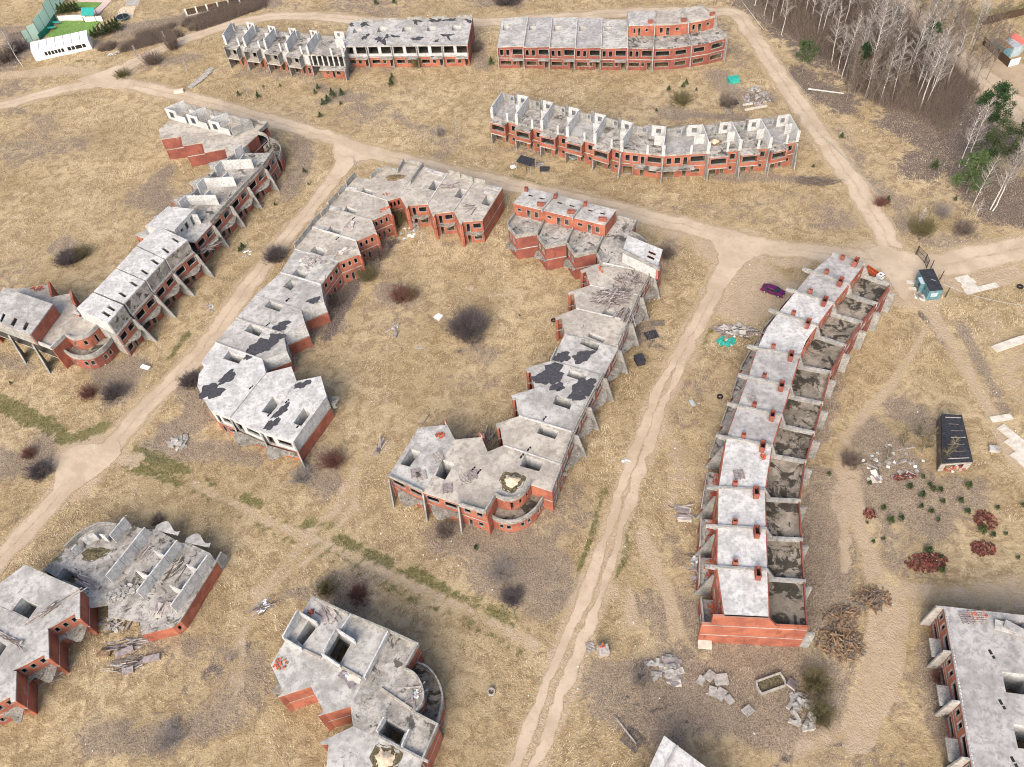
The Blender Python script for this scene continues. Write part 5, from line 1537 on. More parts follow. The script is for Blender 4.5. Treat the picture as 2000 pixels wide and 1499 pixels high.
for a, b, z1 in (((1070, 385), (875, 760), 7.2), ((770, 245), (690, 360), 7.3), ((325, 225), (210, 430), 8.0), ((325, 225), (490, 320), 7.4), ((640, 370), (545, 545), 7.6), ((645, 370), (795, 465), 7.5), ((530, 575), (680, 675), 7.2), ((210, 440), (365, 535), 7.0), ((1035, 1085), (975, 1195), 7.4), ((1240, 1185), (1180, 1320), 7.3)):
    p, q = W(ZJ, [a, b], z1)
    wall(B, p, q, R6, z1 + jit(), 'wall_pale', [], .2, 1, 'stub_wall')
for a, b in (((690, 680), (860, 775)), ((380, 540), (530, 610)), ((1020, 860), (1270, 1030))):
    p, q = W(ZJ, [a, b], R6)
    mb = MB(); dq = (q - p).normalized(); nn = Vector((-dq.y, dq.x)) * .16
    mb.hexa([p - nn, q - nn, q + nn, p + nn], R6, R6 + .28); part('floor_beam', mb, 'roof_tan', B)
outer = curve(W(ZJ, [(1312, 640), (1400, 680), (1480, 785), (1518, 915), (1500, 1040), (1470, 1125)], 3.8), 5)
strip(B, outer, 2.75, 3.8, 'rough_grey', .24, 'curved_parapet')
curved_wall(B, resample(outer, 9), 0, 2.74, 'brick', ['w', None] * 5, .25, -1)
inn = curve(W(ZJ, [(1210, 690), (1300, 745), (1358, 850), (1362, 950), (1310, 1040)], R6), 5)
curved_wall(B, resample(inn, 6), 3, R6 - .31, 'brick', [None, 'w', None, 'd', None, 'w'], .25, -1)
mb = MB(); mb.slab(list(outer) + list(reversed(inn)), [], 2.8, 3.0); part('terrace_slab', mb, 'terrace_wet', B)
FOOT.append([tuple(p) for p in list(outer) + list(reversed(inn))])
p, q = W(ZJ, [(225, 885), (120, 665)], R6)
balcony(B, p, q, (-1, -.2), 1.5, 3.0)

# ---------------------------------------------------------------- bottom corner flat roof (BR)
B = thing('ruined_row_house', 'flat grey-roofed brick ruin with concrete fins and projecting balcony plates, beside the tyre tracks', 'ruin', at(1950, 1400))
A0 = W(ZK, [(830, 147), (1055, 1418)], R6)
dd = (A0[1] - A0[0]); LL = dd.length; dd = dd / LL
k0 = W(ZK, [(1500, 222)], R6)[0]
ac = (k0 - A0[0]).normalized()
dep = 15.0
us = [0, LL * .318, LL * .65, LL, LL * 1.35]
for i in range(4):
    a, b = A0[0] + dd * us[i], A0[0] + dd * us[i + 1]
    L = (b - a).length
    poly = [a, b, b + ac * dep, a + ac * dep]
    hq = [a + dd * (L * s) + ac * t for s, t in ((.3, 5.7), (.3, 9.2), (.72, 9.2), (.72, 5.7))]
    if i == 0:
        hq = [a + dd * t + ac * s for s, t in ((6.6, .9), (9.8, .9), (9.8, 2.6), (6.6, 2.6))]
    unit(B, poly, 'd.' + ('w' if i == 3 else '.') + ('b' if i == 0 else 'p'), R6, [hq], 'roof_grey', 'brick')
    well(B, hq, R6)
    o = -ac
    fin(B, a + dd * .12, o, 1.3, 1.0, 5.9, .26, 'roof_pale')
    mb = MB(); p0 = a + dd * L * .56; p1 = a + dd * L * .97
    mb.slab([p0, p1, p1 + o * 1.5, p0 + o * 1.5], [], 2.85, 3.03); part('balcony_slab', mb, 'rough_grey', B)
    mb = MB(); k = a + dd * (L * .93) + ac * 4.8
    for j in (0, 1):
        mb = MB(); mb.box((k.x + .1 * j, k.y - .7 * j, R6 + .012), (.35, .65 - .25 * j, .02), .1); part('vent_slot', mb, 'rubber', B)
# dashed kerb bricks along the eaves
for j in range(56):
    c = A0[0] + dd * (.3 + j * .46) + ac * .18
    mb = MB(); mb.box((c.x, c.y, R6 + .05), (.14, .3, .1), math.atan2(dd.y, dd.x) - math.pi / 2); part('eaves_block', mb, 'roof_white', B)

# ---------------------------------------------------------------- roof corner at the lower edge
B = thing('ruined_row_house', 'pale pointed roof corner of a ruin rising at the bottom edge', 'ruin', at(1320, 1490))
q = W(G, [(1297, 1437), (1330, 1462), (1385, 1503), (1440, 1580), (1330, 1640), (1235, 1570)], R6)
unit(B, q, 'bbwwbb', R6, [], 'roof_white', 'brick')
strip(B, [q[0].lerp(q[1], .8), W(G, [(1290, 1520)], R6)[0]], R6 - .05, R6 + .22, 'roof_grey', .25, 'roof_kerb')
# ================================================================== DRY GRASS
def block_mask():
    gs = .5
    nx_, ny_ = int((X1 - X0) / gs), int((Y1 - Y0) / gs)
    mk = np.zeros((ny_, nx_), bool)
    cx = X0 + (np.arange(nx_) + .5) * gs
    cy = Y0 + (np.arange(ny_) + .5) * gs
    for poly in FOOT:
        P = np.array(poly)
        i0, i1 = np.searchsorted(cx, [P[:, 0].min() - .3, P[:, 0].max() + .3])
        j0, j1 = np.searchsorted(cy, [P[:, 1].min() - .3, P[:, 1].max() + .3])
        if i1 <= i0 or j1 <= j0:
            continue
        XX, YY = np.meshgrid(cx[i0:i1], cy[j0:j1])
        ins = np.zeros(XX.shape, bool)
        for (ax, ay), (bx, by) in zip(P, np.roll(P, -1, 0)):
            c = ((ay > YY) != (by > YY)) & (XX < (bx - ax) * (YY - ay) / (by - ay + 1e-12) + ax)
            ins ^= c
        mk[j0:j1, i0:i1] |= ins
    return mk, gs


MASK, GS = block_mask()


def grid_lookup(A, x, y):
    i = np.clip(((x - X0) / GS).astype(int), 0, A.shape[1] - 1)
    j = np.clip(((y - Y0) / GS).astype(int), 0, A.shape[0] - 1)
    return A[j, i]


_ix = np.searchsorted(xs, X0); _iy = np.searchsorted(ys, Y0)
def cover_lookup(A, x, y):
    i = np.clip(np.round((x - X0) / GST).astype(int) + _ix, 0, GNX - 1)
    j = np.clip(np.round((y - Y0) / GST).astype(int) + _iy, 0, GNY - 1)
    return A[j, i]


def seen_span(y):
    """the strip of ground the photograph and a step to its side can see"""
    return -62 - .46 * (y - 25), 74 + .50 * (y - 25)


def combed(x, y):
    """lie of the flattened grass: direction and streak value"""
    w = fbm(x, y, 15, 21)
    w2 = fbm(x, y, 21, 23)
    best = np.where(w < .46, .35, np.where(w2 < .5, 1.35, 2.5)) + (fbm(x, y, 9, 25) - .5) * 1.2
    st_ = np.zeros_like(x)
    for d_, m_ in ((.35, w < .46), (1.35, (w >= .46) & (w2 < .5)), (2.5, (w >= .46) & (w2 >= .5))):
        u = x * np.cos(d_) + y * np.sin(d_)
        v = -x * np.sin(d_) + y * np.cos(d_) + (vnoise(x, y, 5, 26) - .5) * 2.0
        q = .6 * vnoise(u / 4.5, v / .75, 1, 27) + .4 * vnoise(u / 2.2, v / .4, 1, 28)
        st_ = np.where(m_, q, st_)
    return best, st_


def blades(name, n, size, width, colour, seed, dens, lean=(.5, 1.25), kinds=None):
    rg = np.random.default_rng(seed)
    y = rg.uniform(22, 268, n)
    lo, hi = seen_span(y)
    full = 74 + 62 + .96 * (268 - 25)
    keep = rg.random(n) < (hi - lo) / full
    y, lo, hi = y[keep], lo[keep], hi[keep]
    x = rg.uniform(lo, hi)
    d = dens(x, y)
    keep = (rg.random(len(x)) < d) & ~grid_lookup(MASK, x, y) & (x > X0) & (x < X1)
    x, y = x[keep], y[keep]
    k = len(x)
    ang, _s = combed(x, y)
    ang = ang + rg.normal(0, .55, k) + np.pi * (rg.random(k) < .2)
    ln = size * rg.uniform(.5, 1.35, k) * (.7 + .6 * vnoise(x, y, 5, 12))
    tl = rg.uniform(lean[0], lean[1], k)
    dx, dy, dz = np.cos(ang) * np.sin(tl), np.sin(ang) * np.sin(tl), np.cos(tl)
    w = width * rg.uniform(.6, 1.3, k)
    a2 = ang + np.pi / 2 + rg.normal(0, .5, k)
    z = np.minimum(cover_lookup(GH, x, y), .14) - .03
    b0 = np.stack([x - np.cos(a2) * w, y - np.sin(a2) * w, z], -1)
    b1 = np.stack([x + np.cos(a2) * w, y + np.sin(a2) * w, z], -1)
    tp = np.stack([x + dx * ln, y + dy * ln, z + np.maximum(dz * ln, .12)], -1)
    co = np.stack([b0, b1, tp], 1).reshape(-1, 3)
    me = bpy.data.meshes.new(name)
    me.vertices.add(3 * k); me.vertices.foreach_set('co', co.ravel().astype(np.float32))
    me.loops.add(3 * k); me.loops.foreach_set('vertex_index', np.arange(3 * k, dtype=np.int32))
    me.polygons.add(k); me.polygons.foreach_set('loop_start', np.arange(0, 3 * k, 3, dtype=np.int32))
    me.update()
    c = colour(x, y, rg, k)
    ca = me.color_attributes.new('tint', 'FLOAT_COLOR', 'POINT')
    ca.data.foreach_set('color', np.repeat(np.concatenate([c, np.ones((k, 1))], 1), 3, 0).ravel().astype(np.float32))
    me.materials.append(M['blade'])
    return link_obj(name, me)


m, nt, b = newmat('blade')
a_ = N(nt, 'ShaderNodeAttribute', {'attribute_name': 'tint'})
link(nt, a_.outputs[0], b.inputs['Base Color'])
b.inputs['Roughness'].default_value = 1.0
b.inputs['Specular IOR Level'].default_value = 0.05
M['blade'] = m


def straw(x, y, rg, k):
    A = np.array([.62, .525, .385]); Bc = np.array([.44, .352, .222]); Cc = np.array([.22, .16, .095])
    _a, sk = combed(x, y)
    t = np.clip(rg.normal(.48, .16, k) + (fbm(x, y, 13, 31) - .5) * 1.5 + (vnoise(x, y, 1.9, 33) - .5) * .9 + (sk - .5) * .85, 0, 1)[:, None]
    u = np.clip(rg.normal(.08, .16, k) + (vnoise(x, y, 1.3, 35) - .5) * .8 - (sk - .5) * .65 + (fbm(x, y, 22, 37) - .5) * .9, 0, 1)[:, None]
    c = A * t + Bc * (1 - t)
    c = c * (1 - u) + Cc * u
    ol = np.clip((fbm(x, y, 17, 51) - .5) * 3.0, 0, 1)[:, None] * .5
    c = c * (1 - ol) + np.array([.30, .245, .125]) * ol
    br = np.clip(cover_lookup(CB, x, y) * 1.1 - .1, 0, 1)[:, None] * .75
    c = c * (1 - br) + np.array([.25, .205, .175]) * br
    gr = np.clip(cover_lookup(CG, x, y) * 1.3 - .2, 0, 1)[:, None] * .85
    c = c * (1 - gr) + np.array([.10, .11, .035]) * gr
    return c * rg.uniform(.9, 1.1, k)[:, None]


def weedy(x, y, rg, k):
    A = np.array([.40, .33, .29]); Bc = np.array([.11, .085, .075])
    t = rg.random(k)[:, None]
    return A * t + Bc * (1 - t)


def dens_grass(x, y):
    d = np.clip(.25 + 1.5 * (fbm(x, y, 4.0, 41) - .25), .05, 1) * np.clip(1.7 - 2.0 * fbm(x, y, 30, 61), .25, 1)
    return d * np.clip(1 - cover_lookup(CD, x, y) * 1.25, 0, 1) * np.clip(1.05 - cover_lookup(CK, x, y) * .8, 0, 1) * np.clip(1 - .55 * cover_lookup(CB, x, y), 0, 1)


def dens_weed(x, y):
    return np.clip(cover_lookup(CB, x, y) * 1.2 - .15 + .6 * (fbm(x, y, 3, 44) - .5), 0, 1) * np.clip(1 - cover_lookup(CD, x, y) * 1.6, 0, 1)


o = blades('dry_grass', 1600000, .5, .042, straw, 3, dens_grass)
tag(o, 'matted straw-coloured dry grass over the whole field', 'grass', kind='stuff')
o = blades('dead_weeds', 800000, .75, .03, weedy, 4, dens_weed, (.05, .7))
tag(o, 'grey-brown dead weed stalks standing in patches', 'weeds', kind='stuff')
# ================================================================== TREES, SHRUBS, SAPLINGS
class RB(MB):
    """adds thin twigs as flat crossed ribbons"""
    def twig(s, p0, p1, w0, w1=0.004):
        p0, p1 = Vector(p0), Vector(p1)
        d = p1 - p0
        if d.length < 1e-5:
            return
        a = d.orthogonal().normalized()
        a.rotate(Matrix.Rotation(random.uniform(0, 6.28), 3, d.normalized()))
        b = d.normalized().cross(a)
        for v in (a, b):
            s.add([p0 - v * w0, p0 + v * w0, p1 + v * w1], [(0, 1, 2)])


def rdir(d, spread):
    v = Vector((random.gauss(0, 1), random.gauss(0, 1), random.gauss(0, 1))).normalized()
    return (Vector(d).normalized() + v * spread).normalized()


def quick(name, mb, mats):
    me = bpy.data.meshes.new(name)
    me.from_pydata([tuple(v) for v in mb.v], [], mb.f)
    for x in mats:
        me.materials.append(M[x])
    return me


def make_birch(seed, h=16.0, bark='birch_bark', twig='twig_pale', start=.35, rad=.15, twigs=5):
    random.seed(seed)
    tr, cr = RB(), RB()
    P = [Vector((0, 0, -.2))]
    lean = Vector((random.uniform(-.07, .07), random.uniform(-.07, .07), 1))
    n = 10
    for i in range(n):
        P.append(P[-1] + (lean + Vector((random.gauss(0, .05), random.gauss(0, .05), 0))).normalized() * h / n)
    R_ = [rad * (1 - .9 * i / n) for i in range(n + 1)]
    for i in range(n):
        tr.tube(P[i], P[i + 1], R_[i], R_[i + 1], 6)
    nb = 30
    for k in range(nb):
        t = start + (1 - start) * (k + random.random()) / nb
        i = min(n - 1, int(t * n))
        p = P[i].lerp(P[i + 1], t * n - i)
        az = random.uniform(0, 6.28)
        up = random.uniform(.7, 1.5)
        d = Vector((math.cos(az), math.sin(az), up)).normalized()
        L = h * random.uniform(.10, .22) * (1.25 - .75 * (t - start) / (1 - start))
        q = p
        segs = 4
        for s in range(segs):
            r0, r1 = .045 * (1 - s / segs) + .008, .045 * (1 - (s + 1) / segs) + .006
            q2 = q + rdir(d, .22) * L / segs
            tr.tube(q, q2, r0, r1, 3)
            for _ in range(twigs):
                b0 = q.lerp(q2, random.random())
                dd = rdir(d, .75)
                l2 = L * random.uniform(.18, .42)
                m_ = b0 + dd * l2 * .5
                e = m_ + rdir(dd, .35) * l2 * .5
                cr.twig(b0, m_, .024, .014)
                cr.twig(m_, e, .016, .008)
                for _ in range(3):
                    cr.twig(m_, m_ + rdir(dd, .7) * l2 * random.uniform(.25, .5), .014, .008)
            q = q2
    return quick('trunk', tr, [bark]), quick('crown', cr, [twig])


def make_shrub(seed, stems=120, h=1.0, flat=.62, twig='twig_dark', width=.008, sub=7):
    """unit shrub: radius about 1, height h"""
    random.seed(seed)
    cr = RB()
    for _ in range(stems):
        az = random.uniform(0, 6.28)
        r = abs(random.gauss(0, .30))
        p = Vector((math.cos(az) * r, math.sin(az) * r, -.03))
        az2 = az + random.gauss(0, .7)
        d = Vector((math.cos(az2) * random.uniform(.15, 1.0) * flat, math.sin(az2) * random.uniform(.15, 1.0) * flat, h * random.uniform(.5, 1.0)))
        q = p
        for s in range(3):
            q2 = q + rdir(d, .2) * d.length / 3 * random.uniform(.8, 1.1)
            cr.twig(q, q2, width * (1.3 - .3 * s), width * .6)
            for _ in range(sub):
                b0 = q.lerp(q2, random.random())
                dd = rdir(d, .65)
                l2 = random.uniform(.12, .34)
                e = b0 + dd * l2
                cr.twig(b0, e, width * .7)
                cr.twig(b0.lerp(e, .4), b0.lerp(e, .4) + rdir(dd, .7) * l2 * .7, width * .5)
            q = q2
    return quick('branches', cr, [twig])


def make_sapling(seed, mat='needle'):
    """unit young conifer, 1 m high, 0.4 m radius"""
    random.seed(seed)
    tr, cr = RB(), RB()
    tr.tube((0, 0, -.05), (0, 0, .9), .025, .006, 5)
    for i in range(260):
        z = random.uniform(.06, .98)
        r = .44 * (1.02 - z) * random.uniform(.6, 1.15)
        az = random.uniform(0, 6.28)
        p0 = Vector((0, 0, z))
        p1 = Vector((math.cos(az) * r, math.sin(az) * r, z + random.uniform(-.05, .1)))
        v = Vector((-math.sin(az), math.cos(az), random.uniform(-.6, .6))) * .035
        for k in (.35, .65, .9):
            c = p0.lerp(p1, k)
            cr.add([c - v * .9, c + v * .9, c + (p1 - p0) * .28 + Vector((0, 0, .05))], [(0, 1, 2)])
    return quick('trunk', tr, ['grey_bark']), quick('crown', cr, [mat])


def make_pine(seed, h=11.0, crown=3.2, mat='needle', clumps=46, low=.45):
    random.seed(seed)
    tr, cr = RB(), RB()
    tr.tube((0, 0, -.3), (0, 0, h * .9), .17, .05, 7)
    for i in range(clumps):
        t = random.uniform(low, 1.0)
        az = random.uniform(0, 6.28)
        prof = math.sin(math.pi * min(1, (t - low) / (1 - low) * .85 + .15)) ** .6
        r = crown * prof * math.sqrt(random.random())
        c = Vector((math.cos(az) * r, math.sin(az) * r, h * t + random.uniform(-.3, .3)))
        tr.tube((0, 0, max(.5, c.z - r * .35)), c, .04, .012, 3)
        s = random.uniform(.55, 1.05)
        for k in range(150):
            d = Vector((random.gauss(0, 1), random.gauss(0, 1), random.gauss(0, .55))).normalized()
            p = c + d * s * random.uniform(.25, 1.0)
            a = rdir(d, .8) * random.uniform(.22, .45)
            b_ = d.orthogonal().normalized() * random.uniform(.05, .09)
            cr.add([p - b_, p + b_, p + a], [(0, 1, 2)])
    return quick('trunk', tr, ['grey_bark']), quick('crown', cr, [mat])


def plant(name, parts, px, label, cat, group, scale=1.0, z=0.0, sz=None, where=None):
    p = where if where is not None else at(px[0], px[1], z)
    e = thing(name, label, cat, (0, 0, 0), group)
    e.location = (p.x, p.y, z)
    e.rotation_euler = (0, 0, random.uniform(0, 6.28))
    e.scale = (scale, scale, sz or scale)
    for nm, me in parts:
        o = bpy.data.objects.new(nm, me)
        C.objects.link(o)
        o.parent = e
    return e


BIRCH = [[('trunk', t), ('crown', c)] for t, c in (make_birch(100 + i, 15.5 + i) for i in range(4))]
GREYT = [[('trunk', t), ('crown', c)] for t, c in (make_birch(200 + i, 11 + i, 'grey_bark', 'twig_brown', .3, .09, 5) for i in range(3))]
OLIVE = [[('trunk', t), ('crown', c)] for t, c in (make_birch(230 + i, 7 + i * .6, 'twig_pale', 'twig_olive', .12, .08, 8) for i in range(3))]
YOUNG = [[('trunk', t), ('crown', c)] for t, c in (make_birch(260 + i, 5 + i, 'birch_bark', 'twig_pale', .3, .045, 3) for i in range(2))]
def shrubs(tw, k, **kw):
    return [[('branches', make_shrub(300 + k * 10 + i, twig=tw, **kw))] for i in range(3)]
SH = {'dark': shrubs('twig_dark', 0, stems=230, h=.8, flat=.6, width=.006, sub=8), 'brown': shrubs('twig_brown', 1), 'red': shrubs('twig_red', 2), 'olive': shrubs('twig_olive', 3), 'pale': shrubs('twig_pale', 4, stems=70)}
SAP = [[('trunk', t), ('crown', c)] for t, c in (make_sapling(400 + i, ('needle', 'needle_light', 'needle')[i]) for i in range(3))]
PINE = [[('trunk', t), ('crown', c)] for t, c in (make_pine(500, 10, 3.3), make_pine(501, 12, 3.0, 'needle_dark'), make_pine(502, 8.5, 2.9, 'needle', 46, .2))]
random.seed(77)
ZT = (1450, 0, .28018)
def z4(x, y):
    return (ZT[0] + x * ZT[2], ZT[1] + y * ZT[2])
WG = 'white birches in the bare wood'
for k, (x, y, s) in enumerate(((270, 245, .8), (205, 165, .75), (150, 110, .75), (440, 120, .8), (480, 165, .85), (520, 245, .85), (620, 440, .95), (690, 550, 1.0), (665, 505, .8), (735, 480, .8), (840, 400, 1.0), (870, 560, 1.1), (905, 400, 1.0), (935, 325, 1.0), (1000, 560, .9), (1125, 560, 1.05), (1150, 605, 1.0), (1235, 755, 1.05), (1285, 720, 1.0), (1220, 690, 1.0), (1330, 640, .95), (1420, 600, .9), (1060, 300, .9), (700, 200, .9), (360, 60, .8), (1250, 320, .9), (1180, 200, .9))):
    px = z4(x, y)
    plant('birch_tree', BIRCH[k % 4], px, 'tall bare white-trunked birch standing in the dark wood beside the curving dirt road', 'birch tree', WG, s * random.uniform(.9, 1.05))
for k, (x, y, s, lb) in enumerate(((1510, 1170, .85, 'bare birch at the wood edge beside a low pine, above the gate'), (1552, 1160, .9, 'slim bare birch close behind another birch at the wood edge pines'), (1605, 1440, .7, 'crooked short birch nearest the gate road at the pine clump'), (1728, 1460, 1.0, 'white birch, the first of two leaning trunks beside the gate road'), (1745, 1470, 1.05, 'white birch, the more leaning of the pair beside the gate road'))):
    plant('birch_tree', BIRCH[(k + 1) % 4], z4(x, y), lb, 'birch tree', None, s)
for k in range(140):
    for _ in range(30):
        x, y = random.uniform(60, 1750), random.uniform(-60, 760)
        lo = 120 + (x - 60) * .34 if x < 700 else 720 - max(0, x - 1300) * .35
        if y < lo and y < 780 and y > (x - 1000) * .62 - 120:
            break
    if k < 104:
        plant('slender_tree', GREYT[k % 3], z4(x, y), 'slender grey leafless tree among the birches of the wood', 'tree', 'slender grey trees in the wood', random.uniform(.7, 1.15))
    else:
        plant('birch_tree', BIRCH[k % 4], z4(x, y), 'tall bare white-trunked birch standing in the dark wood beside the curving dirt road', 'birch tree', WG, random.uniform(.7, .95))
for k, (x, y, s) in enumerate(((845, 730, .6), (790, 690, .7), (775, 670, .75), (880, 725, .6), (945, 780, .7), (720, 560, .6), (905, 690, .6), (980, 640, .65), (1010, 700, .6), (1060, 735, .7), (1100, 700, .75), (760, 600, .6))):
    plant('slender_tree', GREYT[k % 3], z4(x, y), 'thin pale sapling tree at the near fringe of the wood', 'tree', 'thin trees at the fringe of the wood', s)
# undergrowth of the wood: countless twigs
random.seed(5)
mb = RB()
wood = [z4(*p) for p in ((40, -60), (200, 190), (400, 330), (620, 470), (720, 600), (850, 720), (1050, 790), (1250, 850), (1400, 980), (1480, 900), (1600, 700), (1700, 640), (1350, 330), (1000, -60))]
wp = [at(*p).to_2d() for p in wood]
bx = [p.x for p in wp]; by = [p.y for p in wp]
cnt = 0
while cnt < 40000:
    p = Vector((random.uniform(min(bx), max(bx)), random.uniform(min(by), max(by))))
    if not inside(p, wp) or min((p - (a_ + (b_ - a_) * max(0, min(1, (p - a_).dot(b_ - a_) / (b_ - a_).length_squared)))).length for a_, b_ in zip(wp, wp[1:] + wp[:1])) < random.expovariate(.35):
        continue
    cnt += 1
    hh = random.uniform(.5, 1.6) if random.random() < .6 else random.uniform(1.5, 5.0)
    d = rdir((0, 0, 1), .35) * hh
    q = Vector((p.x, p.y, -.05))
    mb.twig(q, q + d, .035, .012)
    mb.twig(q + d * .5, q + d * .5 + rdir(d, .5) * hh * .4, .02, .008)
me = quick('undergrowth', mb, ['twig_brown'])
tag(link_obj('undergrowth', me), 'brown leafless undergrowth covering the floor of the wood', 'undergrowth', kind='stuff')
# pines
for k, (x, y, v, s, lb) in enumerate(((415, 515, 0, .85, 'lone round-crowned green pine on a thin trunk, by the road side of the wood'), (1260, 420, 1, .8, 'green pine crown leaning among the birches deep in the wood'), (1640, 1010, 1, 1.2, 'dark tall pine rising behind the bare birches at the wood corner'), (1690, 1180, 2, 1.35, 'bushy green pine between bare birch trunks at the wood corner'), (1560, 1350, 2, 1.15, 'low dark green pine nearest the dry grass at the wood corner'), (1900, 1240, 0, 1.45, 'big green pine cut by the picture edge at the wood corner'), (1980, 1150, 1, 1.25, 'dark pine behind the big pine at the picture edge'), (1000, 300, 1, .75, 'dark spruce half hidden between birch trunks deep in the wood'), (830, 500, 1, .6, 'small dark conifer in shade among the birches'))):
    plant('pine_tree', PINE[v], z4(x, y), lb, 'pine tree', None, s)
for k, (x, y, s, lb) in enumerate(((1335, 1180, 2.6, 'bushy young pine in the grass before the wood corner'), (690, 965, 1.6, 'small green pine alone beside the wood road'), (1005, 1420, 2.0, 'low green pine beside the fence line of the wood road'), (1480, 1400, 1.2, 'small green bush in grass between wood corner and gate'))):
    plant('young_pine', SAP[k % 3], z4(x, y), lb, 'pine sapling', None, s)
# saplings over the fields
SG_ = 'young green pines in the dry grass'
for k, (x, y, s) in enumerate(((505, 192, 2.0), (467, 188, 1.6), (641, 200, 2.2), (650, 190, 2.6), (668, 188, 2.4), (632, 206, 2.0), (622, 175, 1.8), (616, 184, 1.5), (765, 168, 2.4), (766, 155, 1.8), (626, 230, 1.8), (666, 205, 1.2), (548, 170, 1.0), (515, 172, .9), (595, 338, 1.5), (603, 362, .9))):
    plant('young_pine', SAP[k % 3], (x, y), 'young green pine in the dry grass between the hedge-road ruin and the main road', 'pine sapling', SG_, s)
for k, (x, y, s, lb) in enumerate(((960, 128, 2.4, 'green pine in the gap between the two top ruins'), (1306, 178, 1.6, 'small pine nearest the middle of the slope behind the curved row'), (1334, 172, 1.5, 'first of two close pines on the old foundation behind the curved row'), (1340, 166, 1.7, 'second, taller of two close pines on the old foundation'), (1282, 218, 1.0, 'tiny pine just behind the curved row terrace'), (1360, 178, 1.0, 'tiny pine at the edge of the olive brush on the old foundation'), (735, 10, 2.2, 'first of two pines beyond the far road at the top edge'), (770, 8, 2.0, 'second of two pines beyond the far road at the top edge'), (1588, 328, 1.0, 'tiny pine beside the end fin of the curved row'), (930, 1072, 1.2, 'small round pine below the round terrace of the horseshoe'), (475, 485, 1.6, 'pine with white scraps beside the diagonal row'), (470, 492, 1.4, 'low pine next to the scrap-ringed pine by the diagonal row'), (538, 402, 1.0, 'tiny pine between diagonal row fins and branching road'), (1015, 618, .6, 'tiny green tuft in the court near the inner arm'), (1725, 1055, .9, 'tiny pine in the grass between tyre tracks and brick piles'), (240, 640, .7, 'tiny green tuft at the road edge by the diagonal row'), (22, 750, .8, 'tiny green tuft below the rounded brick terrace at the picture edge'))):
    plant('young_pine', SAP[(k + 1) % 3], (x, y), lb, 'pine sapling', None, s)
for k, (x, y, s) in enumerate(((62, 592, 1.2), (325, 650, 1.2), (585, 675, 1.7), (665, 728, 1.7), (735, 692, 1.6), (782, 697, 1.6), (660, 802, 1.3), (725, 838, 1.5), (800, 772, 1.4), (915, 768, 1.6), (965, 672, 2.0), (960, 838, 1.6), (770, 888, 1.1), (462, 898, 1.9), (530, 882, 1.6), (415, 812, 1.4), (1055, 962, 2.2), (1155, 812, 1.2), (705, 1097, 2.2), (795, 1217, 1.5), (1125, 988, 1.4), (1325, 795, 1.4), (350, 1030, 1.0), (310, 905, .8), (790, 1130, 1.1), (672, 612, 1.2), (715, 660, 1.2), (1210, 980, 1.0), (1288, 1135, 1.0))):
    plant('young_pine', SAP[k % 3], (1600 + x * .3003, 750 + y * .3003), 'young green pine in the weedy ground around the black-roofed shed', 'pine sapling', 'young pines by the black shed', s * .85)
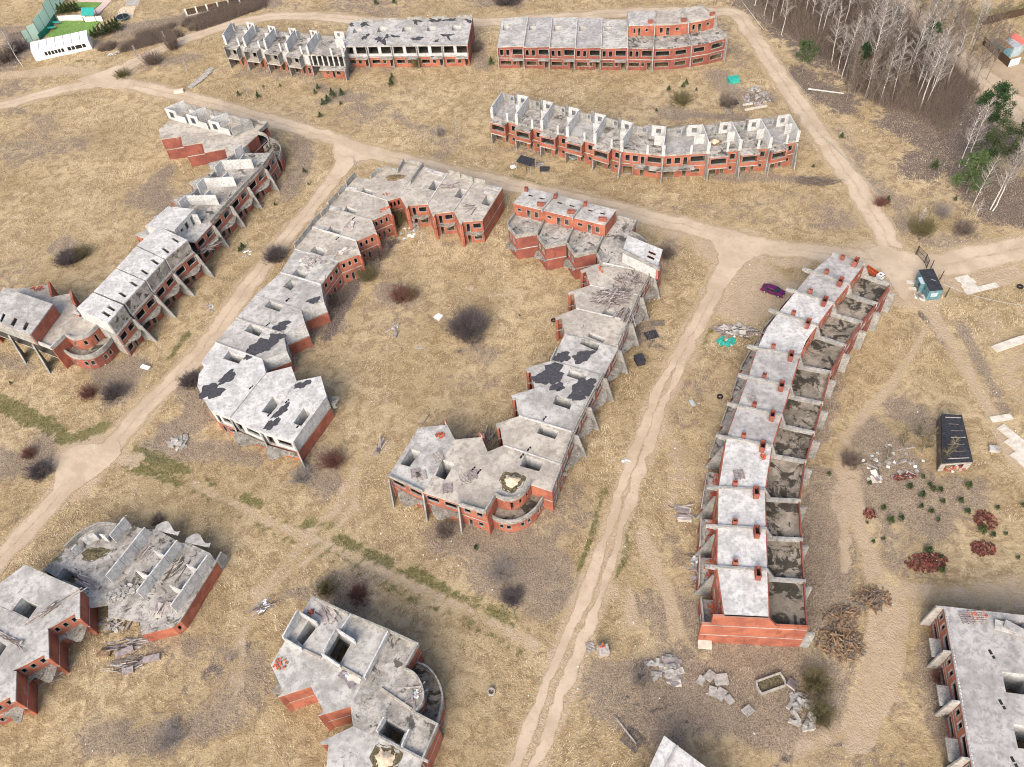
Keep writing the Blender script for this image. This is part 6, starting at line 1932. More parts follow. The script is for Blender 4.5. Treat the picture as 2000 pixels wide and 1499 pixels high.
# shrubs
for x, y, kind, r, hz, lb in (
        (915, 650, 'dark', 4.9, 4.4, 'large dark round leafless bush in the middle of the horseshoe court'), (785, 585, 'red', 3.1, 2.6, 'sparse reddish leafless shrub in the court, beside an olive tuft'), (803, 583, 'olive', 1.5, 2.2, 'thin olive shrub behind the reddish shrub in the court'),
        (135, 510, 'dark', 3.2, 2.4, 'dark leafless bush alone in the open dry field'), (160, 500, 'olive', 2.6, 1.8, 'olive brushwood beside the dark bush in the open field'), (652, 905, 'red', 2.6, 2.2, 'dark reddish bush beside the brick end wall of the horseshoe'), (590, 935, 'pale', 2.6, 1.8, 'grey leafless bush below the horseshoe end wall'),
        (176, 772, 'red', 2.2, 1.8, 'dark wine-red bush in the grass below the rounded brick terrace'), (222, 772, 'dark', 2.6, 2.0, 'brown bush between wine-red bush and the dirt road'), (80, 925, 'dark', 2.6, 2.0, 'dark brush in the grass beside the road fork'), (60, 890, 'red', 1.8, 1.3, 'reddish low brush behind the dark brush at the road fork'), (375, 750, 'dark', 2.5, 2.4, 'grey brush at the rounded roof corner of the horseshoe'),
        (540, 505, 'dark', 3.0, 2.6, 'dense grey bush between the dirt road and the horseshoe'), (990, 6, 'dark', 5.0, 3.2, 'broad dark brush at the top edge beyond the far road'), (300, 125, 'brown', 3.0, 3.2, 'tall brown shrub beside the road below the hedge'), (340, 95, 'brown', 2.6, 4.0, 'upright brown shrub at the bend of the hedge road'), (240, 150, 'olive', 2.6, 1.8, 'yellowish low shrub in the road triangle'),
        (745, 500, 'brown', 2.4, 3.0, 'brown scrub growing against the court brick wall'), (720, 545, 'olive', 2.4, 3.0, 'olive scrub between the brick piers of the court'), (775, 440, 'olive', 2.2, 3.6, 'olive thicket in the inner corner of the court'), (660, 590, 'brown', 2.0, 1.8, 'low brown scrub along the court wall balcony'),
        (560, 135, 'olive', 2.2, 3.6, 'bare greenish tree-shrub in front of the roofless loggias'), (815, 130, 'olive', 1.8, 3.4, 'bare shrub in front of the loggia row'), (680, 140, 'brown', 2.4, 1.6, 'dark brush at the foot of the half roofless ruin'), (1800, 455, 'olive', 3.2, 3.2, 'olive brush behind the mesh gate'), (1880, 455, 'brown', 2.6, 2.2, 'dark brush on the bank above the gate road'), (1840, 420, 'pale', 2.4, 2.4, 'pale brush on the bank between gate and birches'),
        (1720, 400, 'red', 1.8, 1.6, 'reddish shrub beside the kerb of the wood road'), (930, 100, 'brown', 2.4, 2.6, 'brown thicket in the gap between the two top ruins'), (1420, 205, 'brown', 3.0, 2.0, 'brown brush beside the rubble behind the roofless curved row'), (1330, 200, 'olive', 3.2, 2.2, 'olive brush on the old foundation behind the roofless curved row'),
        (640, 1155, 'olive', 2.0, 1.8, 'olive tuft behind the stub-walled ruin'), (700, 1165, 'red', 2.2, 1.4, 'reddish weeds behind the stub-walled ruin'), (870, 1040, 'brown', 2.0, 1.5, 'brown weeds below the round terrace of the horseshoe'), (980, 1120, 'pale', 2.8, 1.5, 'greyish brush in the grass above the mossy track'), (1250, 1330, 'pale', 1.8, 2.2, 'pale splayed bare shrub beside the concrete block stack'), (1590, 1340, 'olive', 2.6, 2.4, 'greenish bare bush beside the fallen concrete blocks'), (1600, 1400, 'olive', 2.2, 2.2, 'thin olive bush right of the block pile'),
        (1835, 1330, 'red', 1.8, 1.6, 'reddish brush between the fins of the flat-roofed ruin'), (1850, 1400, 'brown', 1.6, 1.6, 'brown brush under the balcony plates of the flat-roofed ruin'), (330, 1445, 'pale', 2.8, 1.2, 'grey brush in the grass near the bottom edge'), (1545, 1190, 'pale', 1.6, 1.6, 'pale bare shrub growing inside the lowest terrace'), (1300, 500, 'brown', 2.2, 1.8, 'brown weeds at the curved parapet beside the lone penthouse'), (35, 100, 'dark', 3.6, 3.0, 'dark scrub beside the white sports hall'), (10, 120, 'brown', 3.4, 3.2, 'brown scrub at the left edge under the leaning birch'),
        (200, 1095, 'red', 0.9, .7, 'small dry shrub in the grass near the open shell ruin'), (310, 1020, 'brown', 1.6, 1.2, 'brown brush beyond the open shell ruin'), (1000, 1170, 'dark', 2.0, 1.2, 'dark low brush along the mossy track'), (860, 265, 'pale', 1.4, 2.6, 'thin pale sapling shrub above the main road'), (1660, 905, 'brown', 2.2, 1.8, 'brown weeds beyond the long row terraces')):
    k = random.randrange(3)
    plant('bare_shrub', SH[kind][k], (x, y), lb, 'shrub', None, r * 1.05, 0, hz * 1.05)
for x, y, s, lb in ((1835, 905, 1.0, 'bare olive tree overhanging the black shed roof'), (1800, 885, 1.05, 'bare olive tree leaning beside the black shed'), (1790, 860, .9, 'bare olive tree on the far side of the black shed'), (1730, 900, .6, 'small bare olive tree among the scrap near the black shed'), (1760, 875, .8, 'bare olive tree between scrap and black shed')):
    plant('bare_tree', OLIVE[random.randrange(3)], (x, y), lb, 'tree', None, s)
for x, y, s, lb in ((330, 90, .9, 'thin bare tree beside the hedge road'), (275, 122, .9, 'thin bare tree in the road triangle'), (368, 148, .9, 'thin bare tree beside the pale slab path'), (485, 190, 1.0, 'white sapling birch beside young pines by the main road'), (897, 270, 1.0, 'white dead sapling standing in the dry slope'), (825, 470, 1.0, 'pale leaning sapling against the court balcony'), (812, 458, .9, 'pale bare sapling in front of a court balcony window'), (700, 335, .8, 'young bare tree in the grass at the road fork'), (1790, 445, .9, 'young white birch behind the mesh gate'), (1905, 425, .8, 'young white birch on the bank by the gate road'), (1555, 255, .7, 'pale sapling by the wood road')):
    plant('young_birch', YOUNG[random.randrange(2)], (x, y), lb, 'birch tree', None, s)
for x, y, s, lb in ((45, 131, .85, 'leaning white birch beside the white sports hall'), (0, 131, .6, 'white birch cut by the edge beside the dark scrub')):
    plant('birch_tree', BIRCH[0], (x, y), lb, 'birch tree', None, s)
# hedge of dark spruces and thujas at the sports court
for k, (x, y, s) in enumerate(((183, 75, 2.6), (191, 72, 3.0), (199, 71, 3.2), (207, 68, 3.4), (214, 66, 3.6), (221, 63, 3.6), (228, 61, 3.8), (234, 58, 3.8))):
    plant('hedge_spruce', SAP[0], (x, y), 'dark spruce in the hedge beside the sports court', 'spruce', 'hedge spruces beside the sports court', s)
for k, (x, y, s) in enumerate(((119, 28, 3.2), (127, 27, 3.4), (134, 26, 3.4), (141, 25, 3.4), (147, 24, 3.2), (153, 23, 3.4))):
    plant('hedge_thuja', SAP[1], (x, y), 'olive thuja in the row behind the sports court', 'thuja', 'thujas behind the sports court', s)
# the long thicket along the hedge road
random.seed(9)
mb = RB()
hp = [at(*p).to_2d() for p in ((190, 100), (250, 75), (330, 55), (420, 22), (520, -5), (520, 15), (440, 45), (350, 75), (280, 95), (220, 108))]
bx = [p.x for p in hp]; by = [p.y for p in hp]
cnt = 0
while cnt < 16000:
    p = Vector((random.uniform(min(bx), max(bx)), random.uniform(min(by), max(by))))
    if not inside(p, hp):
        continue
    cnt += 1
    if float(fbm(p.x, p.y, 5.0, 3)) < .45:
        continue
    q = Vector((p.x, p.y, -.05))
    mb.twig(q, q + rdir((0, 0, 1), .5) * random.uniform(.8, 3.0) * (.5 + float(fbm(p.x, p.y, 7.0, 5))), .035, .008)
tag(link_obj('thicket', quick('thicket', mb, ['twig_brown'])), 'reddish-brown leafless thicket along the fenced gardens', 'thicket', kind='stuff')
# ================================================================== THINGS LYING AND STANDING ABOUT
random.seed(21)
PIECE = {}


def piece(kind, v):
    """shared meshes of loose pieces"""
    k = (kind, v)
    if k in PIECE:
        return PIECE[k]
    mb = MB()
    rnd = random.Random(v * 7 + len(kind))
    if kind == 'plank':
        mb.box((0, 0, 0), (rnd.choice((2.0, 2.8, 3.4)), rnd.uniform(.12, .24), .05))
        mt = ('wood_grey', 'wood_mauve', 'wood_dark')[v % 3]
    elif kind == 'board':
        mb.box((0, 0, 0), (rnd.uniform(1.6, 2.4), rnd.uniform(.5, 1.0), .07))
        mt = ('wood_mauve', 'wood_grey', 'slab_pale')[v % 3]
    elif kind == 'log':
        mb.tube((-rnd.uniform(.6, 1.1), 0, 0), (rnd.uniform(.6, 1.1), 0, 0), .13, .10, 7)
        mt = ('wood_log', 'wood_dark', 'wood_log')[v % 3]
    elif kind == 'branch':
        mb.tube((-1.6, 0, 0), (1.7, .3, .1), .05, .02, 4)
        mt = ('wood_dark', 'twig_dark', 'wood_dark')[v % 3]
    elif kind == 'brick':
        mb.box((0, 0, 0), (.32, .17, .13))
        mt = ('rubble_red', 'brick_red', 'rubble_red')[v % 3]
    elif kind == 'old_brick':
        mb.box((0, 0, 0), (.34, .19, .15))
        mt = ('brick_dark', 'brick_dark', 'brick_red')[v % 3]
    elif kind == 'concrete_block':
        mb.box((0, 0, 0), (rnd.uniform(.9, 2.0), rnd.uniform(.4, .6), rnd.uniform(.35, .55)))
        mt = ('stone', 'rough_grey', 'roof_pale')[v % 3]
    elif kind == 'stone':
        for _ in range(1):
            q = [(math.cos(t) * rnd.uniform(.25, .45), math.sin(t) * rnd.uniform(.2, .4)) for t in (0, 1.1, 2.2, 3.2, 4.3, 5.3)]
            mb.hexa(q, -.12, .12)
        mt = ('stone', 'rough_grey', 'roof_pale')[v % 3]
    elif kind == 'scrap':
        mb.box((0, 0, 0), (rnd.uniform(.2, .7), rnd.uniform(.15, .5), .06))
        mt = ('white_scrap', 'pale_paint', 'white_scrap')[v % 3]
    elif kind == 'bag':
        q = [(math.cos(t) * rnd.uniform(.25, .5), math.sin(t) * rnd.uniform(.25, .5)) for t in (0, .9, 1.9, 3.0, 4.0, 5.1)]
        mb.hexa(q, -.15, .18)
        mt = 'teal_sheet'
    me = mb.mesh(kind, mt)
    PIECE[k] = me
    return me


def heap(name, label, cat, px, kind, n, rx, ry, z=0.0, rz=None, tall=.35, wild=.25, group=None, wildz=.15, aim=None):
    """loose pieces thrown on one another; each piece a part"""
    c = at(px[0], px[1], z)
    e = thing(name, label, cat, (c.x, c.y, z), group)
    kinds = kind if isinstance(kind, (list, tuple)) else [kind]
    for i in range(n):
        kd = random.choice(kinds)
        o = bpy.data.objects.new(kd, piece(kd, random.randrange(6)))
        C.objects.link(o)
        o.parent = e
        r = math.sqrt(random.random())
        a = random.uniform(0, 6.28)
        x, y = rx * r * math.cos(a), ry * r * math.sin(a)
        b = rz or 0.0
        zz = .08 + tall * max(0, 1 - r) * random.random()
        o.location = (x * math.cos(b) - y * math.sin(b), x * math.sin(b) + y * math.cos(b), zz)
        base = (aim if aim is not None else b) if rz is not None else random.uniform(0, 3.14)
        o.rotation_euler = (random.gauss(0, wildz), random.gauss(0, wildz), base + random.gauss(0, wild if rz is not None else 3))
    return e


def slat_pallet(name, label, cat, px, z=0.0, rz=0.0, s=1.0, mat='wood_grey', group=None, n=7):
    c = at(px[0], px[1], z)
    e = thing(name, label, cat, (c.x, c.y, z), group)
    e.rotation_euler = (0, 0, rz)
    for i in range(n):
        mb = MB(); mb.box((0, (i - (n - 1) / 2) * .19 * s, .16), (1.2 * s, .12 * s, .03)); o = part('slat', mb, mat, None); o.parent = e
    for x in (-.5, 0, .5):
        mb = MB(); mb.box((x * s, 0, .08), (.1 * s, .19 * n * s, .12)); o = part('bearer', mb, 'wood_dark', None); o.parent = e
    return e


def sheet(name, label, cat, px, size, mat, z=0.0, rz=0.0, tilt=0.0, roll=0.0, th=.08, group=None):
    mb = MB(); c = at(px[0], px[1], z)
    mb.box((c.x, c.y, z + jit() + th / 2 + .05 + abs(math.sin(tilt)) * size[0] / 2 + abs(math.sin(roll)) * size[1] / 2), (size[0], size[1], th), rz, tilt, roll)
    return single(name, mb, mat, label, cat, group)


# ---------------------------------------------------------------- heaps on the ground
heap('log_pile', 'brown log heap below the long row, the largest of three', 'log pile', (1640, 1252), 'log', 150, 3.0, 2.6, tall=1.2)
heap('log_pile', 'brown log heap closest to the tyre tracks beyond the largest heap', 'log pile', (1700, 1172), 'log', 95, 2.7, 1.5, tall=.9)
heap('log_pile', 'dark log heap between the other two heaps beside the terraces', 'log pile', (1642, 1200), 'log', 80, 2.3, 1.4, tall=.8)
heap('branch_pile', 'black flattened branch heap beside the wood road', 'branch pile', (1597, 356), 'branch', 70, 4.6, 1.7, rz=-.25, tall=.6, wild=.35)
heap('rubbish_heap', 'mixed plank and plastic rubbish heap beside the long row', 'rubbish', (1440, 648), ['plank', 'plank', 'scrap', 'scrap', 'board'], 75, 3.9, 1.5, rz=-.25, tall=.5, wild=.5)
heap('tarpaulin_heap', 'torn teal plastic bags at the near end of the rubbish heap', 'rubbish', (1418, 668), ['bag', 'bag', 'scrap'], 26, 1.6, 1.1, tall=.3)
heap('timber_heap', 'dark old planks under the broken slab of the open shell ruin', 'timber', (236, 1215), ['plank', 'stone'], 46, 3.2, 1.6, tall=.4)
heap('timber_heap', 'grey plank rows in front of the open shell ruin', 'timber', (252, 1258), 'plank', 34, 2.4, 1.0, rz=.05, tall=.3, wild=.12)
heap('timber_heap', 'weathered planks scattered lowest below the open shell ruin', 'timber', (248, 1298), ['plank', 'branch'], 40, 3.0, 1.2, rz=.15, tall=.3, wild=.25)
heap('timber_heap', 'dark planks lying under the brick pier of the stepped ruin', 'timber', (105, 1318), 'plank', 26, 1.8, 1.0, rz=.4, tall=.3, wild=.2)
for k, (x, y, rz, w, lb) in enumerate(((245, 1275, .35, 2.6, 'pale mauve board pack propped in the timber below the shell ruin'), (298, 1288, .15, 2.4, 'narrow mauve board pack at the end of the timber rows'), (252, 1312, .2, 1.6, 'small pale board pack lowest in the timber rows'), (205, 1278, -.1, 2.0, 'tan board pack at the start of the timber rows'))):
    sheet('board_pack', lb, 'boards', (x, y), (w, .9, .45), 'wood_mauve' if k < 3 else 'wood_log', 0, rz, .04, .1, .4)
heap('block_pile', 'tumbled grey concrete blocks between the mossy track and the horseshoe', 'concrete blocks', (352, 866), 'concrete_block', 24, 1.9, 1.3, tall=.7, wild=.8)
heap('block_pile', 'grey heap of broken concrete blocks at the foot of a greenish bush', 'concrete blocks', (1565, 1392), 'concrete_block', 30, 1.7, 2.4, tall=.9)
heap('block_stack', 'long stack of tan concrete slabs beside a pale bare shrub', 'concrete slabs', (1312, 1312), ['concrete_block', 'board'], 26, .9, 2.3, rz=0.0, tall=.9, wild=.2)
heap('block_pile', 'small loose blocks next to the long slab stack', 'concrete blocks', (1279, 1306), 'concrete_block', 9, 1.3, 1.3, tall=.3)
for k, (x, y, w, rz, lb) in enumerate(((1369, 1330, 1.2, .9, 'small grey slab leaning beside two mossy slabs'), (1386, 1322, 1.5, .7, 'mossy grey slab in the middle of the scattered slabs'), (1408, 1329, 1.9, .0, 'flat grey square slab, the largest of the scattered slabs'), (1391, 1352, 1.3, 1.2, 'brown edged slab beside a pale rounded slab'), (1407, 1357, 1.6, .8, 'pale rounded slab below the largest scattered slab'), (1424, 1368, 1.2, 2.0, 'thin pointed slab at the end of the scattered slabs'), (1460, 1390, 1.4, .5, 'sunken slab half overgrown between slabs and block heap'))):
    sheet('concrete_slab', lb, 'concrete slab', (x, y), (w, w * .8), 'stone', 0, rz, random.uniform(-.1, .15), random.uniform(-.12, .12), .3)
# mossy tank
c = at(1504, 1338)
e = thing('concrete_tank', 'open concrete tank full of moss beside the block heap', 'tank', (c.x, c.y, 0))
d = (at(1528, 1328) - at(1480, 1347)).to_2d().normalized(); nn = Vector((-d.y, d.x))
ring = [c.to_2d() + d * u + nn * v for u, v in ((-1.9, -.8), (1.7, -.9), (1.95, -.3), (1.9, .8), (-1.7, .9), (-1.95, .2))]
strip(e, ring, 0, .75, 'stone', .2, 'tank_wall', True)
mb = MB(); mb.slab(ring, [], .05, .4); part('moss_bed', mb, 'moss', e)
sheet('concrete_slab', 'upright broken mauve slab leaning next to the mossy tank', 'concrete slab', (1545, 1340), (1.6, 1.3), 'wood_mauve', 0, .9, .5, .2, .25)
heap('plank_pile', 'small stack of pale boards between the two lower ruins', 'planks', (514, 1185), ['plank', 'scrap'], 24, 1.1, .9, rz=.5, tall=.3, wild=.3)
heap('plank_pile', 'pale loose planks in the court near its open mouth', 'planks', (742, 873), 'plank', 12, .7, .7, rz=1.2, tall=.2, wild=.25)
slat_pallet('crate', 'small slatted crate beside the wheel ruts', 'crate', (1153, 1265), 0, .1, 1.1)
mb = MB(); c = at(1178, 1276); mb.box((c.x, c.y, .7), (1.5, 1.2, 1.4), .1); mb.box((c.x, c.y, 1.45), (1.6, 1.3, .08), .1)
single('wooden_bin', mb, 'wood_grey', 'dark wooden bin with pale lid beside the wheel ruts', 'bin')
heap('brick_heap', 'few red bricks on the lid of the wooden bin', 'bricks', (1176, 1262), 'brick', 6, .4, .3, z=1.5, tall=.1)
slat_pallet('pallet', 'dark wooden frame in the grass near the bottom edge', 'pallet', (1235, 1446), 0, .75, 2.0, 'wood_dark')
sheet('plank', 'long plank lying across the dark wooden frame', 'plank', (1222, 1428), (4.2, .22), 'wood_grey', .2, 2.1, .03)
mb = MB(); c = at(960, 1353)
for t in range(12):
    a0, a1 = t * math.pi / 6, (t + 1) * math.pi / 6
    mb.hexa([(c.x + math.cos(a) * r, c.y + math.sin(a) * r) for a, r in ((a0, .38), (a1, .38), (a1, .55), (a0, .55))], 0, .5)
single('concrete_ring', mb, 'stone', 'small concrete ring alone in the grass below the mossy track', 'ring')
# white and other sheets in the court
c = at(857, 621)
mb = MB(); q = [(c.x + math.cos(t) * r, c.y + math.sin(t) * r) for t, r in ((.2, 1.0), (.9, .6), (1.5, .9), (2.4, .7), (3.1, 1.0), (4.0, .6), (4.8, 1.1), (5.5, .7))]
mb.hexa(q, .05, .45); single('white_sheet', mb, 'white_scrap', 'crumpled white sheet beside the large dark bush', 'sheet')
heap('broken_furniture', 'broken pale furniture frame lying in the court', 'furniture', (771, 640), ['plank', 'scrap'], 7, .7, .5, tall=.2)
sheet('mattress', 'mauve striped mattress beside the broken frame in the court', 'mattress', (772, 655), (1.3, .8), 'wood_mauve', .1, 1.3, 0, 0, .25)
sheet('board', 'single grey board in the grass of the court', 'board', (820, 680), (1.7, .4), 'wood_grey', 0, -.25, 0, 0, .08)
heap('plank_pile', 'two dark planks near the court mouth of the inner arm', 'planks', (833, 818), 'plank', 3, .4, .3, rz=.9, tall=.1, wild=.15)
sheet('white_slab', 'white foam slab in grass beside the road, near the rounded terrace', 'slab', (285, 719), (1.9, .8), 'white_scrap', .1, -.45, 0, 0, .3)
heap('scrap_pile', 'small scrap frame and crate at the road edge by the diagonal row', 'scrap', (412, 600), ['plank', 'scrap'], 9, .7, .6, tall=.3)
heap('scrap_pile', 'white scraps around a young pine beside the diagonal row', 'scrap', (482, 495), ['scrap'], 8, 1.2, 1.2, tall=.1)
heap('panel_heap', 'fallen mauve wall panels in the grass beside the long row', 'panels', (1334, 1003), ['board', 'plank'], 14, 1.5, 1.4, rz=-.2, tall=.5, wild=.25)
def tyre(px, label, z=0.0, r=.45, group=None):
    c = at(px[0], px[1], z); mb = MB()
    for t in range(14):
        a0, a1 = t * 2 * math.pi / 14, (t + 1) * 2 * math.pi / 14
        mb.hexa([(c.x + math.cos(a) * q, c.y + math.sin(a) * q) for a, q in ((a0, r * .52), (a1, r * .52), (a1, r), (a0, r))], z, z + .24)
    return single('tyre', mb, 'rubber', label, 'tyre', group)
tyre((1081, 627), 'old tyre at the brick pier inside the court', 0, .5)
tyre((1406, 776), 'dark tyre lying in the grass beside the long row', 0, .55)
tyre((1992, 561), 'tyre beside the gate road at the picture edge', 0, .6)
mb = MB(); c = at(1249, 708); mb.box((c.x, c.y, .55), (1.5, 1.8, 1.1), .2); mb.box((c.x, c.y, 1.15), (1.7, 2.0, .08), .2); single('dark_bin', mb, 'black_felt', 'dark metal box beside the fins of the inner arm', 'box')
sheet('rusty_plate', 'rusty plate with twin holes in the grass by the lone penthouse', 'plate', (1284, 634), (2.6, 1.0), 'wood_dark', 0, -.1, 0, .2, .12)
sheet('rusty_plate', 'dark burnt plate on bare earth beside the inner arm', 'plate', (1272, 655), (2.4, 2.0), 'black_felt', 0, .2, 0, 0, .06)
heap('white_pipe', 'bent white plastic pipe in the grass by the wheel ruts', 'pipe', (1222, 902), ['scrap'], 6, .6, .5, tall=.1)
sheet('plastic_bag', 'pale blue plastic sheet in the grass between ruts and long row', 'plastic', (1352, 789), (.7, 1.3), 'pale_paint', 0, .3, .1, .1, .1)
mb = MB(); a, b_ = at(343, 182), at(357, 180); mb.box(((a.x + b_.x) / 2, (a.y + b_.y) / 2, .4), (2.6, .9, .8), .1); single('concrete_barrier', mb, 'slab_pale', 'pale concrete barrier block at the main road edge', 'barrier')
for k, (x, y) in enumerate(((376, 168), (386, 161), (396, 153), (404, 145), (410, 138))):
    sheet('path_slab', 'cracked grey slab of the short path above the main road', 'path slab', (x, y), (2.7, 1.7), 'stone', 0, .95, 0, 0, .12, 'slabs of the short path')
heap('bundle', 'white wrapped bundles beside the sports hall road', 'bundles', (222, 106), ['scrap', 'scrap', 'stone'], 16, 1.7, .8, rz=.4, tall=.6)
heap('rubble_pile', 'grey rubble scatter behind the roofless curved row', 'rubble', (1478, 192), ['stone', 'stone', 'plank'], 60, 3.6, 3.2, tall=.3)
heap('rubble_pile', 'grey rubble with a dark hollow beside the wood road bend', 'rubble', (1475, 176), ['stone', 'concrete_block'], 14, 1.6, 1.0, tall=.6)
for k, (x, y, w, lb) in enumerate(((1476, 213, 5.6, 'long pale timber beam behind the roofless curved row'), (1460, 206, 2.4, 'short pale timber beam behind the roofless curved row'))):
    sheet('timber_beam', lb, 'beam', (x, y), (w, .5), 'slab_pale', 0, .1, 0, 0, .4)
c = at(1432, 160); mb = MB(); mb.box((c.x, c.y, .55), (2.6, 2.0, 1.1), .05); mb.box((c.x + .2, c.y - .1, 1.15), (2.0, 1.4, .12), .1, .06); single('covered_crate', mb, 'teal_sheet', 'bright green tarpaulin-covered stack behind the roofless curved row', 'tarpaulin')
sheet('dark_sheet', 'dark blue sheet beside the dead branches behind the curved row', 'sheet', (1432, 203), (2.2, 1.5), 'black_felt', 0, .2, .1, .1, .3)
heap('branch_pile', 'pale dead branches on the old foundation', 'branches', (1420, 215), 'plank', 9, 1.6, 1.2, tall=.5)
mb = MB(); p0, p1 = at(1578, 174, .2), at(1648, 183, .2); mb.tube(p0, p1, .2, .15, 8); single('fallen_log', mb, 'birch_bark', 'fallen pale birch log at the wood edge', 'log')
for k, (x, y, rx, ry, n, lb) in enumerate(((1810, 1099, 3.2, 1.5, 130, 'dark red brick pile beside two young pines, the widest one'), (1924, 1016, 1.7, 1.7, 70, 'dark red brick pile above a bright young pine'), (1920, 1072, 1.8, 1.3, 70, 'oval dark red brick pile nearest the flat-roofed ruin'), (1698, 1004, .9, .9, 34, 'small red brick pile at the weedy edge'), (1764, 932, 2.2, .6, 40, 'low brick scatter below the black shed'))):
    heap('brick_pile', lb, 'bricks', (x, y), 'old_brick', int(n * 1.9), rx, ry, tall=.5)
heap('scrap_pile', 'pale metal sheets in the weeds beside the black shed', 'scrap', (1708, 933), ['scrap', 'board'], 10, 1.0, .6, tall=.3)
heap('scrap_pile', 'scattered white scraps in the bare weeds near the black shed', 'scrap', (1745, 905), ['scrap', 'stone', 'plank'], 40, 5.0, 3.4, tall=.15)
heap('scrap_pile', 'broken boards and metal against the entrance of the lowest long row house', 'scrap', (1364, 1110), ['plank', 'scrap', 'board'], 26, .8, 3.0, tall=.5)
sheet('concrete_lump', 'pale lump of old slabs beside the lowest brick end wall', 'slabs', (1376, 1262), (1.9, 1.0), 'slab_pale', 0, -.2, 0, 0, .8)
heap('white_scrap', 'white plastic scraps below the court corner balcony', 'scrap', (797, 458), ['scrap'], 22, 1.8, 2.2, tall=.05)
heap('timber_heap', 'dark planks in the notch between the inner arm piers', 'planks', (965, 850), ['plank', 'branch'], 16, 1.2, 2.2, rz=1.1, tall=.4, wild=.3)
sheet('grey_box', 'small pale box in grass beside the slab track', 'box', (1940, 880), (1.5, 1.1), 'roof_pale', 0, -.3, 0, 0, .6)
# pale slabs of the old track at the picture edge
ZS = (1740, 700, .17345)
for k, (x, y, w, h, rz) in enumerate(((1240, 680, 3.6, 1.2, .05), (1330, 855, 1.6, 3.6, -1.15 + 1.57), (1425, 1015, 1.6, 4.0, .42), (1480, 960, 1.2, 4.2, .42), (1490, 1170, 1.6, 4.0, .42))):
    sheet('track_slab', 'white weathered slab of the old track beyond the black shed', 'slab', (ZS[0] + x * ZS[2], ZS[1] + y * ZS[2]), (w, h), 'slab_pale', 0, rz, 0, 0, .12, 'slabs of the old track')
for k, (x, y) in enumerate(((1948, 682), (1962, 677), (1976, 672), (1990, 667), (2004, 663))):
    sheet('concrete_plank', 'white concrete beam in the row at the picture edge', 'beam', (x, y), (1.5, 1.5), 'slab_pale', 0, .28, 0, 0, .35, 'white beams in a row')
for k, (x, y) in enumerate(((1890, 552), (1893, 561), (1898, 569), (1910, 566), (1880, 545), (1935, 560))):
    sheet('road_slab', 'pale worn slab set in the gate road', 'slab', (x, y), (2.8, 1.3), 'slab_pale', .02, .15, 0, 0, .06, 'slabs in the gate road')
# small white litter over the whole site
mb = MB()
for _ in range(260):
    y = random.uniform(30, 240)
    lo, hi = seen_span(np.array([y]))
    x = random.uniform(float(lo[0]), float(hi[0]))
    if grid_lookup(MASK, np.array([x]), np.array([y]))[0]:
        continue
    s_ = random.uniform(.06, .18)
    mb.box((x, y, .25), (s_ * 1.5, s_, .06), random.uniform(0, 3), random.uniform(-.3, .3))
tag(link_obj('litter', mb.mesh('litter', 'white_scrap')), 'tiny white scraps of litter strewn across the grass', 'litter', kind='stuff')

# ---------------------------------------------------------------- clutter on the roofs
heap('plank_heap', 'great tangle of grey planks on the inner arm roof, around a stairwell', 'planks', (1196, 582), 'plank', 120, 3.4, 2.1, z=6.0, rz=.15, tall=.8, wild=.6)
heap('plank_heap', 'smaller tangle of planks nearest the lone penthouse on the inner arm roof', 'planks', (1232, 548), 'plank', 55, 2.0, 1.4, z=6.0, tall=.7)
heap('plank_heap', 'planks fallen along the parapet of the inner arm roof', 'planks', (1222, 618), 'plank', 26, .8, 2.0, z=6.0, rz=1.0, tall=.4, wild=.3, aim=1.0)
c = at(1000, 941, 6.0)
def mound(name, px, z, rx, ry, h, label, inner, outer_):
    c = at(px[0], px[1], z); e = thing(name, label, 'mound', (c.x, c.y, z))
    for nm, k, mt, hh in (('mound_edge', 1.0, outer_, h * .32), ('mound_top', .74, inner, h)):
        mb = MB(); vs_, fs_ = [], []
        R_, A_ = 7, 26
        vs_.append((c.x, c.y, z + hh))
        for r in range(1, R_ + 1):
            for a in range(A_):
                t = a * 2 * math.pi / A_
                kk = k * (1 + .12 * math.sin(3 * t + 1) + .08 * math.sin(7 * t))
                f = r / R_
                vs_.append((c.x + rx * kk * f * math.cos(t), c.y + ry * kk * f * math.sin(t), z + hh * (math.cos(f * math.pi) * .5 + .5) + random.uniform(-.04, .04) * (f < 1)))
        for a in range(A_):
            fs_.append((0, 1 + a, 1 + (a + 1) % A_))
            for r in range(R_ - 1):
                o = 1 + r * A_
                fs_.append((o + a, o + A_ + a, o + A_ + (a + 1) % A_, o + (a + 1) % A_))
        mb.add(vs_, fs_)
        part(nm, mb, mt, e, True)
mound('sand_mound', (1000, 941), 6.0, 2.0, 1.9, .9, 'sand mound ringed with weeds on the roof above the round terrace', 'sand', 'moss')
mound('moss_mound', (772, 347), 6.0, 2.2, 1.1, .7, 'mossy rubble mound inside the curved parapet of the outer arm', 'moss', 'wood_log')
mound('straw_mound', (1395, 278), 6.0, 1.8, 1.2, .8, 'straw and sand mound on the open floor of the curved row', 'sand', 'wood_log')
mound('earth_mound', (752, 1485), 6.0, 2.0, 2.0, .5, 'tan earth mound on the lowest ruin roof at the bottom edge', 'sand', 'moss')
mound('earth_mound', (185, 1082), 3.0, 2.2, 1.2, .35, 'green moss mound inside the ring of the open shell', 'moss', 'moss')
heap('brick_heap', 'red brick heap on the roof corner nearest the court mouth', 'bricks', (859, 851), 'brick', 26, .7, .6, z=6.0, tall=.4)
heap('brick_scatter', 'red brick scatter on the stub-walled ruin roof edge', 'bricks', (548, 1297), 'brick', 26, 1.0, .8, z=6.0, tall=.1)
heap('brick_scatter', 'red bricks in the far corner of the stub-walled ruin', 'bricks', (608, 1196), 'brick', 16, .5, .6, z=6.0, tall=.1)
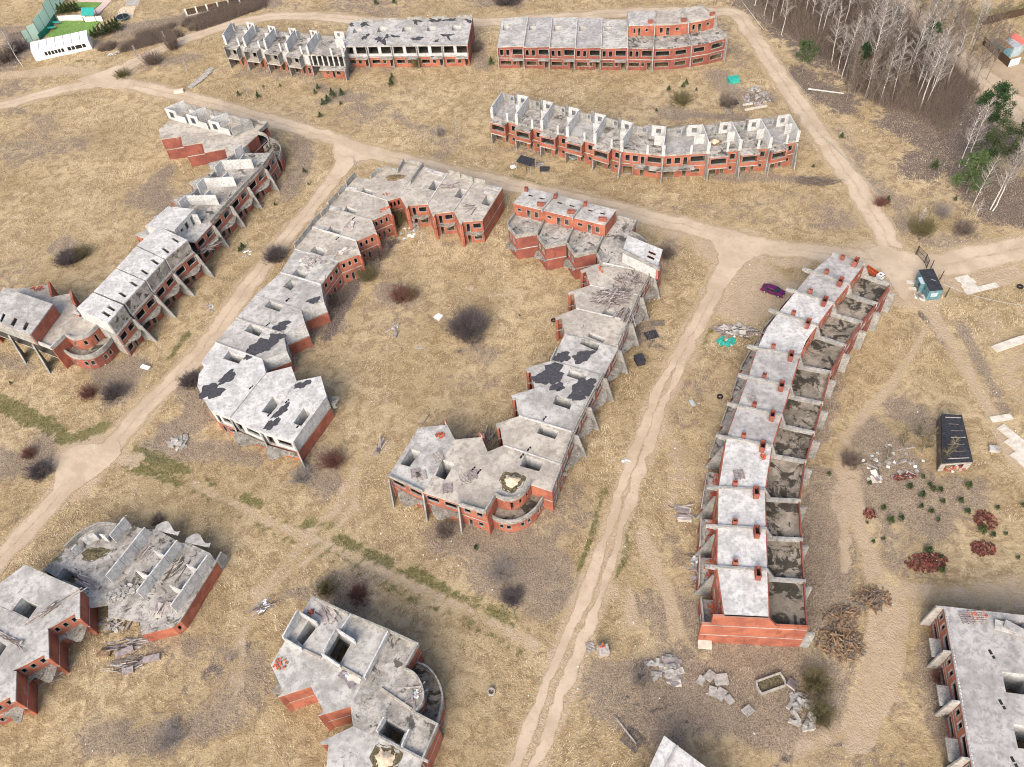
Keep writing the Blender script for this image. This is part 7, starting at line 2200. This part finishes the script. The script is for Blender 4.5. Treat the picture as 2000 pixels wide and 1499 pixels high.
heap('brick_scatter', 'red brick trail on the outer arm roof beside a stairwell', 'bricks', (750, 410), 'brick', 22, 1.6, .5, z=6.0, rz=.5, tall=.1)
heap('brick_scatter', 'few red bricks on the outer arm roof near the curved parapet', 'bricks', (755, 380), 'brick', 8, .9, .4, z=6.0, tall=.05)
heap('brick_scatter', 'red bricks around pallets on the flat grey roof', 'bricks', (1908, 1202), 'brick', 26, 1.5, .7, z=6.0, tall=.1)
heap('brick_scatter', 'red bricks on the roof of the inner arm top house', 'bricks', (1173, 527), 'brick', 14, .35, 1.2, z=6.0, tall=.05)
heap('brick_scatter', 'red bricks on a white roof of the long row', 'bricks', (1490, 893), 'brick', 18, .6, .5, z=9.0, tall=.1)
heap('brick_scatter', 'red bricks on the terrace roof beside the brick penthouse of the diagonal row', 'bricks', (72, 565), 'brick', 30, 1.4, .7, z=6.0, tall=.2)
heap('plank_heap', 'mauve boards on the outer arm roof in front of a stairwell', 'boards', (668, 492), ['board', 'plank'], 14, 1.5, .8, z=6.0, rz=.45, tall=.2, wild=.2)
heap('plank_heap', 'short board stack on the outer arm roof', 'boards', (683, 442), ['board'], 6, .7, .8, z=6.0, rz=1.0, tall=.2, wild=.3)
heap('plank_heap', 'plank ladder frames on the outer arm roof near the end houses', 'planks', (880, 364), 'plank', 14, 1.6, .8, z=6.0, rz=-.1, tall=.1, wild=.4)
heap('plank_heap', 'thin planks on the end house roof of the outer arm', 'planks', (915, 410), 'plank', 7, 1.8, 1.4, z=6.0, rz=.1, tall=.05, wild=.6)
heap('tile_heap', 'pale broken slabs spread on the outer arm roof', 'slabs', (612, 512), ['board', 'stone'], 30, 3.0, 1.6, z=6.0, rz=-.3, tall=.2)
heap('tile_heap', 'grey cobbled rubble on the open shell slab', 'rubble', (238, 1158), 'stone', 60, 2.4, 1.1, z=3.0, rz=.25, tall=.35)
heap('plank_heap', 'ladder-like planks on the patched roof of the stepped ruin', 'planks', (112, 1182), 'plank', 16, 3.6, .5, z=6.0, rz=.55, tall=.1, wild=.08)
heap('plank_heap', 'plank row on the patched roof beside the picture edge', 'planks', (20, 1250), 'plank', 14, 2.2, .5, z=6.0, rz=-.55, tall=.1, wild=.1)
heap('plank_heap', 'board stack beside the stairwell of the open shell', 'planks', (172, 1140), 'plank', 14, 1.3, 1.0, z=3.0, rz=-.5, tall=.2, wild=.12)
heap('plank_heap', 'loose long boards between the concrete walls of the open shell', 'planks', (283, 1080), 'plank', 8, .5, 1.6, z=3.0, rz=.85, tall=.2, wild=.12, aim=.85)
heap('plank_heap', 'dark boards between the last concrete walls of the open shell', 'planks', (345, 1118), 'plank', 12, 1.0, 1.8, z=3.0, rz=.8, tall=.2, wild=.2, aim=.8)
heap('plank_heap', 'mauve boards in the corner of the open shell near the court side', 'boards', (318, 1188), ['board', 'plank'], 10, .7, 1.0, z=3.0, rz=1.4, tall=.3, wild=.2)
heap('plank_heap', 'mauve board pieces on the stub-walled ruin floor', 'boards', (680, 1322), ['board', 'scrap'], 10, 1.1, .7, z=6.0, rz=-.4, tall=.15, wild=.5)
heap('plank_heap', 'dark planks on the far corner floor of the stub-walled ruin', 'planks', (640, 1200), ['board', 'plank'], 7, .8, .9, z=6.0, rz=-.9, tall=.2, wild=.2)
heap('plank_heap', 'pallet boards on the mossy round floor of the stub-walled ruin', 'planks', (808, 1355), ['plank', 'scrap'], 12, .7, 1.1, z=6.0, tall=.15)
for k, (x, y, rz, lb) in enumerate(((812, 925, .1, 'slatted pallet left of two on the inner arm roof end'), (823, 930, .2, 'slatted pallet lying second on the inner arm roof end'), (874, 955, .0, 'slatted pallet nearest the eaves of the inner arm roof'), (908, 937, .2, 'slatted pallet between vents on the inner arm roof'), (922, 929, .1, 'thin slatted pallet beside the roof vents of the inner arm'), (856, 893, .3, 'slatted pallet beside the stairwell of the inner arm end'), (1887, 1207, -.1, 'slatted pallet first from the eaves on the flat grey roof'), (1912, 1206, -.1, 'slatted pallet among red bricks on the flat grey roof'), (1443, 928, .0, 'small slatted pallet on a white roof of the long row'), (1468, 778, .0, 'faint slatted pallet on a grey roof of the long row'))):
    slat_pallet('pallet', lb, 'pallet', (x, y), 9.0 if 1400 < x < 1500 else 6.0, rz, 1.3, 'wood_grey' if k % 2 else 'wood_mauve')
sheet('roof_panel', 'grey panel slid over the roof hatch of the flat-roofed ruin', 'panel', (1965, 1228), (3.0, 1.4), 'roof_pale', 6.05, -.4, .08, .05, .12)
sheet('roof_panel', 'second grey panel leaning across the roof hatch of the flat-roofed ruin', 'panel', (1985, 1232), (3.2, 1.2), 'roof_grey', 6.25, -.7, .06, -.05, .12)
heap('branch_heap', 'grey branch tangle on a balcony of the diagonal row', 'branches', (412, 482), 'plank', 26, 2.4, .7, z=3.1, rz=.7, tall=.5, wild=.4)

# ---------------------------------------------------------------- shelters and huts
# black-roofed shelter below the curved row
e = thing('open_shelter', 'black-roofed open shelter on thin posts below the roofless curved row', 'shelter', at(1025, 325))
q = W(ZM, [(412, 945), (470, 868), (640, 918), (580, 1000)], 2.3)
mb = MB(); mb.slab(q, [], 2.22, 2.32); part('roof', mb, 'black_felt', e)
for v in q:
    mb = MB(); mb.tube((v.x, v.y, 0), (v.x, v.y, 2.2), .06); part('post', mb, 'steel', e)
mb = MB(); cc = sum(q, Vector((0, 0))) / 4; mb.tube((cc.x, cc.y - .8, 0), (cc.x, cc.y - .8, 3.0), .05); part('stove_pipe', mb, 'dark_metal', e)
wall(e, q[1] + Vector((.2, -.2)), q[2] + Vector((-.2, 0)), 0, 1.5, 'wood_dark', [], .06, 1, 'back_board')
sheet('dark_sheet', 'dark panel lying in the grass beside the black-roofed shelter', 'panel', (1064, 332), (2.2, 1.7), 'black_felt', 0, -.2, 0, .08, .1)
heap('scrap_pile', 'dark scrap beside the open black-roofed shelter', 'scrap', (1050, 322), ['plank', 'board'], 8, .8, .7, tall=.7)
sheet('white_bag', 'white plastic heap at the open side of the black-roofed shelter', 'plastic', (1002, 329), (1.2, .8), 'white_scrap', 0, .4, .15, .1, .4)
sheet('leaning_panel', 'blue-grey panel leaning in a ground-floor bay of the curved row', 'panel', (1122, 312), (2.6, 1.4), 'pale_paint', .1, .7, .35, .1, .1)
# black shed
e = thing('black_shed', 'low shed roofed with patched black felt, half under bare trees', 'shed', at(1865, 870))
q = W(ZS, [(560, 640), (805, 632), (930, 1155), (565, 1190)], 2.2)
FOOT.append([tuple(v) for v in q])
for i in range(7):
    a, b_, c_, d_ = quadin(q, 0, i / 7), quadin(q, 1, i / 7), quadin(q, 1, (i + 1) / 7 + .012), quadin(q, 0, (i + 1) / 7 + .012)
    mb = MB(); z_ = 2.2 + .012 * (i % 3); mb.slab([a, b_, c_, d_], [], z_ - .06, z_, [z_ + .35, z_ - .2, z_ - .2, z_ + .35]); part('felt_strip', mb, 'black_felt', e)
    mb = MB(); p0, p1 = quadin(q, random.uniform(.1, .4), (i + .5) / 7), quadin(q, random.uniform(.7, .98), (i + .5) / 7); dp = (p1 - p0).normalized(); nn = Vector((-dp.y, dp.x)) * .06
    mb.hexa([p0 - nn, p1 - nn, p1 + nn, p0 + nn], [2.42, 2.12, 2.12, 2.42], [2.5, 2.2, 2.2, 2.5]); part('batten', mb, 'wood_dark' if i % 3 else 'wood_grey', e)
for i in range(4):
    wall(e, q[i], q[(i + 1) % 4], 0, 1.95, 'wood_dark' if i != 2 else 'wood_grey', [(1.2, 4.2, .1, 1.5)] if i == 2 else [], .08, -1 if area(q) < 0 else 1, 'board_wall', False)
heap('brick_heap', 'dark red bricks and white scraps in the open front of the black shed', 'bricks', (1866, 917), ['brick', 'brick', 'scrap'], 40, 1.9, .5, tall=.4)
# blue hut at the gate
ZV = (1720, 380, .16009)
e = thing('gate_hut', 'weathered blue gatehouse hut with black felt roof and a pale porch', 'hut', at(1815, 570))
q = W(ZV, [(470, 922), (640, 905), (765, 1165), (600, 1180)], 2.5)
FOOT.append([tuple(v) for v in q])
mb = MB(); mb.slab(q, [], 2.44, 2.54); part('roof', mb, 'black_felt', e)
sd_ = 1 if area(q) > 0 else -1
for i in range(4):
    a, b_ = q[i], q[(i + 1) % 4]
    L = (b_ - a).length
    wall(e, a, b_, 0, 2.43, 'blue_paint', [(.3 * L, .7 * L, 1.0, 1.9)] if i == 3 else [], .1, sd_, 'wall', False)
a, b_ = q[2], q[3]
mb = MB(); m_ = a.lerp(b_, .55); n_ = Vector((b_.y - a.y, a.x - b_.x)).normalized() * (-sd_)
dd_ = (b_ - a).normalized(); o_ = -n_ if (m_ + n_ - centre(q).to_2d()).length < (m_ - n_ - centre(q).to_2d()).length else n_
mb.hexa([m_ - dd_ * .6 + o_ * .02, m_ + dd_ * .6 + o_ * .02, m_ + dd_ * .6 + o_ * .06, m_ - dd_ * .6 + o_ * .06], .9, 1.9); part('window_board', mb, 'pale_paint', e)
pq = W(ZV, [(455, 1015), (520, 1000), (560, 1085), (495, 1095)], 2.2)
mb = MB(); mb.slab(pq, [], 2.12, 2.2); part('porch_roof', mb, 'pale_paint', e)
for i in (0, 2, 3):
    wall(e, pq[i], pq[(i + 1) % 4], 0, 2.1, 'blue_paint', [(.3, 1.1, .05, 1.9)] if i == 3 else [], .07, 1 if area(pq) > 0 else -1, 'porch_wall', False)
for k, (x, y, lb) in enumerate(((360, 1075, 'pale board flat on the ground at the hut door, the upper one'), (390, 1155, 'pale board flat on the ground at the hut door, the lower one'))):
    sheet('board', lb, 'board', (ZV[0] + x * ZV[2], ZV[1] + y * ZV[2]), (1.3, .9), 'slab_pale', 0, -.2, 0, 0, .06)
heap('scrap_pile', 'white and rusty scrap at the near corner of the blue hut', 'scrap', (1800, 578), ['scrap', 'board', 'stone'], 18, 1.4, .8, tall=.5)
# mesh gate
e = thing('mesh_gate', 'dark mesh gate leaves between posts across the gate road', 'gate', at(1805, 505))
gp = [at(ZV[0] + x * ZV[2], ZV[1] + y * ZV[2]) for x, y in ((430, 735), (530, 835), (555, 905), (610, 905))]
for k, v in enumerate(gp):
    mb = MB(); mb.tube((v.x, v.y, 0), (v.x, v.y, 2.2), .14 if k == 0 else .09); part('post', mb, 'dark_metal', e)
for (a, b_) in ((gp[0], gp[1]), (gp[1], gp[2])):
    for z_ in (.25, 1.2, 2.1):
        mb = MB(); mb.tube((a.x, a.y, z_), (b_.x, b_.y, z_), .04, None, 5); part('rail', mb, 'dark_metal', e)
    mb = MB(); L = (b_ - a).length; n = int(L / .13)
    for i in range(n):
        p = a.lerp(b_, i / n); mb.tube((p.x, p.y, .25), (p.x, p.y, 2.1), .015, None, 3)
    part('mesh_bars', mb, 'dark_metal', e)
for k, (x, y, lb) in enumerate(((720, 1045, 'dark post behind the blue hut'), (785, 1255, 'dark post at the near corner of the blue hut'))):
    v = at(ZV[0] + x * ZV[2], ZV[1] + y * ZV[2]); mb = MB(); mb.tube((v.x, v.y, 0), (v.x + .1, v.y, 2.4), .1, .08); single('post', mb, 'dark_metal', lb, 'post')
# overhead cable from the hut
mb = MB(); a, b_ = at(1818, 545, 2.7), at(2010, 599, 3.0)
for i in range(14):
    t0, t1 = i / 14, (i + 1) / 14
    f = lambda t: a.lerp(b_, t) - Vector((0, 0, 1.0 * math.sin(math.pi * t)))
    mb.tube(f(t0), f(t1), .035, None, 4)
single('cable', mb, 'steel', 'pale cable running from the hut roof to the picture edge', 'cable')

# ---------------------------------------------------------------- vehicles
def wheel(e, c, r, w, ang):
    mb = MB(); d = Vector((-math.sin(ang), math.cos(ang), 0)) * w / 2
    c = Vector(c); mb.tube(c - d, c + d, r, r, 16); o = part('wheel', mb, 'rubber', e)
    mb = MB(); mb.tube(c - d * 1.05, c + d * 1.05, r * .6, r * .6, 12)
    h = link_obj('rim', mb.mesh('rim', 'steel'), o); h.matrix_parent_inverse = Matrix.Identity(4)


def prof(mb, pts, w0, w1, M_):
    """extruded side profile; w0/w1 half widths at bottom/top of the profile"""
    zs = [z for _, z in pts]; z0, z1 = min(zs), max(zs)
    n = len(pts); vs_ = []
    for sg in (-1, 1):
        for x, z in pts:
            w = w0 + (w1 - w0) * (z - z0) / (z1 - z0)
            vs_.append(M_ @ Vector((x, sg * w, z)))
    mb.add(vs_, [tuple(range(n)), tuple(range(2 * n - 1, n - 1, -1))] + [(i, (i + 1) % n, n + (i + 1) % n, n + i) for i in range(n)])


r_, f_ = at(1489, 565), at(1529, 579)
c = (r_ + f_) / 2
ang = math.atan2(f_.y - r_.y, f_.x - r_.x)
e = thing('parked_car', 'purple saloon car parked on bare earth beside the long row', 'car', (c.x, c.y, 0))
T_ = Matrix.Translation((c.x, c.y, 0)) @ Matrix.Rotation(ang, 4, 'Z')
mb = MB(); prof(mb, [(-2.2, .32), (2.2, .32), (2.28, .55), (2.2, .72), (1.2, .88), (-1.45, .92), (-2.15, .88), (-2.26, .6)], .86, .80, T_); body = part('body', mb, 'purple_paint', e)
bv = body.modifiers.new('bevel', 'BEVEL'); bv.width = .06; bv.segments = 2
mb = MB(); prof(mb, [(1.2, .87), (.35, 1.36), (-.9, 1.40), (-1.65, .91)], .78, .58, T_); cabin = part('cabin_glass', mb, 'glass_dark', e)
mb = MB(); prof(mb, [(.38, 1.36), (-.95, 1.40), (-.98, 1.44), (-.2, 1.47), (.3, 1.42)], .62, .56, T_); part('car_roof', mb, 'purple_paint', e)
for s_ in (-1, 1):
    for x0, z0_, x1, z1_ in ((1.22, .88, .34, 1.40), (-.2, .9, -.25, 1.42), (-1.66, .92, -.92, 1.42)):
        mb = MB(); mb.tube(T_ @ Vector((x0, s_ * .79, z0_)), T_ @ Vector((x1, s_ * .60, z1_)), .045, .04, 5); part('pillar', mb, 'purple_paint', e)
for x in (1.4, -1.35):
    for s_ in (-.78, .78):
        wheel(e, T_ @ Vector((x, s_, .32)), .33, .22, ang)
for s_ in (-.6, .6):
    mb = MB(); v = T_ @ Vector((2.26, s_, .62)); mb.box(v, (.06, .34, .14), ang); part('headlight', mb, 'white_paint', e)
    mb = MB(); v = T_ @ Vector((-2.22, s_, .7)); mb.box(v, (.06, .3, .16), ang); part('tail_light', mb, 'red_sheet', e)
    mb = MB(); v = T_ @ Vector((.75, s_ * 1.58, .95)); mb.box(v, (.14, .18, .11), ang); part('wing_mirror', mb, 'purple_paint', e)
mb = MB(); v = T_ @ Vector((2.28, 0, .45)); mb.box(v, (.05, 1.5, .14), ang); part('bumper', mb, 'dark_metal', e)
# lorry behind the top terrace
r_, f_ = at(1699, 526, 1.2), at(1721, 540, 1.2)
c = (r_ + f_) / 2; ang = math.atan2(f_.y - r_.y, f_.x - r_.x)
e = thing('parked_lorry', 'white-cabbed lorry with orange tipper body, mostly hidden behind the top terrace', 'lorry', (c.x, c.y, 0))
T_ = Matrix.Translation((c.x, c.y, 0)) @ Matrix.Rotation(ang, 4, 'Z') @ Matrix.Scale(.62, 4)
mb = MB(); prof(mb, [(.9, .7), (2.7, .7), (2.75, 1.5), (2.5, 2.45), (1.0, 2.5)], 1.05, 1.0, T_); part('cab', mb, 'white_paint', e)
mb = MB(); v = T_ @ Vector((2.63, 0, 1.95)); mb.box(v, (0.050, 1.054, 0.434), ang, .22); part('windscreen', mb, 'glass_dark', e)
mb = MB(); v = T_ @ Vector((1.8, 0, 2.52)); mb.box(v, (0.310, 0.310, 0.037), ang); part('roof_hatch', mb, 'glass_dark', e)
mb = MB(); mb.box(T_ @ Vector((-1.4, 0, .75)), (2.852, 0.620, 0.155), ang); part('chassis', mb, 'dark_metal', e)
for y_, sz_ in ((-1.0, (2.6, .07, .62)), (1.0, (2.6, .07, .62))):
    mb = MB(); mb.box(T_ @ Vector((-1.5, y_, 1.5)), sz_, ang); part('body_side', mb, 'orange_paint', e)
for x_ in (-3.55, .55):
    mb = MB(); mb.box(T_ @ Vector((x_, 0, 1.5)), (0.062, 1.178, 0.620), ang); part('body_end', mb, 'orange_paint', e)
mb = MB(); mb.box(T_ @ Vector((-1.5, 0, 1.0)), (2.542, 1.178, 0.050), ang); part('body_floor', mb, 'red_sheet', e)
mb = MB(); mb.tube(T_ @ Vector((-3.2, .3, 1.35)), T_ @ Vector((.3, .3, 1.35)), .19, .19, 10); part('drum', mb, 'orange_paint', e)
for x in (1.8, -2.0, -3.0):
    for s_ in (-.95, .95):
        wheel(e, T_ @ Vector((x, s_, .48)), .3, .18, ang)

# ---------------------------------------------------------------- sports hall, court and gardens at the top corner
ZX = (0, 0, .15)
e = thing('sports_hall', 'long low white hall with translucent ribbed roof and two window bands', 'hall', at(125, 108))
b0, b1 = W(ZX, [(470, 805), (1210, 645)], 0)
d = (b1 - b0).normalized(); n = Vector((-d.y, d.x)); L = (b1 - b0).length
rb = W(ZX, [(360, 560), (1110, 395)], 4.0)
dep_ = (rb[0] - b0).dot(n)
q = [b0, b1, b1 + n * dep_, b0 + n * dep_]
FOOT.append([tuple(v) for v in q])
ops = [(u * L, (u + .046) * L, 1.0, 2.1) for u in (.20, .258, .316, .374, .432, .49)] + [(u * L, (u + .058) * L, 1.0, 2.1) for u in (.60, .668, .736, .79, .858)]
wall(e, q[0], q[1], 0, 3.0, 'white_paint', ops, .2, 1, 'wall', False)
for u0, u1, w0, w1 in ops:
    mb = MB(); mb.hexa([q[0] + d * u0 + n * .1, q[0] + d * u1 + n * .1, q[0] + d * u1 + n * .14, q[0] + d * u0 + n * .14], w0, w1); part('window', mb, 'glass_dark', e)
for i in (1, 2, 3):
    wall(e, q[i], q[(i + 1) % 4], 0, 3.0 if i == 2 else 2.9, 'white_paint', [], .2, 1, 'wall', False)
for i in range(7):
    a, b_ = i / 7 + .004, (i + 1) / 7 - .004
    for j in (0, 1):
        v0, v1 = j * .5 + .004, j * .5 + .496
        mb = MB(); pp = [quadin(q, s, t) for s, t in ((a, v0), (b_, v0), (b_, v1), (a, v1))]
        zt_ = [3.05 + 1.0 * v0, 3.05 + 1.0 * v0, 3.05 + 1.0 * v1, 3.05 + 1.0 * v1]
        mb.slab(pp, [], 0, .06, zt_); part('roof_panel', mb, 'roof_sheet', e)
mb = MB(); mb.slab(q, [], 0, .05, [3.0, 3.0, 3.98, 3.98]); part('roof_frame', mb, 'dark_metal', e)
# tall translucent screen in panels
e = thing('sports_screen', 'tall pale green translucent screen in framed panels beside the sports court', 'screen', at(80, 60))
base = W(ZX, [(355, 580), (430, 540), (540, 490), (600, 390), (660, 270), (725, 175), (800, 65), (880, -40)], 0)
hts = [3.8, 4.4, 5.2, 4.6, 5.2, 5.2, 5.4]
for i in range(7):
    a, b_ = base[i], base[i + 1]
    wall(e, a.lerp(b_, .01), a.lerp(b_, .99), .1, hts[i], 'screen_green', [], .06, 1, 'screen_panel')
    mb = MB(); mb.tube((a.x, a.y, 0), (a.x, a.y, hts[i] + .2), .07, None, 5); part('post', mb, 'dark_metal', e)
e = thing('sports_court', 'bright green turf sports court with white boards and green netting', 'sports court', at(130, 55))
q = W(ZX, [(600, 480), (700, 390), (830, 275), (1300, 288), (1180, 470), (900, 520)], 0)
FOOT.append([tuple(v) for v in q])
mb = MB(); mb.slab(q, [], 0, .2); part('turf', mb, 'turf', e)
for a, b_ in (((775, 282), (1125, 266)), ((1110, 296), (1345, 280))):
    p0, p1 = W(ZX, [a, b_], 0); wall(e, p0, p1, 0, 1.7, 'white_paint', [], .12, 1, 'board_wall')
p0, p1, p2 = W(ZX, [(530, 530), (640, 420), (745, 260)], 0)
for a, b_ in ((p0, p1), (p1, p2)):
    wall(e, a, b_, 0, 1.8, 'green_frame', [], .1, 1, 'net_wall')
for a in ((690, 400), (760, 330)):
    p0 = W(ZX, [a], 0)[0]; mb = MB(); mb.box((p0.x, p0.y, 1.0), (2.4, 1.2, .08), .6, .25); part('bench_roof', mb, 'teal_sheet', e)
e = thing('garden_pavilion', 'small green-roofed pavilion behind the sports court', 'pavilion', at(170, 30))
q = W(ZX, [(1060, 115), (1228, 112), (1215, 190), (1055, 192)], 2.6)
mb = MB(); mb.slab(q, [], 0, .1, [2.9, 2.9, 2.3, 2.3]); part('roof', mb, 'teal_sheet', e)
for v in q:
    mb = MB(); mb.tube((v.x, v.y, 0), (v.x, v.y, 2.4), .08, None, 5); part('post', mb, 'dark_metal', e)
for k, pts in enumerate(([(1020, 30), (1450, 30), (1440, 5), (1030, 0)], [(1340, 40), (1440, 30), (1290, 190), (1180, 190)])):
    mb = MB(); mb.slab(W(ZX, pts, 0), [], 0, .16 + .01 * k); o = link_obj('garden_path', mb.mesh('garden_path', 'paving_pink')); tag(o, kind='structure')
mb = MB(); mb.slab(W(ZX, [(940, 100), (1010, 35), (1340, 42), (1230, 120)], 0), [], 0, .15); o = link_obj('lawn', mb.mesh('lawn', 'turf')); tag(o, kind='structure')
mb = MB(); mb.slab(W(ZX, [(1530, 150), (1600, 95), (1770, 90), (1730, 230), (1560, 260)], 0), [], 0, .15); o = link_obj('lawn', mb.mesh('lawn', 'sand')); tag(o, kind='structure')
mb = MB(); mb.slab(W(ZX, [(1630, 80), (1800, 80), (1830, 0), (1650, 0)], 0), [], 0, .15); o = link_obj('garden_paving', mb.mesh('garden_paving', 'stone')); tag(o, kind='structure')
# trampoline
c = at(241, 38); e = thing('trampoline', 'dark round trampoline with blue frame in the garden', 'trampoline', (c.x, c.y, 0))
mb = MB(); mb.tube((c.x, c.y, .8), (c.x, c.y, .86), 1.9, 1.9, 20); part('mat', mb, 'rubber', e)
mb = MB()
for i in range(20):
    a0, a1 = i * math.pi / 10, (i + 1) * math.pi / 10
    mb.tube((c.x + 1.95 * math.cos(a0), c.y + 1.95 * math.sin(a0), .85), (c.x + 1.95 * math.cos(a1), c.y + 1.95 * math.sin(a1), .85), .1, None, 5)
part('rim_pad', mb, 'blue_paint', e)
for i in range(6):
    a0 = i * math.pi / 3; mb = MB(); mb.tube((c.x + 1.95 * math.cos(a0), c.y + 1.95 * math.sin(a0), 0), (c.x + 1.95 * math.cos(a0), c.y + 1.95 * math.sin(a0), 2.4), .05, None, 5); part('pole', mb, 'blue_paint', e)
# garden fence with white posts and brown panels
e = thing('garden_fence', 'brown panelled fence with white posts and kerb at the top edge', 'fence', at(430, 15))
fp = W((0, 0, .25), [(1465, 130), (1545, 112), (1628, 95), (1712, 76), (1795, 58), (1880, 38), (1965, 18), (2050, -2), (2135, -22)], 0)
for i, v in enumerate(fp):
    mb = MB(); mb.box((v.x, v.y, 1.15), (.45, .45, 2.3), .35); part('post', mb, 'white_paint', e)
    if i + 1 < len(fp):
        w_ = fp[i + 1]
        wall(e, v.lerp(w_, .08), v.lerp(w_, .92), .35, 2.1, 'timber_fence', [], .1, 1, 'panel')
        wall(e, v.lerp(w_, .06), v.lerp(w_, .94), 0, .34, 'white_paint', [], .3, 1, 'kerb')

# ---------------------------------------------------------------- yard at the top corner beyond the wood
ZY = (1860, 0, .14706)
for pts, mt, zt_, nm, lb, wm in (([(545, 528), (640, 505), (815, 632), (705, 650)], 'wood_log', 2.5, 'storage_container', 'blue container with rusty roof in the yard beyond the wood', 'blue_paint'), ([(708, 540), (805, 515), (938, 605), (825, 636)], 'steel', 2.7, 'storage_container', 'pale grey-roofed container between the blue and red ones', 'pale_paint'), ([(738, 468), (838, 436), (990, 565), (930, 592)], 'red_sheet', 2.9, 'storage_container', 'red-roofed container at the picture edge beyond the wood', 'steel')):
    q = W(ZY, pts, zt_)
    c = centre(q); e = thing(nm, lb, 'container', (c.x, c.y, 0))
    FOOT.append([tuple(v) for v in q])
    mb = MB(); mb.slab(q, [], zt_ - .1, zt_); part('roof', mb, mt, e)
    for i in range(4):
        wall(e, q[i], q[(i + 1) % 4], 0, zt_ - .1, wm, [], .1, 1 if area(q) > 0 else -1, 'wall', False)
def board_fence(label, pts, zm, h, mat, nm='board_fence', step=.9):
    P = W(zm, pts, 0); e = thing(nm, label, 'fence', (P[0].x, P[0].y, 0))
    for a, b_ in zip(P, P[1:]):
        L = (b_ - a).length; k = max(1, int(L / step))
        for i in range(k):
            wall(e, a.lerp(b_, i / k + .01 / k), a.lerp(b_, (i + 1) / k - .01 / k), 0, h + random.uniform(-.06, .06), mat, [], .06, 1, 'board', False)
board_fence('tall dark board fence across the back of the yard beyond the wood', [(355, 350), (610, 290), (860, 228), (1100, 165)], ZY, 2.2, 'timber_fence')
board_fence('dark board fence along the earth road beyond the wood', [(395, 590), (560, 740), (735, 895)], ZY, 2.0, 'timber_fence')
board_fence('grey sheet gate panel at the corner of the dark board fence', [(735, 895), (880, 855)], ZY, 1.9, 'roof_sheet', 'sheet_fence', 2.0)
board_fence('low kerb plank line beside the wood road', [(0, 20), (150, 215)], ZT, .25, 'slab_pale', 'kerb_rail', 3.0)
board_fence('long kerb beam line between wood road and grass', [(560, 960), (720, 1110), (870, 1270), (1000, 1420)], ZT, .3, 'stone', 'kerb_rail', 3.0)
board_fence('kerb stones along the wood road above the gate', [(230, 340), (330, 520), (520, 760)], ZT, .22, 'stone', 'kerb_rail', 2.5)
for k, (x, y, lb) in enumerate(((50, 290, 'pale post at the yard track, the taller of two'), (130, 345, 'pale post at the yard track, nearer the fence'))):
    v = at(ZY[0] + x * ZY[2], ZY[1] + y * ZY[2]); mb = MB(); mb.box((v.x, v.y, .9), (.5, .4, 1.8), .3); single('gate_pillar', mb, 'white_paint', lb, 'post')
